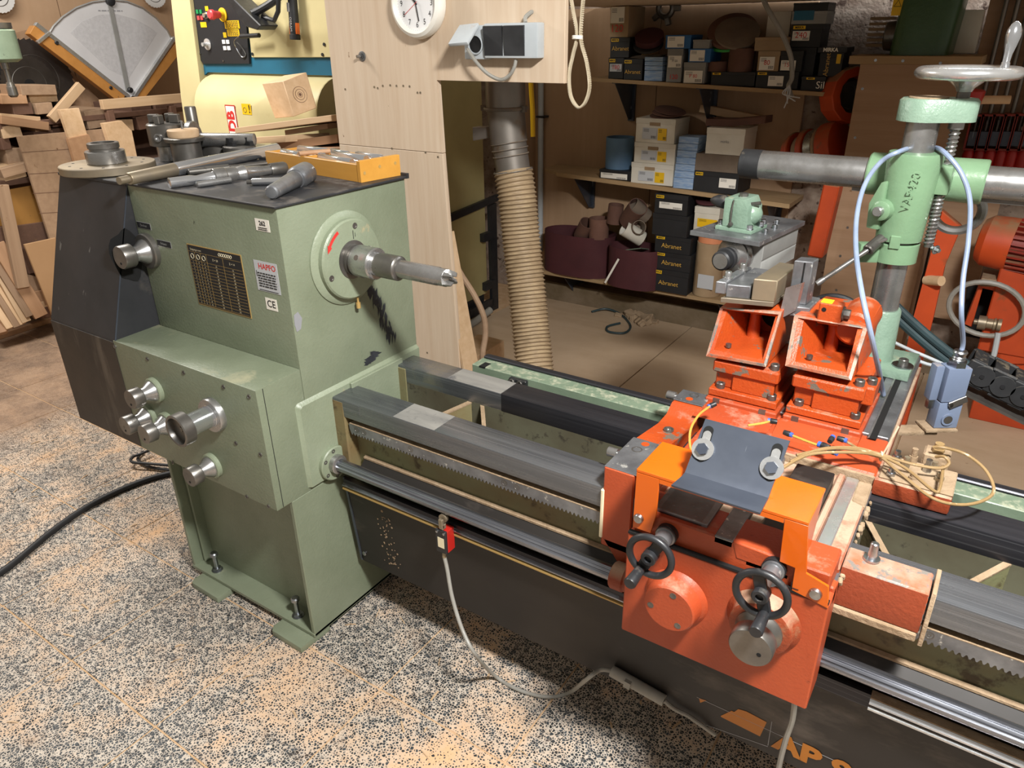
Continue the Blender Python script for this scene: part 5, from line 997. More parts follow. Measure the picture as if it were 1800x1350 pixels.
hexa(bm, [(q.x-.03, 1.23, q.z-.028), (q.x+.05, 1.23, q.z-.012), (q.x+.05, 1.27, q.z-.012), (q.x-.03, 1.27, q.z-.028), (q.x-.03, 1.23, q.z+.02), (q.x+.05, 1.23, q.z+.026), (q.x+.05, 1.27, q.z+.026), (q.x-.03, 1.27, q.z+.02)], .002); obj('blast_gate', bm, 'galv', DU)
obj('gate_mouth', box(B(), q.x-.031, q.x-.029, 1.234, 1.266, q.z-.022, q.z+.016), 'void', DU)
bm = B(); torus(bm, cpt[3], cpt[3]-cpt[2], .070, .003, 36, 8); obj('hose_clamp', bm, 'steel', DU)
hp = spl([cpt[3], at(909, 345, y=1.24), at(917, 430, y=1.22), at(926, 510, y=1.19), at(934, 590, y=1.15), at(942, 665, y=1.10), at(950, 745, y=1.06)], 40)
def resample(P, n):
    L_ = [0]
    for i in range(1, len(P)): L_.append(L_[-1]+(P[i]-P[i-1]).length)
    out = []; j = 0
    for k in range(n):
        s = L_[-1]*k/(n-1)
        while j < len(P)-2 and L_[j+1] < s: j += 1
        u = (s-L_[j])/max(L_[j+1]-L_[j], 1e-9); out.append(P[j].lerp(P[j+1], u))
    return out
ribs = 62; hp = resample(hp, ribs*6+1)
obj('extraction_hose', tube(B(), hp, [(.0665, .0665, .0675, .0715, .0725, .0695)[i % 6] for i in range(len(hp))], 40), 'hose', label='ribbed beige extraction hose hanging from the steel duct', cat='hose')
# ================================================================ yellow planer behind the partition
yf = 1.45; f = lambda px, py, y=yf: at(px, py, y=y)
PL = thing('planing_machine', 'cream and teal planing machine with a black control panel', 'planing machine', (-1.7, 2.0, 0))
xl = f(322, 120).x; xr = -1.225
obj('machine_body', box(B(), xl, xr, yf+.012, 2.62, .12, 2.05, .02, 2), 'olive_machine', PL)
obj('machine_feet', box(B(), xl+.05, xr-.02, yf+.08, 2.6, .0, .12), 'black_plastic', PL)
def fp(name, pts, mat, y=yf, th=.01, par=PL, b=0):
    return obj(name, prism(B(), [at(*q, y=y) for q in pts], (0, th, 0), b), mat, par)
fp('side_column', [(296, -40), (329, -40), (355, 170), (372, 330), (340, 330), (318, 170)], 'cream_machine', yf-.03, .05, b=.004)
fp('teal_frame', [(328, -40), (590, -40), (590, 133), (365, 127), (352, 140)], 'teal_machine', yf, .012)
cpn = fp('control_panel', [(334, -40), (430, -40), (431, 20), (438, 112), (357, 112), (352, 105)], 'ink', yf-.012, .012)
cd_ = fp('upper_door', [(434, -40), (590, -40), (590, 101), (442, 101), (436, 40)], 'cream_machine', yf-.012, .012, b=.002)
for q in ((444, 95), (567, 96), (570, 78)):
    p = f(*q, yf-.013); bm = B(); cyl(bm, p, p+V((0, -.003, 0)), .007, n=12); obj('screw', bm, 'ink', cd_)
yc = yf-.013
def btn(px0, py0, px1, py1, mat, name='push_button', par=cpn, th=.004):
    a, b_ = f(px0, py0, yc), f(px1, py1, yc); return obj(name, box(B(), a.x, b_.x, yc-th, yc, b_.z, a.z), mat, par)
for q, mt in (((345, 17, 350, 24), 'green_btn'), ((351, 17, 356, 24), 'green_btn'), ((347, 28, 352, 35), 'red_btn'), ((353, 28, 358, 35), 'red_btn'), ((391, 70, 397, 77), 'white_btn'), ((398, 70, 404, 77), 'white_btn'), ((393, 81, 399, 88), 'white_btn'), ((400, 81, 406, 88), 'white_btn')): btn(*q, mt)
for q in ((352, 39, 364, 48), (360, 11, 367, 19), (392, 57, 399, 66)): btn(*q, 'yellow', 'warning_sticker', th=.001)
for q, s in (((394, 36.5, 422, 50), 'ACHTUNG\nMotor vor\ndem Öffnen\nabschalten'), ((399, 52, 422, 63.5), 'ACHTUNG\nNetz trennen')):
    o_ = btn(*q, 'yellow', 'warning_plate', th=.001); a, b_ = f(q[0], q[1], yc), f(q[2], q[3], yc); bars(cpn, ((a.x+b_.x)/2, yc-.0013, (a.z+b_.z)/2), (1, 0, 0), (0, 0, 1), (b_.x-a.x)*.86, (a.z-b_.z)*.86, 5 if q[1] < 45 else 4, seed=int(q[0]))
p = f(392, 26, yc); bm = B(); lathe(bm, p, (0, -1, 0), [(0, .030), (.004, .030), (.006, .022), (.02, .014), (.03, .014)], 28); es = obj('emergency_stop', bm, 'yellow', cpn)
bm = B(); lathe(bm, p, (0, -1, 0), [(.02, .015), (.045, .017), (.055, .022), (.07, .021), (.075, .015), (.075, 0)], 28); obj('stop_button', bm, 'red_btn', es)
p = f(364, 27, yc); bm = B(); lathe(bm, p, (0, -1, 0), [(0, .015), (.006, .015), (.008, .011), (.02, .010), (.02, 0)], 20); obj('selector', bm, 'chrome', cpn)
p = f(365, 78, yc); bm = B(); lathe(bm, p, (0, -1, 0), [(0, .026), (.003, .026), (.004, .018), (.006, .009), (.03, .009), (.03, 0)], 28); obj('rotary_knob', bm, 'silver', cpn)
for q in ((352, 94), (393, 107)): p = f(*q, yc); bm = B(); cyl(bm, p, p+V((0, -.003, 0)), .004, n=8); obj('screw', bm, 'zinc', cpn)
a, b_ = f(423, 64, yf-.06), f(456, 62, yf-.06); bm = B(); cyl(bm, a, b_, .010, n=14, b=.002); obj('lever_handle', bm, 'black_plastic', PL)
bm = B(); tube(bm, spl([a+V((-.01, 0, 0)), f(412, 72, yf-.05), f(414, 82, yf-.03), f(425, 100, yf-.02), f(432, 96, yf-.015), f(424, 82, yf-.02), f(416, 74, yf-.03)], 6), .0028, 6); obj('wire_spring', bm, 'zinc', PL)
# black visor bracket above
bm = B(); prism(bm, [f(390, -10, 1.30), f(400, -12, 1.30), f(458, 45, 1.30), f(452, 53, 1.30), f(432, 47, 1.30)], (0, .10, 0), .004); obj('visor', bm, 'black_plastic', PL)
tube(bm := B(), spl([f(432, 22, 1.34), f(447, 22, 1.34), f(480, 3, 1.36), f(500, -15, 1.38)], 6), .016, 10); obj('visor_arm', bm, 'black_plastic', PL)
tube(bm := B(), [f(490, -20, 1.36), f(489, 20, 1.36), f(482, 36, 1.36), f(465, 30, 1.36), f(462, 26, 1.36)], .010, 8); obj('visor_loop', bm, 'black_plastic', PL)
# roller cover
cy_, r_ = yf+.02, .15; cz = f(352, 190, yf-.05).z; x0, x1 = f(352, 190, yf-.1).x, f(578, 190, yf-.05).x
bm = B(); arc = [(cy_-math.cos(a)*r_, cz+math.sin(a)*r_*1.05) for a in [math.pi*k/16 for k in range(0, 9)]]+[(cy_+.02, cz+r_*1.05), (cy_+.02, cz-.25), (cy_-r_, cz-.25)]
prism(bm, [(x0, y, z) for y, z in arc], (x1-x0, 0, 0)); rc = obj('roller_cover', bm, 'cream_machine', PL)
bm = B(); prism(bm, [(x1+.0005, y, z) for y, z in arc], (.006, 0, 0)); obj('cover_end_cap', bm, 'olive_machine', rc)
yl = cy_-r_-.0005
a, b_ = at(395, 184, y=yl), at(422, 243, y=yl); mcx, mcz = (a.x+b_.x)/2, (a.z+b_.z)/2
lp = quad(rc, 'logo_plate', (mcx, yl, mcz), (1, 0, 0), (0, 0, 1), b_.x-a.x, a.z-b_.z, 'red_paint', .001); quad(lp, 'logo_field', (mcx, yl-.001, mcz), (1, 0, 0), (0, 0, 1), (b_.x-a.x)*.86, (a.z-b_.z)*.93, 'paper', .0008)
text(lp, 'DB', (mcx, yl-.0025, mcz), (0, 0, 1), (-1, 0, 0), (b_.x-a.x)*.98, 'ink_red', bold=.003, sx=1.0)
a, b_ = at(424, 182, y=yl), at(443, 202, y=yl); st = quad(rc, 'warning_sticker', ((a.x+b_.x)/2, yl, (a.z+b_.z)/2), (1, 0, 0), (0, 0, 1), b_.x-a.x, a.z-b_.z, 'yellow', .0008); text(st, '!', (b_.x-.012, yl-.0015, (a.z+b_.z)/2), (1, 0, 0), (0, 0, 1), .05, 'ink', bold=.001)
bm = B(); torus(bm, ((a.x+b_.x)/2-.012, yl-.001, (a.z+b_.z)/2-.004), (0, 1, 0), .011, .0012, 16, 4); obj('hand_symbol', bm, 'ink', st)
# feed table that carries the offcuts
tz = 1.165
obj('feed_table', box(B(), -1.62, -.80, 1.03, yf, tz-.04, tz, .003), 'steel_dark', PL)
obj('table_bracket', box(B(), -1.5, -1.35, 1.05, yf+.02, .7, tz-.04), 'olive_machine', PL)
# machine flank seen through the cut-out
xs = xr+.001; g = lambda px, py: at(px, py, x=xs)
def sp_(name, pts, mat, th=.008): return obj(name, prism(B(), [at(*q, x=xs) for q in pts], (th, 0, 0)), mat, PL)
sp_('flank_rail', [(760, 402), (872, 352), (872, 341), (760, 388)], 'black_plastic', .02)
sp_('flank_post', [(856, 362), (868, 356), (872, 545), (862, 550)], 'black_plastic', .02)
sp_('flank_sill', [(790, 560), (864, 523), (864, 536), (792, 577)], 'black_plastic', .02)
for q in ((852, 415), (856, 500)): p = g(*q); obj('flank_hinge', box(B(), xs, xs+.03, p.y-.05, p.y+.05, p.z-.025, p.z+.025), 'black_plastic', PL)
p0, p1 = at(800, 592, x=-1.15), at(862, 545, x=-1.12); bm = B(); cyl(bm, p0, p1, .022, n=14); obj('drain_pipe', bm, 'grey_cable', label='grey pipe lying on the floor beside the planing machine', cat='pipe')
# torch hanging on the door
q0, q1 = f(512, -30, yf-.04), f(519, 70, yf-.05)
TO = thing('work_torch', 'black and orange pocket torch hanging on the cream machine door', 'torch', q1)
bm = B(); d = (q1-q0); lathe(bm, q0, d, [(0, .019), (d.length*.7, .021), (d.length*.9, .020), (d.length*.91, .023), (d.length*.99, .023), (d.length, .021)], 20); obj('torch_body', bm, 'rubber_black', TO)
for s in (-1, 1):
    bm = B(); c = q0.lerp(q1, .80); obox(bm, c+V((s*.0195, 0, 0)), d, (1, 0, 0), .022, .003, .010, .001); obj('torch_grip', bm, 'orange_bright', TO)
c = q0.lerp(q1, .42); bm = B(); obox(bm, c+V((-.008, -.020, 0)), d, (1, 0, 0), .018, .007, .002, .001); obj('torch_switch', bm, 'silver', TO)
text(TO, 'OSRAM', q0.lerp(q1, .72)+V((.004, -.0225, 0)), d, (1, 0, -.07), .017, 'silver')
# ================================================================ offcut pile on the feed table
def tboard(label, a, b_, y0, y1, th, mat, sk=0.0):
    p, q = at(*a, y=y0), at(*b_, y=y0); dy = V((sk, y1-y0, 0)); dn = V((0, 0, -th)); bm = B()
    hexa(bm, [p+dn, q+dn, q+dn+dy, p+dn+dy, p, q, q+dy, p+dy], .0012); return obj('offcut', bm, mat, label=label, cat='offcut', group='offcuts stacked on the planer table')
tboard('dark lowest board of the offcut pile by the planer', (470, 263), (600, 259), 1.06, 1.26, .045, 'beech')
tboard('reddish board second from the bottom of the offcut pile', (476, 252), (592, 236), 1.09, 1.28, .032, 'beech', .03)
tboard('short pale board with a pointed end in the offcut pile', (419, 243), (500, 238), 1.05, 1.20, .026, 'pine', .10)
tboard('thin spacer board under the wide top board', (500, 229), (575, 217), 1.10, 1.24, .020, 'grey_wood')
tboard('wide pine board on top of the offcut pile', (412, 225), (582, 202), 1.05, 1.24, .022, 'pine', .06)
f0, f1 = at(516.4, 205, y=1.05), at(497, 142.6, y=1.05); l0, l1 = at(483.6, 208, y=1.15), at(460.5, 147, y=1.15); r0, r1 = at(556.9, 189.8, y=1.16), at(538.6, 127, y=1.16)
bm = B(); hexa(bm, [f0, r0, r0+l0-f0, l0, f1, r1, r1+l1-f1, l1], .002); tbk = obj('timber_block', bm, 'pine', label='square pine block with a knot standing on the offcut pile', cat='timber block')
kc = (f0+r1)/2+((f1+r0)/2-(f0+r1)/2)*.5; nn = (r0-f0).cross(f1-f0).normalized(); nn = nn if nn.y < 0 else -nn
for r_ in (.010, .020, .030): bm = B(); torus(bm, kc+nn*.0004, nn, r_, .0009, 24, 4); obj('knot_ring', bm, 'dark_wood', tbk)
bm = B(); cyl(bm, kc, kc+nn*.001, .006, n=14); obj('knot', bm, 'dark_wood', tbk)
# ================================================================ sandpaper shelves on the back wall
YS = 2.84
def zsh(k, x): return ((1.372-.034*(x+.0)), (.852-.033*(x+.30)), (.262+.008*x))[k]
names = ('top shelf', 'middle shelf', 'bottom shelf')
SH = []
for k, (x0, x1, th, lab) in enumerate(((-.66, .62, .018, 'top chipboard shelf carrying black sandpaper boxes'), (-.86, .50, .022, 'middle wooden shelf with a ragged left end'), (-1.08, .60, .022, 'bottom wooden shelf holding wide sanding belts'))):
    s = obj('wall_shelf', loft(B(), [[(x, YS, zsh(k, x)-th), (x, YS, zsh(k, x)), (x, 3.117, zsh(k, x)), (x, 3.117, zsh(k, x)-th)] for x in (x0, x1)]), 'ply_shelf', label=lab, cat='shelf'); SH.append(s)
    if k == 1: prism(bm := B(), [(x0-.14, YS+.10, zsh(k, x0)-.018), (x0+.02, YS-.0, zsh(k, x0)-.018), (x0+.02, 3.117, zsh(k, x0)-.018), (x0-.16, 3.117, zsh(k, x0)-.018)], (0, 0, .016)); obj('ragged_end', bm, 'ply_shelf', s) if k == 1 else None
    for x in ((x0+.14, x0+.62) if k == 0 else (x0+.10, x1-.12) if k == 1 else (x0+.26, x1-.42)):
        z = zsh(k, x)-th; b = thing('shelf_bracket', 'grey steel bracket under the '+names[k]+(', left of the pair' if x < (x0+x1)/2-.2 else ', right of the pair'), 'bracket', (x, 3.1, z-.2))
        obj('bracket_web', prism(B(), [(x, YS+.03, z-.001), (x, 3.10, z-.001), (x, 3.10, z-.21), (x, 3.07, z-.21)], (.004, 0, 0)), 'gun_plate', b)
        obj('bracket_flange', box(B(), x-.018, x+.02, 3.10, 3.117, z-.22, z-.001, .001), 'gun_plate', b)
        obj('bracket_arm', prism(B(), [(x-.015, YS+.03, z-.006), (x-.015, YS+.03, z-.001), (x-.015, 3.10, z-.001), (x-.015, 3.10, z-.006)], (.035, 0, 0)), 'gun_plate', b)
used_top = {}
def carton(label, px0, px1, pyt, k=0, base=None, dep=.16, mat='card_black', y=YS+.015, dz=0, name='sandpaper_box', cat='box', grp=None, lid=True, rz=0):
    """box standing on shelf k (or on base z); front face at plane y between two pixel columns"""
    pyb = 135 if k == 0 else 320 if k == 1 else 505
    xa = at(px0, pyt, y=y).x; xb = at(px1, pyt, y=y).x; xm = (xa+xb)/2
    z0 = (zsh(k, xm) if base is None else base)+.0015; z1 = at((px0+px1)/2, pyt, y=y).z
    if z1 < z0+.02: z1 = z0+.02
    t = thing(name, label, cat, (xm, y+dep/2, z0), grp or 'cartons on the sandpaper shelves')
    obj('carton', box(B(), xa, xb, y, y+dep, z0, z1, .0015), mat, t)
    if lid: obj('lid_edge', box(B(), xa-.0015, xb+.0015, y-.0015, y+dep+.0015, z1-.22*(z1-z0), z1+.001, .001), mat, t)
    return t, xa, xb, z0, z1, y-.0022
def tagy(c, u0=.05, u1=.45, v0=.80, v1=.95, mat='yellow', s='MIRKA'):
    t, xa, xb, z0, z1, y = c; w_ = xb-xa; h = z1-z0; q = quad(t, 'brand_tag', (xa+w_*(u0+u1)/2, y, z0+h*(v0+v1)/2), fx, fz, w_*(u1-u0), h*(v1-v0), mat)
    if s: text(q, s, (xa+w_*(u0+u1)/2, y-.0012, z0+h*(v0+v1)/2), fx, fz, min(h*(v1-v0)*.9, w_*(u1-u0)/len(s)*1.5), 'ink', bold=.0004)
def let(c, s, u, v, size, mat='gold', vert=False, bold=.0):
    t, xa, xb, z0, z1, y = c; text(t, s, (xa+(xb-xa)*u, y-.0014, z0+(z1-z0)*v), (fz if vert else fx), (-fx if vert else fz), size, mat, bold=bold)
def lab_(c, u0, u1, v0, v1, mat='paper', s=None, ink='ink', size=.02, bars=True):
    t, xa, xb, z0, z1, y = c; w_ = xb-xa; h = z1-z0; cx_, cz_ = xa+w_*(u0+u1)/2, z0+h*(v0+v1)/2
    q = quad(t, 'paper_label', (cx_, y, cz_), fx, fz, w_*(u1-u0), h*(v1-v0), mat)
    if s: text(q, s, (cx_, y-.0012, cz_+h*(v1-v0)*.05), fx, fz, size, ink)
    if bars:
        bm = B(); W_ = w_*(u1-u0); H_ = h*(v1-v0)
        for i in range(7): box(bm, cx_+W_*(.12+.05*i), cx_+W_*(.12+.05*i)+W_*.022, y-.0011, y-.0008, cz_-H_*.42, cz_-H_*.18)
        for i in range(3): box(bm, cx_-W_*.42, cx_-W_*.05, y-.0011, y-.0008, cz_+H_*(.36-.10*i), cz_+H_*(.39-.10*i))
        obj('print', bm, 'ink', q)
# top shelf, lower row
c = carton('black sandpaper box at the far left of the top shelf', 1070.5, 1096.5, 102, mat='card_black'); tagy(c); lab_(c, .1, .9, .35, .72, 'paper_grey', '180', 'ink_red', .03); bA = c[4]
c = carton('black box with gold script beside the leftmost box on the top shelf', 1097.5, 1130, 104); tagy(c, .03, .42); let(c, 'Abranet', .5, .38, .028); bB = c[4]
c = carton('black box with gold script under the brown carton marked 120', 1073.5, 1107, 66, base=max(bA, bB)); tagy(c); let(c, 'Abranet', .55, .45, .03)
c = carton('tall brown carton marked 120 in red on the top shelf', 1073.5, 1106, 11, base=c[4], mat='card_brown', dep=.2, lid=False); lab_(c, .04, .78, .46, .98, 'paper'); let(c, '120', .4, .28, .05, 'ink_red')
zb = 0
for i in range(4):
    c = carton('thin blue striped packet %s in the open carton' % ('lowest', 'second lowest', 'third from bottom', 'topmost')[i], 1133, 1164.5, 124-i*4.8, base=(None if i == 0 else zb), mat='stripe_blue', lid=False); zb = c[4]
c = carton('grey box marked 120 right of the blue striped packets', 1174.5, 1201, 86, mat='card_grey'); lab_(c, .08, .95, .45, .8, 'paper', 'P120', size=.015); let(c, '120', .5, .16, .032, 'ink_red'); z1_ = c[4]
c = carton('grey and white box with red band on the top shelf', 1203, 1241, 110, mat='card_grey'); lab_(c, .05, .9, .03, .62, 'paper', 'P 80', 'ink_red', .024); z2__ = c[4]
c = carton('blue box with white label stacked on the red banded box', 1211, 1250, 86, base=z2__, mat='card_blue'); lab_(c, .08, .75, .08, .92, 'paper'); z3_ = c[4]
c = carton('blue box with white label topmost of its stack', 1171, 1215, 62, base=max(z1_, z3_), mat='card_blue'); lab_(c, .08, .75, .08, .92, 'paper')
carton('flat dark cassette lying right of the topmost blue box', 1219, 1248, 70, base=z3_, mat='card_grey')
c = carton('long flat black box below the sanding discs', 1251, 1328, 127); tagy(c, .03, .22); zf_ = c[4]
c = carton('flat black box under the brown carton marked 80', 1330.5, 1405, 126); tagy(c, .03, .25); lab_(c, .3, .66, .15, .75); zg = c[4]
c = carton('brown carton marked 80 in red on the top shelf', 1334, 1372, 90, base=zg, mat='card_brown'); lab_(c, .1, .8, .06, .72, 'paper', '80', 'ink_red', .03); zh = c[4]
c = carton('grey cream flap box lying above the carton marked 80', 1328, 1385, 66, base=zh, mat='card_brown', dep=.13)
c = carton('dark box with green edged label right of the carton marked 80', 1374, 1413, 90, base=zg, mat='card_black'); lab_(c, .05, .72, .05, .55, 'paper', '150', 'ink_red', .026)
c = carton('black box with script reading Sil at the right of the top shelf', 1410, 1452, 135); tagy(c, .2, .55); let(c, 'Sil', .82, .4, .045, 'paper'); zi = c[4]
c = carton('upright black box with vertical gold script on the top shelf', 1443, 1484, 93, base=zi+.0, y=YS+.03); let(c, 'Abranet', .35, .5, .03, vert=True); tagy(c, .72, .9, .55, .95, s=None); zj = c[4]
c = carton('narrow black box with white lettering lying above the upright box', 1438, 1490, 83, base=zj, lid=False); let(c, 'MIRKA', .45, .5, .022, 'paper', bold=.001)
c = carton('plain black box carrying the box marked 240', 1392, 1436, 84, base=zi, y=YS+.06, dep=.15); zk2 = c[4]
c = carton('black box with white label marked 240 on the top shelf', 1393, 1447, 43, base=zk2, y=YS+.06, dep=.15); tagy(c); lab_(c, .05, .62, .3, .72, 'paper', '240', 'ink_red', .036); zl = c[4]
c = carton('grey and blue box above the box marked 240', 1393, 1455, 20, base=zl, mat='card_grey', y=YS+.06, dep=.15); quad(c[0], 'blue_panel', (c[1]+.055, c[5], (c[3]+c[4])/2+.01), fx, fz, .09, .04, 'teal_machine'); zm = c[4]
carton('open black box on top of the rightmost tower of boxes', 1396, 1457, 5, base=zm, y=YS+.06, dep=.15)
carton('pale sheets of paper standing between the boxes', 1351, 1392, 20, base=zh+.05, mat='card_white', y=YS+.16, dep=.02, lid=False, name='paper_sheets', cat='paper')
# discs and belts on the top shelf
def disc(label, px, py, r, d, th, mat, y, name='sanding_disc', cat='sanding disc'):
    p = at(px, py, y=y); bm = B(); lathe(bm, p, d, [(0, r-.002), (.001, r), (th, r), (th+.001, r-.002)], 40); return obj(name, bm, mat, label=label, cat=cat, group='sanding discs on the shelves')
disc('red sanding disc leaning in a clear wrap on the top shelf', 1142, 72, .075, (.1, -.5, .85), .03, 'sand_maroon', 2.92); disc('dark wrapped disc below the red sanding disc', 1140, 80, .078, (.1, -.5, .85), .012, 'rubber_black', 2.91)
disc('green edged backing disc beneath the big brown discs', 1280, 84, .08, (0, -.25, .97), .012, 'green_flag', 2.95); disc('large brown sanding disc leaning at the back of the top shelf', 1287, 58, .12, (.1, -.62, .78), .02, 'sand_brown', 2.97); disc('large grey brown sanding disc in front of the leaning stack', 1296, 60, .108, (.22, -.6, .77), .012, 'sand_grey', 2.93)
def roll(label, px, py, r, h, mat, y, axis=(0, 0, 1), inner='rubber_black', th=.004, name='sandpaper_roll', n=30, zb=None, squash=1.0, cat='sandpaper roll'):
    p = at(px, py, y=y)
    if zb is not None: p.z = zb+.0015
    bm = B(); lathe(bm, p, axis, [(0, r), (h, r), (h, r-th), (.004, r-th), (.004, r-th)], n); o = obj(name, bm, mat, label=label, cat=cat, group='rolls and belts on the shelves'); return o
roll('brown sanding sleeve standing between the discs and the carton', 1302, 115, .062, .105, 'sand_brown', 2.91, zb=zf_)
roll('low brown sanding belt coil beside the brown sleeve', 1262, 119, .05, .045, 'sand_brown', 2.91, zb=zf_)
for i, (a_, z_) in enumerate(((0, 0), (.15, .006), (-.1, .012))):
    p = at(1128, 95, y=2.90); obj('abrasive_sheet', obox(B(), (p.x+.02*i, 2.93, bB+.004+z_), (math.cos(a_), math.sin(a_), .03), (0, 1, 0), .085, .05, .002), 'sand_grey', label='grey abrasive sheet %s in the loose stack' % ('lowest', 'in the middle', 'uppermost')[i], cat='abrasive sheet')
# middle shelf
c = carton('flat black and yellow box under the blue roll', 1054, 1109, 300, 1, mat='card_black', dep=.2); lab_(c, .05, .9, .1, .7, 'paper', size=.02); zq = c[4]
roll('blue sandpaper roll on the middle shelf', 1088, 296, .080, .17, 'sand_blue', 2.95, zb=zq, inner='sand_blue')
zb = None
for i, (a, b_, tp_, nm_) in enumerate(((1110.5, 1184.5, 288, 'lowest'), (1116, 1188, 252, 'middle'), (1119, 1188, 209, 'topmost'))):
    c = carton('white carton with a yellow label, %s of the stack of three' % nm_, a, b_, tp_, 1, base=zb, mat='card_white', dep=.2); zb = c[4]
    lab_(c, .18, .55, .15, .62, 'paper_grey'); lab_(c, .58, .80, .12, .62, 'yellow', bars=True); obj('hand_hole', box(B(), c[1]+.08, c[1]+.14, c[5]-.001, c[5], c[4]-.035, c[4]-.018), 'card_brown', c[0])
for i in range(3): disc('dark sanding disc %s on the white cartons' % ('lying flat', 'tilted in the middle', 'uppermost')[i], 1170+i*4, 203-i*4, .085, (.1*i, -.12, 1), .004, 'sand_brown', 2.95)
zb = None
for i in range(7):
    c = carton('blue striped packet %s in the stack by the white cartons' % ('at the very bottom', 'second', 'third', 'fourth', 'fifth', 'sixth', 'at the top')[i], 1184+i*1.6, 1219+i*1.6, 313-i*12, 1, base=zb, mat='stripe_blue', lid=False, dep=.12); zb = c[4]
c = carton('low black box at the right of the middle shelf', 1221, 1300, 303, 1, dep=.22); tagy(c, .03, .2); lab_(c, .58, .95, .3, .75); zr_ = c[4]
c = carton('dark felt covered box above the low black box', 1223, 1304, 272, 1, base=zr_, mat='sand_grey', lid=False); zs_ = c[4]
c = carton('plain white carton below a brown sanding belt', 1243.5, 1311, 226, 1, base=zs_, mat='card_white', dep=.2); let(c, 'mirka', .5, .5, .02, 'ink_grey'); zt_ = c[4]
p = at(1290, 215, y=2.92); obj('sanding_belt', ribbon(B(), [(p.x-.14, 2.9, zt_+.02), (p.x, 2.9, zt_+.024), (p.x+.16, 2.91, zt_+.045), (p.x+.17, 3.0, zt_+.045), (p.x, 3.0, zt_+.024), (p.x-.14, 3.0, zt_+.02)], V((0, 0, .034)), .003, True), 'sand_brown', label='flattened brown sanding belt on the plain white carton', cat='sanding belt')
obj('wood_batten', obox(B(), at(1285, 200, y=3.08), (1, 0, -.14), (0, 1, 0), .17, .02, .02, .001), 'pine', label='pale wooden batten fixed above the plain white carton', cat='batten')
# bottom shelf
def belt(label, px0, px1, pyt, y, dep, mat, h=None, k=2):
    xa, xb = at(px0, pyt+40, y=y).x, at(px1, pyt+40, y=y).x; z0 = zsh(k, xa)+.002; z1 = at((px0+px1)/2, pyt, y=y).z; n = 40; cx_, cy2 = (xa+xb)/2, y+dep/2
    pts = [V((cx_+math.copysign(abs(math.cos(a))**.7, math.cos(a))*(xb-xa)/2, cy2+math.sin(a)*dep/2, (z0+z1)/2)) for a in [2*math.pi*i/n for i in range(n)]]
    return obj('sanding_belt', ribbon(B(), pts, V((0, 0, z1-z0)), .003, True), mat, label=label, cat='sanding belt', group='wide belts on the bottom shelf')
belt('wide maroon sanding belt loop at the left of the bottom shelf', 943, 1062, 415, YS-.02, .26, 'sand_maroon'); o = belt('maroon sanding belt loop with a white stripe on the bottom shelf', 1058, 1150, 440, YS-.08, .22, 'sand_maroon')
a, b_ = at(1088, 455, y=YS-.084), at(1064, 497, y=YS-.077); obj('white_stripe', obox(B(), (a+b_)/2+V((0, -.004, 0)), b_-a, (0, 1, 0), (b_-a).length/2, .001, .006), 'paper', o)
zc = .275
for px, py, r, h, mat, ax_, lab in ((1021, 415, .045, .12, 'sand_brown', (.5, -.3, .8), 'brown sandpaper roll leaning in the left belt loop'), (1052, 418, .06, .12, 'sand_brown', (0, 0, 1), 'upright brown sandpaper roll in the left belt loop'), (1079, 392, .045, .11, 'sand_brown', (.1, 0, 1), 'small maroon brown roll high in the pile'), (1104, 388, .055, .15, 'sand_brown', (.55, -.4, .65), 'tilted brown roll in the middle of the pile'), (1136, 382, .045, .12, 'sand_grey', (-.5, -.5, .6), 'grey roll on its side near the black boxes'), (1128, 420, .045, .13, 'card_white', (-.6, -.5, .5), 'cream paper roll below the brown rolls'), (1115, 402, .04, .1, 'sand_grey', (.6, -.7, .3), 'short grey roll facing outwards')):
    roll(lab, px, py, r, h, mat, 2.90, ax_)
p = at(1105, 440, y=2.93); obj('sandpaper_sheet', obox(B(), p+V((.01, .0, 0)), (1, 0, .25), (0, 1, -.3), .10, .06, .002), 'green_beam', label='green backed abrasive sheet inside the striped belt loop', cat='abrasive sheet')
zb = None
for i, (a, b_, tp_, s, nm_) in enumerate(((1146, 1211, 476, 1, 'at the bottom'), (1152, 1215, 446, 1, 'second from the bottom'), (1152, 1215, 417, 1, 'third from the bottom'), (1148, 1210, 378, 0, 'fourth and unmarked'), (1152, 1210, 343, 2, 'at the top'))):
    c = carton('black sandpaper box %s of the tall stack' % nm_, a, b_, tp_, 2, base=zb, dep=.2, y=YS-.02); zb = c[4]
    if s: tagy(c, .04, .28)
    if s == 1: let(c, 'Abranet', .48, .42, .036)
    if s == 2: lab_(c, .15, .85, .3, .62)
CN = thing('dust_drum', 'brown cardboard drum with a peach lid beside the black boxes', 'drum', (at(1243, 500, y=2.92).x, 2.92, zsh(2, .1)+.002)); q = V(CN.location)
bm = B(); lathe(bm, q, (0, 0, 1), [(0, .078), (.30, .078), (.302, .07)], 36); obj('drum_body', bm, 'card_brown', CN)
bm = B(); lathe(bm, q+V((0, 0, .302)), (0, 0, 1), [(0, .074), (.035, .074), (.037, .065), (.037, 0)], 36); obj('lid', bm, 'peach', CN)
quad(CN, 'paper_label', q+V((.015, -.0795, .09)), fx, fz, .09, .08, 'paper_grey')
c = carton('white box with a yellow band above the cardboard drum', 1222, 1266, 365, 2, base=q.z+.341, mat='card_white', y=2.86, dep=.13); lab_(c, .15, .95, .3, .6, 'yellow'); zz_ = c[4]
disc('purple brown sanding disc on the white and yellow box', 1246, 355, .07, (0, -.1, 1), .01, 'sand_maroon', 2.93)
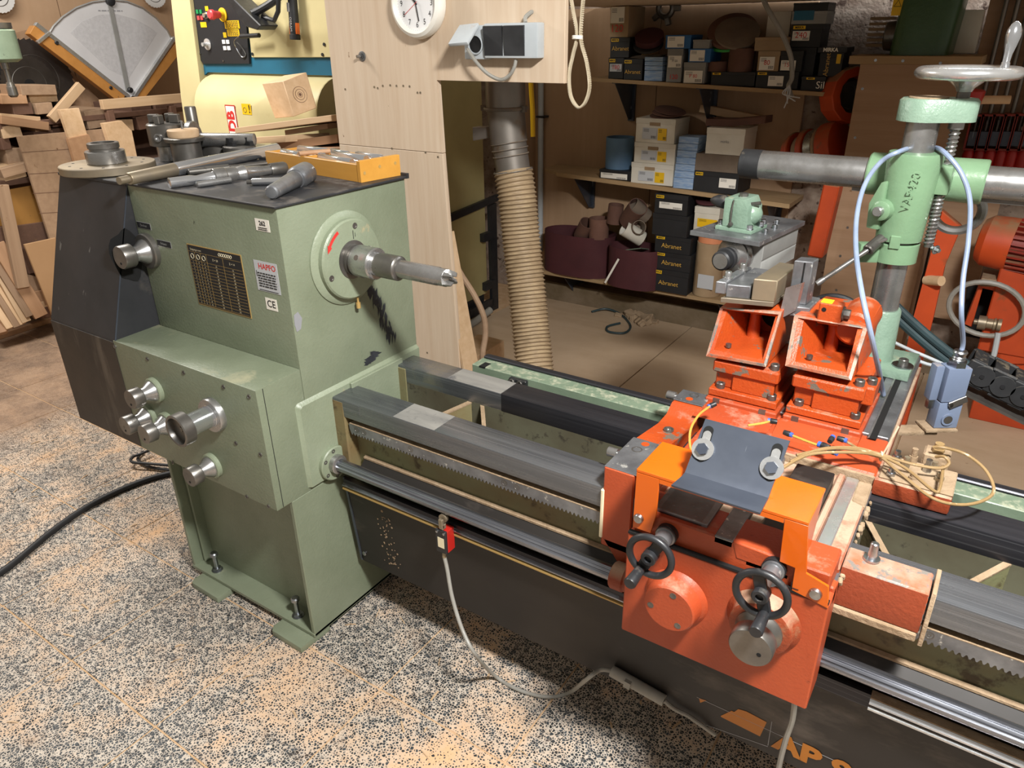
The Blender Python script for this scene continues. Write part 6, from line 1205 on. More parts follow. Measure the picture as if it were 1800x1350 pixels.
# iron casting hanging, conduit, cable, fallen hose
p = at(1170, 15, y=3.09); t = thing('iron_fitting', 'rusty iron fitting hanging on the wall above the discs', 'iron fitting', p)
bm = B(); torus(bm, p, (0, 1, 0), .04, .016, 24, 8); obj('ring', bm, 'steel_dark', t)
for a in (0, 1.3, 2.5, 3.8, 5.0): d = V((math.cos(a), 0, math.sin(a))); bm = B(); obox(bm, p+d*.062, d, (0, 1, 0), .022, .012, .014, .003); obj('lug', bm, 'steel_dark', t)
a, b_ = at(947, 100, y=3.06), at(957, 420, y=3.06); bm = B(); cyl(bm, (a.x, 3.085, a.z+.3), (a.x, 3.085, .3), .018, n=16); t = obj('conduit_pipe', bm, 'grey_plastic', label='grey plastic conduit running down the plywood wall', cat='pipe')
obj('pipe_clip', box(B(), a.x-.02, a.x+.04, 3.062, 3.117, at(950, 205, y=3.08).z-.006, at(950, 205, y=3.08).z+.006), 'black_plastic', t)
obj('hanging_cable', tube(B(), spl([at(1335, -15, y=2.70), at(1352, 20, y=2.70), at(1375, 60, y=2.72), at(1390, 100, y=2.74), at(1392, 135, y=2.76), at(1386, 152, y=2.77), at(1392, 172, y=2.77)], 8), .011, 10), 'grey_cable', label='grey cable with frayed end hanging before the top shelf', cat='cable')
for i, q in enumerate(((1378, 190), (1384, 182), (1398, 178), (1406, 172))): obj('loose_wire', tube(B(), spl([at(1388, 150, y=2.76), at(1384-4*i+4, 165, y=2.75), at(*q, y=2.74)], 6), .003, 6), 'paper_grey', label='thin loose wire %s of the frayed cable end' % ('leftmost', 'second', 'third', 'rightmost')[i], cat='wire')
obj('yellow_cable', tube(B(), spl([V((at(932, 110, y=2.2).x, 2.2, 1.741)), at(932, 110, y=2.2), at(934, 160, y=2.2), at(936, 190, y=2.2), at(937, 240, y=2.2)], 5), .012, 8), 'yellow', label='yellow cable hanging beside the steel duct', cat='cable')
pts = [at(1040, 548, z=.02), at(1065, 543, z=.03), at(1090, 552, z=.02), at(1108, 572, z=.02), at(1098, 585, z=.02), at(1070, 583, z=.02), at(1068, 574, z=.02), at(1090, 568, z=.02)]
obj('floor_cord', tube(B(), spl(pts, 8), .007, 8), 'dark_tube', label='dark cord looped on the dusty floor below the shelves', cat='cord')
p = at(1130, 553, z=.05); bm = B()
for i in range(26):
    a_ = random.uniform(0, 6.28); r_ = random.uniform(0, .14); s = random.uniform(.015, .04); obox(bm, (p.x+math.cos(a_)*r_-.05, p.y+math.sin(a_)*r_*.7, .012+s*.3), (math.cos(a_), math.sin(a_), .2), (0, 1, .3), s, s*.7, s*.5, .004)
obj('dust_heap', bm, 'hair_dust', label='heap of swept sawdust lumps by the wall', cat='sawdust', kind='stuff')
# ================================================================ right background
YB = 2.72
x0, x1 = at(1513, 110, y=YB).x, at(1700, 112, y=YB).x; zt = at(1600, 112, y=YB).z
CB = thing('machine_pedestal', 'brown plywood pedestal cabinet with a board top', 'cabinet', ((x0+x1)/2, YB+.25, .012))
pn_ = obj('front_panel', box(B(), x0, x1, YB, YB+.018, .012, zt-.003, .001), 'ply_dark', CB); obj('cabinet_side', box(B(), x0, x0+.018, YB+.018, YB+.27, .012, zt-.003), 'ply_dark', CB); obj('cabinet_side', box(B(), x1-.018, x1, YB+.018, YB+.27, .012, zt-.003), 'ply_dark', CB)
obj('cabinet_top', box(B(), x0-.05, x1+.05, YB-.0, YB+.27, zt-.003, zt+.03, .002), 'ply_shelf', CB)
for q in ((1539, 106), (1587, 107), (1653, 111), (1516, 156), (1503, 242), (1477, 450), (1490, 400), (1470, 510)):
    p = at(*q, y=YB-.001); bm = B(); lathe(bm, p, (0, -1, 0), [(0, .006), (.001, .006), (.001, .003), (.0004, 0)], 10); obj('screw', bm, 'zinc', pn_)
# green machine on the pedestal
xa, xb = at(1563, 98, y=YB+.1).x, at(1668, 98, y=YB+.1).x; cx_ = (xa+xb)/2; hw_ = (xb-xa)/2; zb = zt+.0305
GM = thing('grinding_machine', 'dark green cast machine body standing on the plywood pedestal', 'machine', (cx_, YB+.25, zb))
def rr_loop(cx, cy, hx, hy, z, r=.35, n=28): return [V((cx+math.copysign(abs(math.cos(a))**r, math.cos(a))*hx, cy+math.copysign(abs(math.sin(a))**r, math.sin(a))*hy, z)) for a in [2*math.pi*i/n for i in range(n)]]
bm = loft(B(), [rr_loop(cx_, YB+.19, hw_, .16, zb), rr_loop(cx_, YB+.19, hw_, .16, zb+.02), rr_loop(cx_+.01, YB+.19, hw_*1.02, .155, zb+.22), rr_loop(cx_+.02, YB+.19, hw_*1.1, .15, zb+.26)]); obj('machine_housing', bm, 'dark_green', GM)
p = V((xa-.012, YB+.2, zb+.075)); bm = B(); lathe(bm, p, (-1, 0, 0), [(-.02, .06), (.0, .062), (.03, .058), (.035, .05), (.035, 0)], 32); obj('side_cover', bm, 'steel_dark', GM)
bm = B()
for i in range(6): box(bm, xa-.13, xa-.03, YB+.25, YB+.40, zb+.03+i*.022, zb+.042+i*.022)
obj('motor_fins', bm, 'card_brown', GM)
p = at(1578, 10, y=YB+.055); w1 = quad(GM, 'warning_sign', (p.x, YB+.054, p.z), fx, fz, .04, .075, 'yellow'); 
bm = B(); tri = [V((p.x+math.cos(a)*.016, YB+.0525, p.z+.005+math.sin(a)*.016)) for a in (math.pi/2, math.pi*7/6, math.pi*11/6)]; tube(bm, tri, .0015, 4, True); obj('warning_triangle', bm, 'ink', w1)
a, b_ = at(1680, 18, y=YB+.3), at(1714, 92, y=YB+.3); EB = obj('switch_box', box(B(), a.x, b_.x, YB+.28, YB+.36, zb+.001, a.z, .008, 2), 'card_white', label='white electrical box standing right of the green machine', cat='electrical box')
# red cup, dowel
p = at(1703, 180, y=2.4); RC = thing('red_lamp_cup', 'red plastic cup on a wooden dowel behind the column head', 'cup', p)
bm = B(); lathe(bm, p+V((0, 0, -.05)), (0, 0, 1), [(0, .03), (.06, .045), (.09, .047), (.095, .04), (.1, 0)], 28); obj('cup', bm, 'red_paint', RC)
bm = B(); cyl(bm, p+V((.03, 0, .01)), p+V((.13, .02, .012)), .015, n=14); obj('dowel', bm, 'pine', RC)
obj('cup_bracket', box(B(), p.x-.01, p.x+.01, p.y, YB+.001, p.z-.01, p.z+.01), 'steel_dark', RC)
# pipe clamps
yb2 = 2.98; bw = obj('clamp_board', box(B(), at(1726, 60, y=yb2+.05).x, at(1840, 60, y=yb2+.05).x, yb2+.06, yb2+.09, .3, 1.73, .002), 'ply_dark', label='dark brown board wall carrying the pipe clamps', cat='board')
for i in range(7):
    px = 1712+i*19.5; p = at(px, 232, y=yb2); x = p.x
    t = thing('pipe_clamp', 'red and black pipe clamp on the board wall, number %s from the pedestal' % ('one', 'two', 'three', 'four', 'five', 'six', 'seven')[i], 'clamp', (x, yb2, p.z-.2), 'pipe clamps in a row')
    bm = B(); cyl(bm, (x, yb2+.03, p.z+.02), (x, yb2+.03, 1.735), .0095, n=12); obj('pipe', bm, 'galv', t)
    bm = B(); w_ = .026; 
    for bx in ((x-w_, x-w_+.008, p.z-.07, p.z+.075), (x+w_-.008, x+w_, p.z-.07, p.z+.075), (x-w_, x+w_, p.z+.068, p.z+.076), (x-w_, x+w_, p.z-.076, p.z-.068)): box(bm, bx[0], bx[1], yb2-.03, yb2+.04, bx[2], bx[3])
    obj('clamp_frame', bm, 'red_fin', t); obj('jaw_block', box(B(), x-.017, x+.017, yb2-.015, yb2+.03, p.z-.06, p.z+.005, .003), 'gun_plate', t)
    bm = B(); cyl(bm, (x, yb2, p.z+.005), (x, yb2, p.z+.05), .006, n=10); obj('clamp_screw', bm, 'steel_dark', t)
    bm = B(); lathe(bm, (x, yb2, p.z-.077), (0, 0, -1), [(0, .018), (.02, .024), (.09, .022), (.13, .014), (.132, 0)], 16); obj('clamp_handle', bm, 'red_paint', t)
# orange bandsaw like machine left of the pedestal
yo = 2.92; o3 = lambda px, py, y=yo: at(px, py, y=y)
OM = thing('orange_feeder', 'orange feed machine with a round guard ring and stacked pulleys', 'feed machine', (o3(1450, 300).x, yo+.1, .012))
c = o3(1492, 168); R = .125; d = V((.75, -.62, .12)).normalized()
bm = B(); lathe(bm, c, d, [(-.05, R*.72), (-.05, R), (.035, R), (.04, R*.97), (.04, R*.66), (-.03, R*.64)], 12); obj('guard_ring', bm, 'orange_far', OM, ang=20)
bm = B(); lathe(bm, c, d, [(-.03, R*.64), (.0, R*.62), (.02, R*.5), (-.02, R*.4), (-.02, 0)], 28); obj('guard_wheel', bm, 'steel_dark', OM)
c = o3(1452, 262); d2 = V((.9, -.3, .3)).normalized()
for k, (s0, s1, r, mt) in enumerate(((-.19, -.165, .10, 'orange_far'), (-.16, -.145, .115, 'orange_far'), (-.14, -.10, .09, 'hair_dust'), (-.10, -.07, .115, 'orange_far'), (-.065, -.02, .105, 'steel'), (-.02, .0, .11, 'hair_dust'), (.005, .08, .12, 'orange_far'))):
    bm = B(); cyl(bm, c+d2*s0, c+d2*s1, r, n=30, b=.004); obj('pulley', bm, mt, OM)
a, b_ = o3(1466, 322, 2.6), o3(1436, 448, 2.6); bm = B(); obox(bm, (a+b_)/2, b_-a, (0, 1, 0), (b_-a).length/2, .05, .035, .006); obj('frame_arm', bm, 'orange_far', OM)
a = o3(1450, 380); obj('machine_column', box(B(), a.x+.06, a.x+.12, yo-.06, yo+.1, .012, 1.15, .006), 'orange_far', OM)
# grey disc wheel and orange upright behind the column
a = at(1612, 500, y=2.3); obj('orange_upright', prism(B(), [at(1655, 370, y=2.3), at(1690, 400, y=2.3), at(1660, 470, y=2.3), at(1640, 560, y=2.3), V((at(1640, 560, y=2.3).x, 2.3, .012)), V((at(1605, 560, y=2.3).x, 2.3, .012)), at(1605, 560, y=2.3)], (0, .05, 0), .004), 'orange_far', label='slanted orange steel upright behind the column', cat='upright').location.z += 0
bm = B(); cyl(bm, at(1628, 492, y=2.31), at(1655, 494, y=2.26), .02, n=14); obj('wooden_peg', bm, 'pine', label='wooden peg sticking out beside the orange upright', cat='peg')
# orange motor
ym = 2.62; o4 = lambda px, py, y=ym: at(px, py, y=y); c = o4(1722, 420); R = .105; d = V((1, -.12, -.05)).normalized()
MO = thing('electric_motor', 'orange electric motor with red cooling fins at the right edge', 'motor', (c.x+.15, ym, c.z-R-.02))
bm = B(); lathe(bm, c, d, [(-.0, .07), (.004, .085), (.03, .105), (.125, .110), (.125, .1)], 36); obj('fan_cowl', bm, 'orange_far', MO)
bm = B(); lathe(bm, c+d*.12, d, [(0, .09), (.35, .09)], 28); mcore = obj('motor_core', bm, 'red_fin', MO)
u, v_, a_ = frame(d)
for k in range(26):
    an = 2*math.pi*k/26; rd = u*math.cos(an)+v_*math.sin(an); bm = B(); obox(bm, c+d*.295+rd*.10, d, rd, .17, .012, .004); obj('cooling_fin', bm, 'red_fin', mcore)
obj('motor_foot', box(B(), c.x+.10, c.x+.42, ym-.08, ym+.08, .35, c.z-.08, .005), 'orange_far', MO)
# orange sheet-metal frame below the motor
yo2 = 2.55; g4 = lambda px, py, y=yo2: at(px, py, y=y)
FR = thing('orange_housing', 'dusty orange steel housing with an open window and cable gland', 'housing', (g4(1740, 580).x, yo2+.1, .012))
def pz(name, pts, mat, th, par=FR, y=yo2, b=.002): return obj(name, prism(B(), [at(*q, y=y) for q in pts], (0, th, 0), b), mat, par)
pz('window_frame', [(1724, 496), (1786, 506), (1786, 512), (1778, 514), (1760, 590), (1752, 590), (1770, 515), (1722, 506)], 'orange_far', .06); pz('frame_top', [(1725, 489), (1788, 497), (1784, 507), (1722, 504)], 'hair_dust', .16)
pz('frame_back', [(1700, 500), (1790, 510), (1770, 605), (1690, 590)], 'void', .01, y=yo2+.2); pz('frame_left', [(1722, 500), (1728, 505), (1708, 575), (1695, 570)], 'orange_far', .2); pz('housing_body', [(1776, 515), (1830, 505), (1830, 640), (1745, 640), (1745, 600), (1760, 590)], 'orange_far', .30)
pz('housing_leg', [(1748, 600), (1765, 600), (1745, 690), (1728, 690)], 'orange_far', .05)
obj('housing_base', box(B(), g4(1730, 640).x, g4(1830, 640).x+.1, yo2+.02, yo2+.32, .012, g4(1780, 636).z, .003), 'orange_far', FR)
a, b_ = g4(1712, 565, yo2-.03), g4(1760, 572, yo2-.03); bm = B(); dd = b_-a; lathe(bm, a, dd, [(0, .012), (dd.length*.15, .012), (dd.length*.15, .030), (dd.length*.45, .030), (dd.length*.47, .022), (dd.length*.7, .022), (dd.length*.72, .027), (dd.length*.8, .027), (dd.length*.82, .020), (dd.length*.86, .027), (dd.length, .027), (dd.length, 0)], 16); obj('cable_gland', bm, 'steel_rust', FR)
n = 30; pts = [g4(1735+67*math.cos(a), 543+47*math.sin(a)+6*math.cos(a), yo2-.06) for a in [2*math.pi*i/n for i in range(n)]]
obj('cable_coil', tube(B(), pts, .011, 8, True), 'grey_cable', label='grey cable coiled in a ring over the orange housing', cat='cable')
obj('grey_strap', tube(B(), spl([g4(1755, 585, yo2-.07), g4(1748, 620, yo2-.09), g4(1739, 650, yo2-.12), g4(1735, 662, yo2-.14)], 5), .011, 8), 'grey_plastic', label='grey strap hanging from the coiled cable', cat='strap')
# dark hoses and cable chain
for k, (dx, dy, lab) in enumerate(((0, 0, 'upper dark hose running into the cable chain'), (-8, 12, 'lower dark hose running into the cable chain'))):
    pts = [at(1572+dx, 535+dy, y=1.35), at(1600+dx, 562+dy, y=1.33), at(1640+dx, 597+dy, y=1.30), at(1680+dx, 628+dy, y=1.27), at(1712+dx, 648+dy*.5, y=1.25)]
    obj('pneumatic_hose', tube(B(), spl(pts, 6), .013, 10), 'dark_tube', label=lab, cat='hose')
for k, (pts, lab) in enumerate((([(1568, 600), (1600, 615), (1640, 632), (1690, 655)], 'upper thin white tube behind the connector'), ([(1600, 628), (1630, 640), (1660, 645)], 'lower thin white tube behind the connector'))):
    obj('thin_tube', tube(B(), spl([at(*q, y=1.26) for q in pts], 6), .005, 8), 'grey_plastic', label=lab, cat='tube')
CH = thing('cable_chain', 'black plastic cable chain leading off to the right', 'cable chain', at(1750, 700, y=1.25))
for k in range(5):
    p = at(1700+k*36, 650+k*17.5, y=1.22+.0*k); q = at(1736+k*36, 667+k*17.5, y=1.22); dd = (q-p); dd.normalize(); m = (p+q)/2
    for s in (0, 1):
        bm = B(); obox(bm, m+V((0, .085*s, .004*(k % 2))), dd, (0, 1, 0), .034, .006, .036, .004); lk = obj('chain_side', bm, 'black_dusty', CH)
        if s == 0:
            bm = B(); cyl(bm, m+V((.012, -.0062, 0)), m+V((.012, -.0105, 0)), .031, n=26, b=.001); obj('link_disc', bm, 'black_dusty', lk); bm = B(); cyl(bm, m+V((.012, -.0105, 0)), m+V((.012, -.013, 0)), .006, n=12); obj('link_pin', bm, 'rubber_black', lk)
    bm = B(); obox(bm, m+V((0, .042, .037)), dd, (0, 1, 0), .018, .045, .003, .001); obj('chain_bar', bm, 'black_dusty', CH)
    bm = B(); obox(bm, m+V((0, .042, -.037)), dd, (0, 1, 0), .018, .045, .003, .001); obj('chain_bar', bm, 'black_dusty', CH)
ca_, cb_ = at(1690, 645, y=1.26), at(1880, 737, y=1.26); cd3 = (cb_-ca_).normalized(); cup = cd3.cross(V((0, 1, 0))).normalized(); cup = -cup if cup.z < 0 else cup
CT = thing('chain_carrier', 'dark steel carrier strip under the black cable chain', 'carrier', (cb_.x, 1.26, .012))
obj('carrier_strip', obox(B(), (ca_+cb_)/2-cup*.048, cd3, (0, 1, 0), (cb_-ca_).length/2, .05, .004), 'steel_dark', CT)
obj('carrier_leg', box(B(), cb_.x-.03, cb_.x, 1.24, 1.28, .012, cb_.z-.055), 'steel_dark', CT)
# ================================================================ left background: timber rack, sled, blades
XW = -3.30
def q3(px, py, x=XW): return at(px, py, x=x)
def slab(name, label, cat, pts, mat, x=XW, th=.02, grp=None, tilt=0):
    bm = B(); P0 = [at(px, py, x=x) for px, py in pts]; prism(bm, P0, (-th, 0, 0), .0012); return obj(name, bm, mat, label=label, cat=cat, group=grp)
def stick(label, p0, p1, w_, t_, mat, x=XW, x1=None, name='timber_board', cat='board', dirw=None):
    a, b_ = at(*p0, x=x), at(*p1, x=x if x1 is None else x1); d = b_-a; L_ = d.length
    wv = V(dirw) if dirw else d.cross(V((1, 0, 0)))
    u = d.normalized(); v = (wv-u*wv.dot(u)).normalized(); n_ = u.cross(v)
    bm = box(B(), -L_/2, L_/2, -w_/2, w_/2, -t_/2, t_/2, .0015); me_o = obj(name, bm, mat, label=label, cat=cat, group='timber in the rack', local=True)
    m = (a+b_)/2; me_o.matrix_world = Mx(((u.x, v.x, n_.x, m.x), (u.y, v.y, n_.y, m.y), (u.z, v.z, n_.z, m.z), (0, 0, 0, 1))); return me_o
def endblk(label, px0, py0, px1, py1, dep, mat, x=XW, name='timber_offcut'):
    a, b_ = at(px0, py0, x=x), at(px1, py1, x=x); L_ = dep; w_ = abs(b_.y-a.y); h = abs(a.z-b_.z)
    bm = box(B(), -L_, 0, -w_/2, w_/2, -h/2, h/2, .002); o = obj(name, bm, mat, label=label, cat='offcut', group='timber in the rack', local=True)
    o.location = (x, (a.y+b_.y)/2, (a.z+b_.z)/2); o.rotation_euler = (random.uniform(-.08, .08), 0, random.uniform(-.1, .1)); return o
# rack that carries the loose timber
RK = thing('timber_rack', 'dark wooden rack holding loose timber along the left wall', 'rack', (-3.55, 1.0, 0))
for z in (at(0, 310, x=XW).z-.03, at(0, 205, x=XW-.1).z-.03): obj('rack_shelf', box(B(), -3.9, XW-.02, .0, 2.3, z-.03, z, .002), 'dark_wood', RK)
for y in (.35, 1.25, 2.2): obj('rack_post', box(B(), XW-.12, XW-.05, y, y+.07, 0, 1.15, .002), 'dark_wood', RK)
obj('rack_back', box(B(), -3.90, -3.88, .0, 2.3, 0, 1.15), 'dark_wood', RK)
for q_ in ((190, 190), (300, 182)):
    p = at(*q_, x=XW+.05); obj('rack_post', box(B(), XW+.03, XW+.07, p.y-.02, p.y+.02, 0, p.z-.012, .002), 'dark_wood', RK)
# stacked board ends, from bottom to top
E_l = [((0, 292, 48, 312), 'pine', 'long pale plank lowest on the upper rack shelf'), ((8, 262, 46, 292), 'grey_wood', 'rough grey offcut above the long pale plank'), ((0, 243, 22, 262), 'dark_wood', 'short dark board end at the left edge'), ((0, 222, 40, 240), 'pine', 'pine board end with yellow face on the rack'), ((26, 207, 66, 222), 'beech', 'reddish stick lying above the pine board end'), ((58, 215, 92, 232), 'beech', 'small reddish block end near the middle of the rack'), ((58, 232, 100, 250), 'dark_wood', 'dark brown log end behind the plank sheet'), ((62, 182, 96, 199), 'grey_wood', 'grey white board end on the rack'), ((50, 165, 102, 178), 'pine', 'bright end grain board, second from the top of the left stack'), ((35, 151, 101, 165), 'grey_wood', 'weathered board end on top of the left stack'), ((20, 182, 60, 200), 'dark_wood', 'brown board behind the grey white board end'), ((0, 168, 50, 181), 'beech', 'brown board left of the bright end grain board'), ((86, 198, 112, 222), 'dark_wood', 'tilted dark block beside the pine stick'), ((148, 195, 198, 222), 'grey_wood', 'grey square block right of the standing pine sticks'), ((228, 182, 270, 204), 'dark_wood', 'cracked reddish brown block under the long lath'), ((270, 178, 310, 200), 'dark_wood', 'reddish block nearest the planing machine'), ((240, 204, 290, 222), 'dark_wood', 'lower reddish block behind the chucks'), ((290, 200, 318, 220), 'beech', 'small red block behind the upright bar'), ((196, 212, 236, 228), 'pine', 'pale offcut below the long lath')]
for (a, b_, c, d), mt, lab in E_l: endblk(lab, a, b_, c, d, random.uniform(.25, .5), mt, x=XW-.04+random.uniform(-.03, .03))
stick('pinkish stick slanting across the rack top', (0, 210), (84, 222), .045, .03, 'beech'); stick('thin reddish lath below the pinkish stick', (0, 204), (70, 210), .03, .02, 'pine', x=XW-.03); stick('pale stick pointing up in front of the saw blade', (90, 210), (142, 150), .05, .03, 'pine', x=XW+.02); stick('long grey lath lying before the sled corner', (178, 184), (322, 172), .055, .035, 'pine', x=XW+.05); stick('long pale plank sticking out on the left', (0, 305), (62, 288), .05, .05, 'grey_wood', x=XW+.04)
slab('planked_sheet', 'large planked pale sheet leaning against the timber rack', 'sheet', [(31, 240), (215, 224), (262, 470), (112, 520), (96, 445)], 'grey_wood', x=XW+.10, th=.022)
for k, (a, b_) in enumerate((((38, 268), (225, 255)), ((48, 306), (235, 296)), ((58, 340), (240, 330)), ((68, 375), (245, 365)))):
    p, r = at(*a, x=XW+.1006), at(*b_, x=XW+.1006); bm = B(); obox(bm, (p+r)/2, r-p, (0, 0, 1), (r-p).length/2, .0012, .0006); obj('board_joint', bm, 'dark_wood', bpy.data.objects['planked_sheet'])
slab('pine_stick', 'pale pine stick with saw marks standing above the planked sheet', 'stick', [(105, 193), (139, 190), (154, 238), (122, 243)], 'pine', x=XW+.13, th=.03); slab('pine_stick', 'orange brown board end standing before the planked sheet', 'stick', [(120, 244), (156, 236), (190, 310), (142, 320)], 'beech', x=XW+.15, th=.03); slab('pine_stick', 'pale pine slab with bark edge beside the orange brown board', 'stick', [(182, 217), (214, 212), (232, 230), (246, 300), (212, 310)], 'pine', x=XW+.16, th=.04)
slab('ochre_board', 'ochre plywood board at the left edge of the rack', 'board', [(8, 335), (57, 326), (78, 390), (24, 400)], 'ochre_ply', x=XW-.02); slab('ochre_board', 'narrow ochre plywood strip at the photo left edge', 'board', [(-20, 345), (2, 340), (9, 396), (-20, 402)], 'ochre_ply', x=XW-.03)
slab('brown_board', 'dark brown board below the ochre plywood', 'board', [(22, 398), (80, 390), (100, 470), (50, 482)], 'dark_wood', x=XW-.0); slab('brown_board', 'dark board at the lower left edge of the rack', 'board', [(-20, 402), (10, 398), (24, 470), (-20, 475)], 'dark_wood', x=XW-.01)
slab('fibreboard', 'tan fibreboard sheet leaning beside the black guard', 'board', [(43, 430), (98, 418), (125, 560), (92, 555)], 'mdf', x=XW+.16, th=.016)
stick('grey upright batten with a knot at the rack front', (2, 325), (40, 505), .065, .03, 'grey_wood', x=XW+.10)
S_l = [((-6, 428), (72, 556), .075, 'beech', 'reddish board leaning furthest right in the front row'), ((-8, 455), (54, 555), .06, 'grey_wood', 'grey brown board leaning second from the right'), ((-8, 470), (46, 566), .05, 'pine', 'pine board leaning third from the right'), ((-10, 492), (40, 570), .035, 'pine', 'bright narrow lath in the front row'), ((-14, 495), (32, 574), .055, 'grey_wood', 'broad grey lath left of the bright lath'), ((-16, 520), (22, 576), .07, 'pine', 'short knotted pine board at the lower left'), ((-20, 550), (6, 586), .05, 'beech', 'leftmost reddish board foot at the photo edge')]
for i, (a, b_, w_, mt, lab) in enumerate(S_l):
    stick(lab, a, b_, w_, .028, mt, x=XW+.02-.01*i, x1=at(b_[0], b_[1]+4, z=.02).x if False else XW+.10-.005*i)
for px, py, r, lab in ((57, 500, .05, 'round log end lying low in the rack'),):
    p = q3(px, py, XW+.04); bm = B(); cyl(bm, p, p+V((-.3, 0, 0)), r, n=20); obj('log', bm, 'grey_wood', label=lab, cat='log', group='timber in the rack')
for (a, b_, c, d), mt, lab in (((55, 515, 85, 535), 'beech', 'reddish offcut under the round log'), ((65, 532, 90, 545), 'pine', 'thin pale offcut under the reddish offcut'), ((70, 542, 92, 556), 'dark_wood', 'dark block on the floor beside the black guard')): endblk(lab, a, b_, c, d, .25, mt, x=XW+.06)
# mitre sled hanging on the wall
xs = -3.62; h = lambda px, py: at(px, py, x=xs)
SL = thing('mitre_sled', 'grey fan-shaped mitre gauge table with wooden edges on the wall', 'mitre sled', h(225, 180))
arc = [(82, 62), (92, 46), (108, 30), (132, 14), (160, 4), (190, 0), (220, 3), (248, 14), (272, 32), (292, 54), (300, 70)]
obj('sled_plate', prism(B(), [h(*q) for q in arc]+[h(228, 172)], (.012, 0, 0), .001), 'sled_alu', SL)
obj('graduated_arc', tube(B(), [h(*q)+V((.014, 0, 0)) for q in arc], .007, 6), 'alu', SL)
obj('dot_field', prism(B(), [h(*q)+V((.0122, 0, 0)) for q in ((122, 58), (142, 38), (172, 26), (205, 25), (236, 34), (262, 48), (274, 58), (224, 138), (190, 122))], (.0006, 0, 0)), 'sled_dots', SL)
def bar2(p0, p1, w_, t_, mat, name, off=.0):
    a, b_ = h(*p0), h(*p1); bm = B(); obox(bm, (a+b_)/2+V((off, 0, 0)), b_-a, (1, 0, 0), (b_-a).length/2, t_, w_, .002); return obj(name, bm, mat, SL)
bar2((52, 52), (212, 175), .030, .03, 'sled_wood', 'wood_fence', .0); bar2((312, 80), (238, 174), .030, .03, 'sled_wood', 'wood_fence', .0)
bar2((58, 42), (222, 170), .012, .014, 'alu', 'fence_rail', .024); bar2((302, 66), (232, 170), .011, .014, 'alu', 'fence_rail', .024); bar2((190, 4), (223, 160), .016, .003, 'card_grey', 'swing_arm', .016)
for q, r in (((190, 2), .028), ((225, 158), .017), ((95, 75), .013), ((190, 154), .011)): p = h(*q); bm = B(); lathe(bm, p+V((.014, 0, 0)), (1, 0, 0), [(0, r), (.02, r), (.024, r*.7), (.024, 0)], 16); obj('clamp_knob', bm, 'black_plastic', SL)
p = h(72, 66); bm = B(); obox(bm, p+V((.03, 0, 0)), (0, -.8, -.5), (1, 0, 0), .05, .012, .010, .003); obj('stop_lever', bm, 'alu', SL)
bars(SL, h(192, 19)+V((.0135, 0, 0)), (0, 1, 0), (0, 0, 1), .16, .014, 1, 'ink_grey')
# saw blades
def blade(label, px, py, r, x, mat, teeth, hub=.03):
    c = at(px, py, x=x); bm = B(); lp = []
    for i in range(teeth*2): rr_ = r if i % 2 == 0 else r*.955; a = 2*math.pi*i/(teeth*2)+(.05 if i % 2 else 0); lp.append(c+V((0, math.cos(a)*rr_, math.sin(a)*rr_)))
    prism(bm, lp, (.004, 0, 0)); o = obj('saw_blade', bm, mat, label=label, cat='saw blade', group='circular saw blades on the wall')
    bm = B(); cyl(bm, c+V((.0042, 0, 0)), c+V((.0055, 0, 0)), hub, n=24); obj('bore', bm, 'void', o, ); bm = B(); torus(bm, c+V((.0045, 0, 0)), (1, 0, 0), r*.6, .002, 40, 5); obj('groove', bm, 'steel_dark', o)
    return o
blade('large dark circular saw blade below the mitre sled', 62, 140, .235, -3.80, 'blade_steel', 44); blade('medium grey saw blade in front of the large dark blade', 52, 148, .165, -3.77, 'blade_steel', 36)
blade('white circular saw blade at the top left corner', -5, -8, .095, -3.85, 'blade_white', 28); blade('white circular saw blade at the top beside the sled', 270, -12, .092, -3.85, 'blade_white', 28); blade('rusty saw blade half hidden below the timber ends', 92, 185, .05, -3.5, 'blade_steel', 20)
# board behind the blades
slab('backing_board', 'brown panel edge sloping behind the saw blades', 'board', [(20, 60), (52, 52), (190, 190), (110, 190)], 'ply_dark', x=-3.86, th=.02)
# drill press head at the left edge
c = at(-6, 80, x=-2.9); DP = thing('drill_press', 'grey green drill press head with chuck at the left photo edge', 'drill press', (c.x, c.y, c.z-.25))
bm = B(); loft(bm, [rr_loop(c.x, c.y, .08, .06, c.z-.075, .6), rr_loop(c.x, c.y, .10, .08, c.z-.06, .6), rr_loop(c.x, c.y, .10, .08, c.z+.065, .6), rr_loop(c.x, c.y, .08, .07, c.z+.075, .6)]); obj('head_casting', bm, 'green_beam', DP)
obj('head_plate', loft(B(), [rr_loop(c.x, c.y, .09, .075, c.z+.075, .6), rr_loop(c.x, c.y, .09, .075, c.z+.10, .6)]), 'steel_dark', DP)
q = at(14, 120, x=-2.85); bm = B(); lathe(bm, (q.x, q.y-.01, c.z-.085), (0, 0, -1), [(-.02, .02), (.02, .018), (.021, .011), (.08, .011), (.081, .017), (.10, .019), (.101, .022), (.14, .023), (.15, .014), (.15, 0)], 20); obj('chuck', bm, 'steel_dark', DP)
obj('press_column', box(B(), c.x-.12, c.x-.06, c.y-.62, c.y-.55, 0, c.z+.1, .01), 'steel_dark', DP)
obj('press_head_arm', box(B(), c.x-.10, c.x-.02, c.y-.60, c.y-.02, c.z-.03, c.z+.05, .01), 'green_beam', DP)
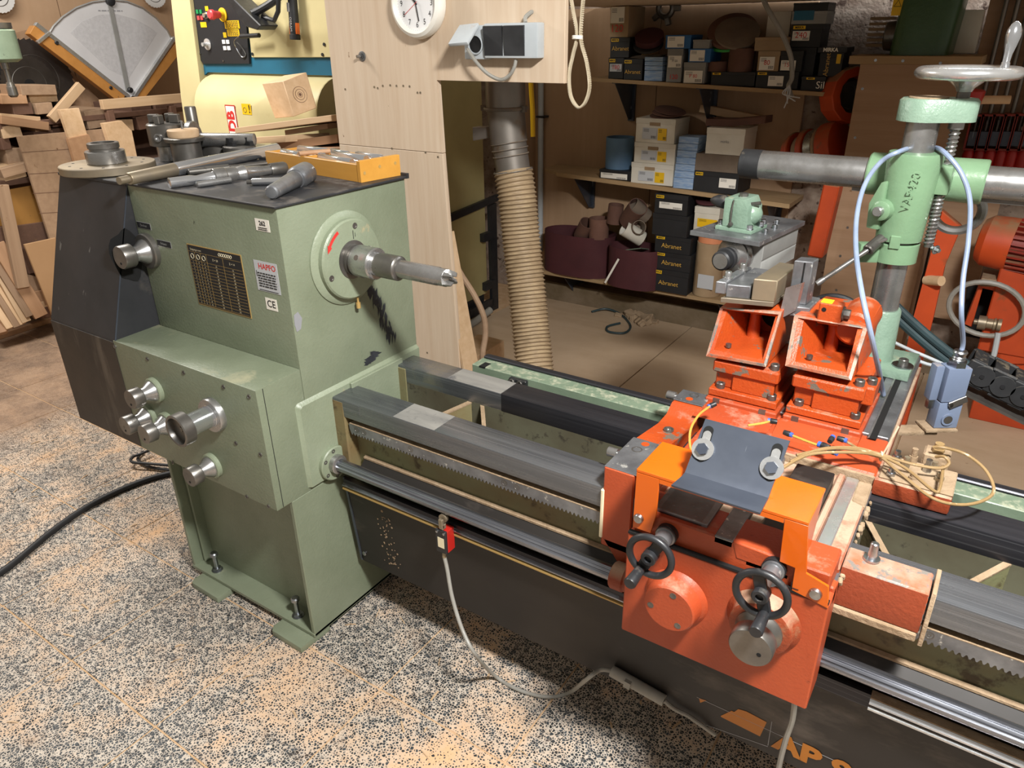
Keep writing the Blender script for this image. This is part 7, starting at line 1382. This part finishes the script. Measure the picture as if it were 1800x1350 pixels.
# ================================================================ cables on the floor
pts = [at(-420, 1290, z=.012), at(-180, 1150, z=.012), at(-30, 1030, z=.012), at(30, 985, z=.012), at(90, 935, z=.012), at(150, 893, z=.012), at(210, 862, z=.012), at(262, 842, z=.012), at(300, 832, z=.013), at(345, 822, z=.02)]
obj('power_cable', tube(B(), spl(pts, 8), .0115, 12), 'rubber_black', label='thick black power cable curving across the terrazzo floor', cat='cable')
for k, (pts, lab) in enumerate((([(300, 818), (262, 815), (232, 812), (234, 803), (250, 797), (265, 790)], 'thin black cable loop below the gear housing'), ([(300, 826), (268, 822), (246, 812), (243, 803), (252, 794)], 'second thin black cable loop below the gear housing'))):
    obj('thin_cable', tube(B(), spl([at(*q, z=.012 if k else .03) for q in pts], 6), .006, 8), 'rubber_black', label=lab, cat='cable')
p0 = V((sx_, .126, .412)); pts = [p0, at(786, 1000, y=.12), at(795, 1050, y=.10), at(812, 1105, y=.08), at(835, 1150, y=.07), at(870, 1188, z=.02), at(910, 1212, z=.007), at(960, 1225, z=.007), at(1000, 1218, z=.02), at(1030, 1195, y=.14), at(1055, 1178, y=.165), onguard(1082, 1173)+V((0, -.014, 0))]
obj('switch_cable', tube(B(), spl(pts, 8), .0052, 10), 'grey_cable', label='grey cable hanging from the limit switch to the floor', cat='cable')
e_ = onguard(1172, 1224)+V((0, -.014, 0)); pts = [e_, onguard(1190, 1240)+V((0, -.012, 0)), onguard(1212, 1252)+V((0, -.01, 0)), onguard(1235, 1262)+V((0, -.01, -.01)), onguard(1260, 1275)+V((0, .0, -.03))]
obj('trunk_cable', tube(B(), spl(pts, 6), .005, 8), 'grey_cable', label='grey cable leaving the sleeve on the black chip guard', cat='cable')
pts = [onguard(1403, 1200)+V((0, -.02, 0)), onguard(1398, 1250)+V((0, -.02, 0)), onguard(1385, 1290)+V((0, -.02, 0)), onguard(1373, 1340)+V((0, -.02, 0)), onguard(1365, 1400)+V((0, -.02, 0))]
obj('carriage_cable', tube(B(), spl(pts, 6), .0058, 8), 'grey_cable', label='grey cable hanging below the orange apron over the lettering', cat='cable')

# ================================================================ shavings
bm = B(); rs = random.Random(11)
for k in range(170):
    x, y = rs.uniform(-2.2, 1.0), rs.uniform(-.75, .9)
    if -1.0 < x < .02 and y > -.06: continue
    a = rs.uniform(0, 6.28); l = rs.uniform(.006, .02); w_ = rs.uniform(.0012, .003); d = V((math.cos(a), math.sin(a), 0)); e = V((-d.y, d.x, 0))*w_; c = V((x, y, .0005)); hgt = V((0, 0, rs.uniform(.001, .004)))
    loft(bm, [[c-d*l-e, c-d*l+e, c-d*l+e+V((0, 0, .0006)), c-d*l-e+V((0, 0, .0006))], [c+hgt-e, c+hgt+e, c+hgt+e+V((0, 0, .0006)), c+hgt-e+V((0, 0, .0006))], [c+d*l-e, c+d*l+e, c+d*l+e+V((0, 0, .0006)), c+d*l-e+V((0, 0, .0006))]])
obj('wood_shavings', bm, 'pine', label='loose wood shavings scattered over the terrazzo floor', cat='shavings', kind='stuff')
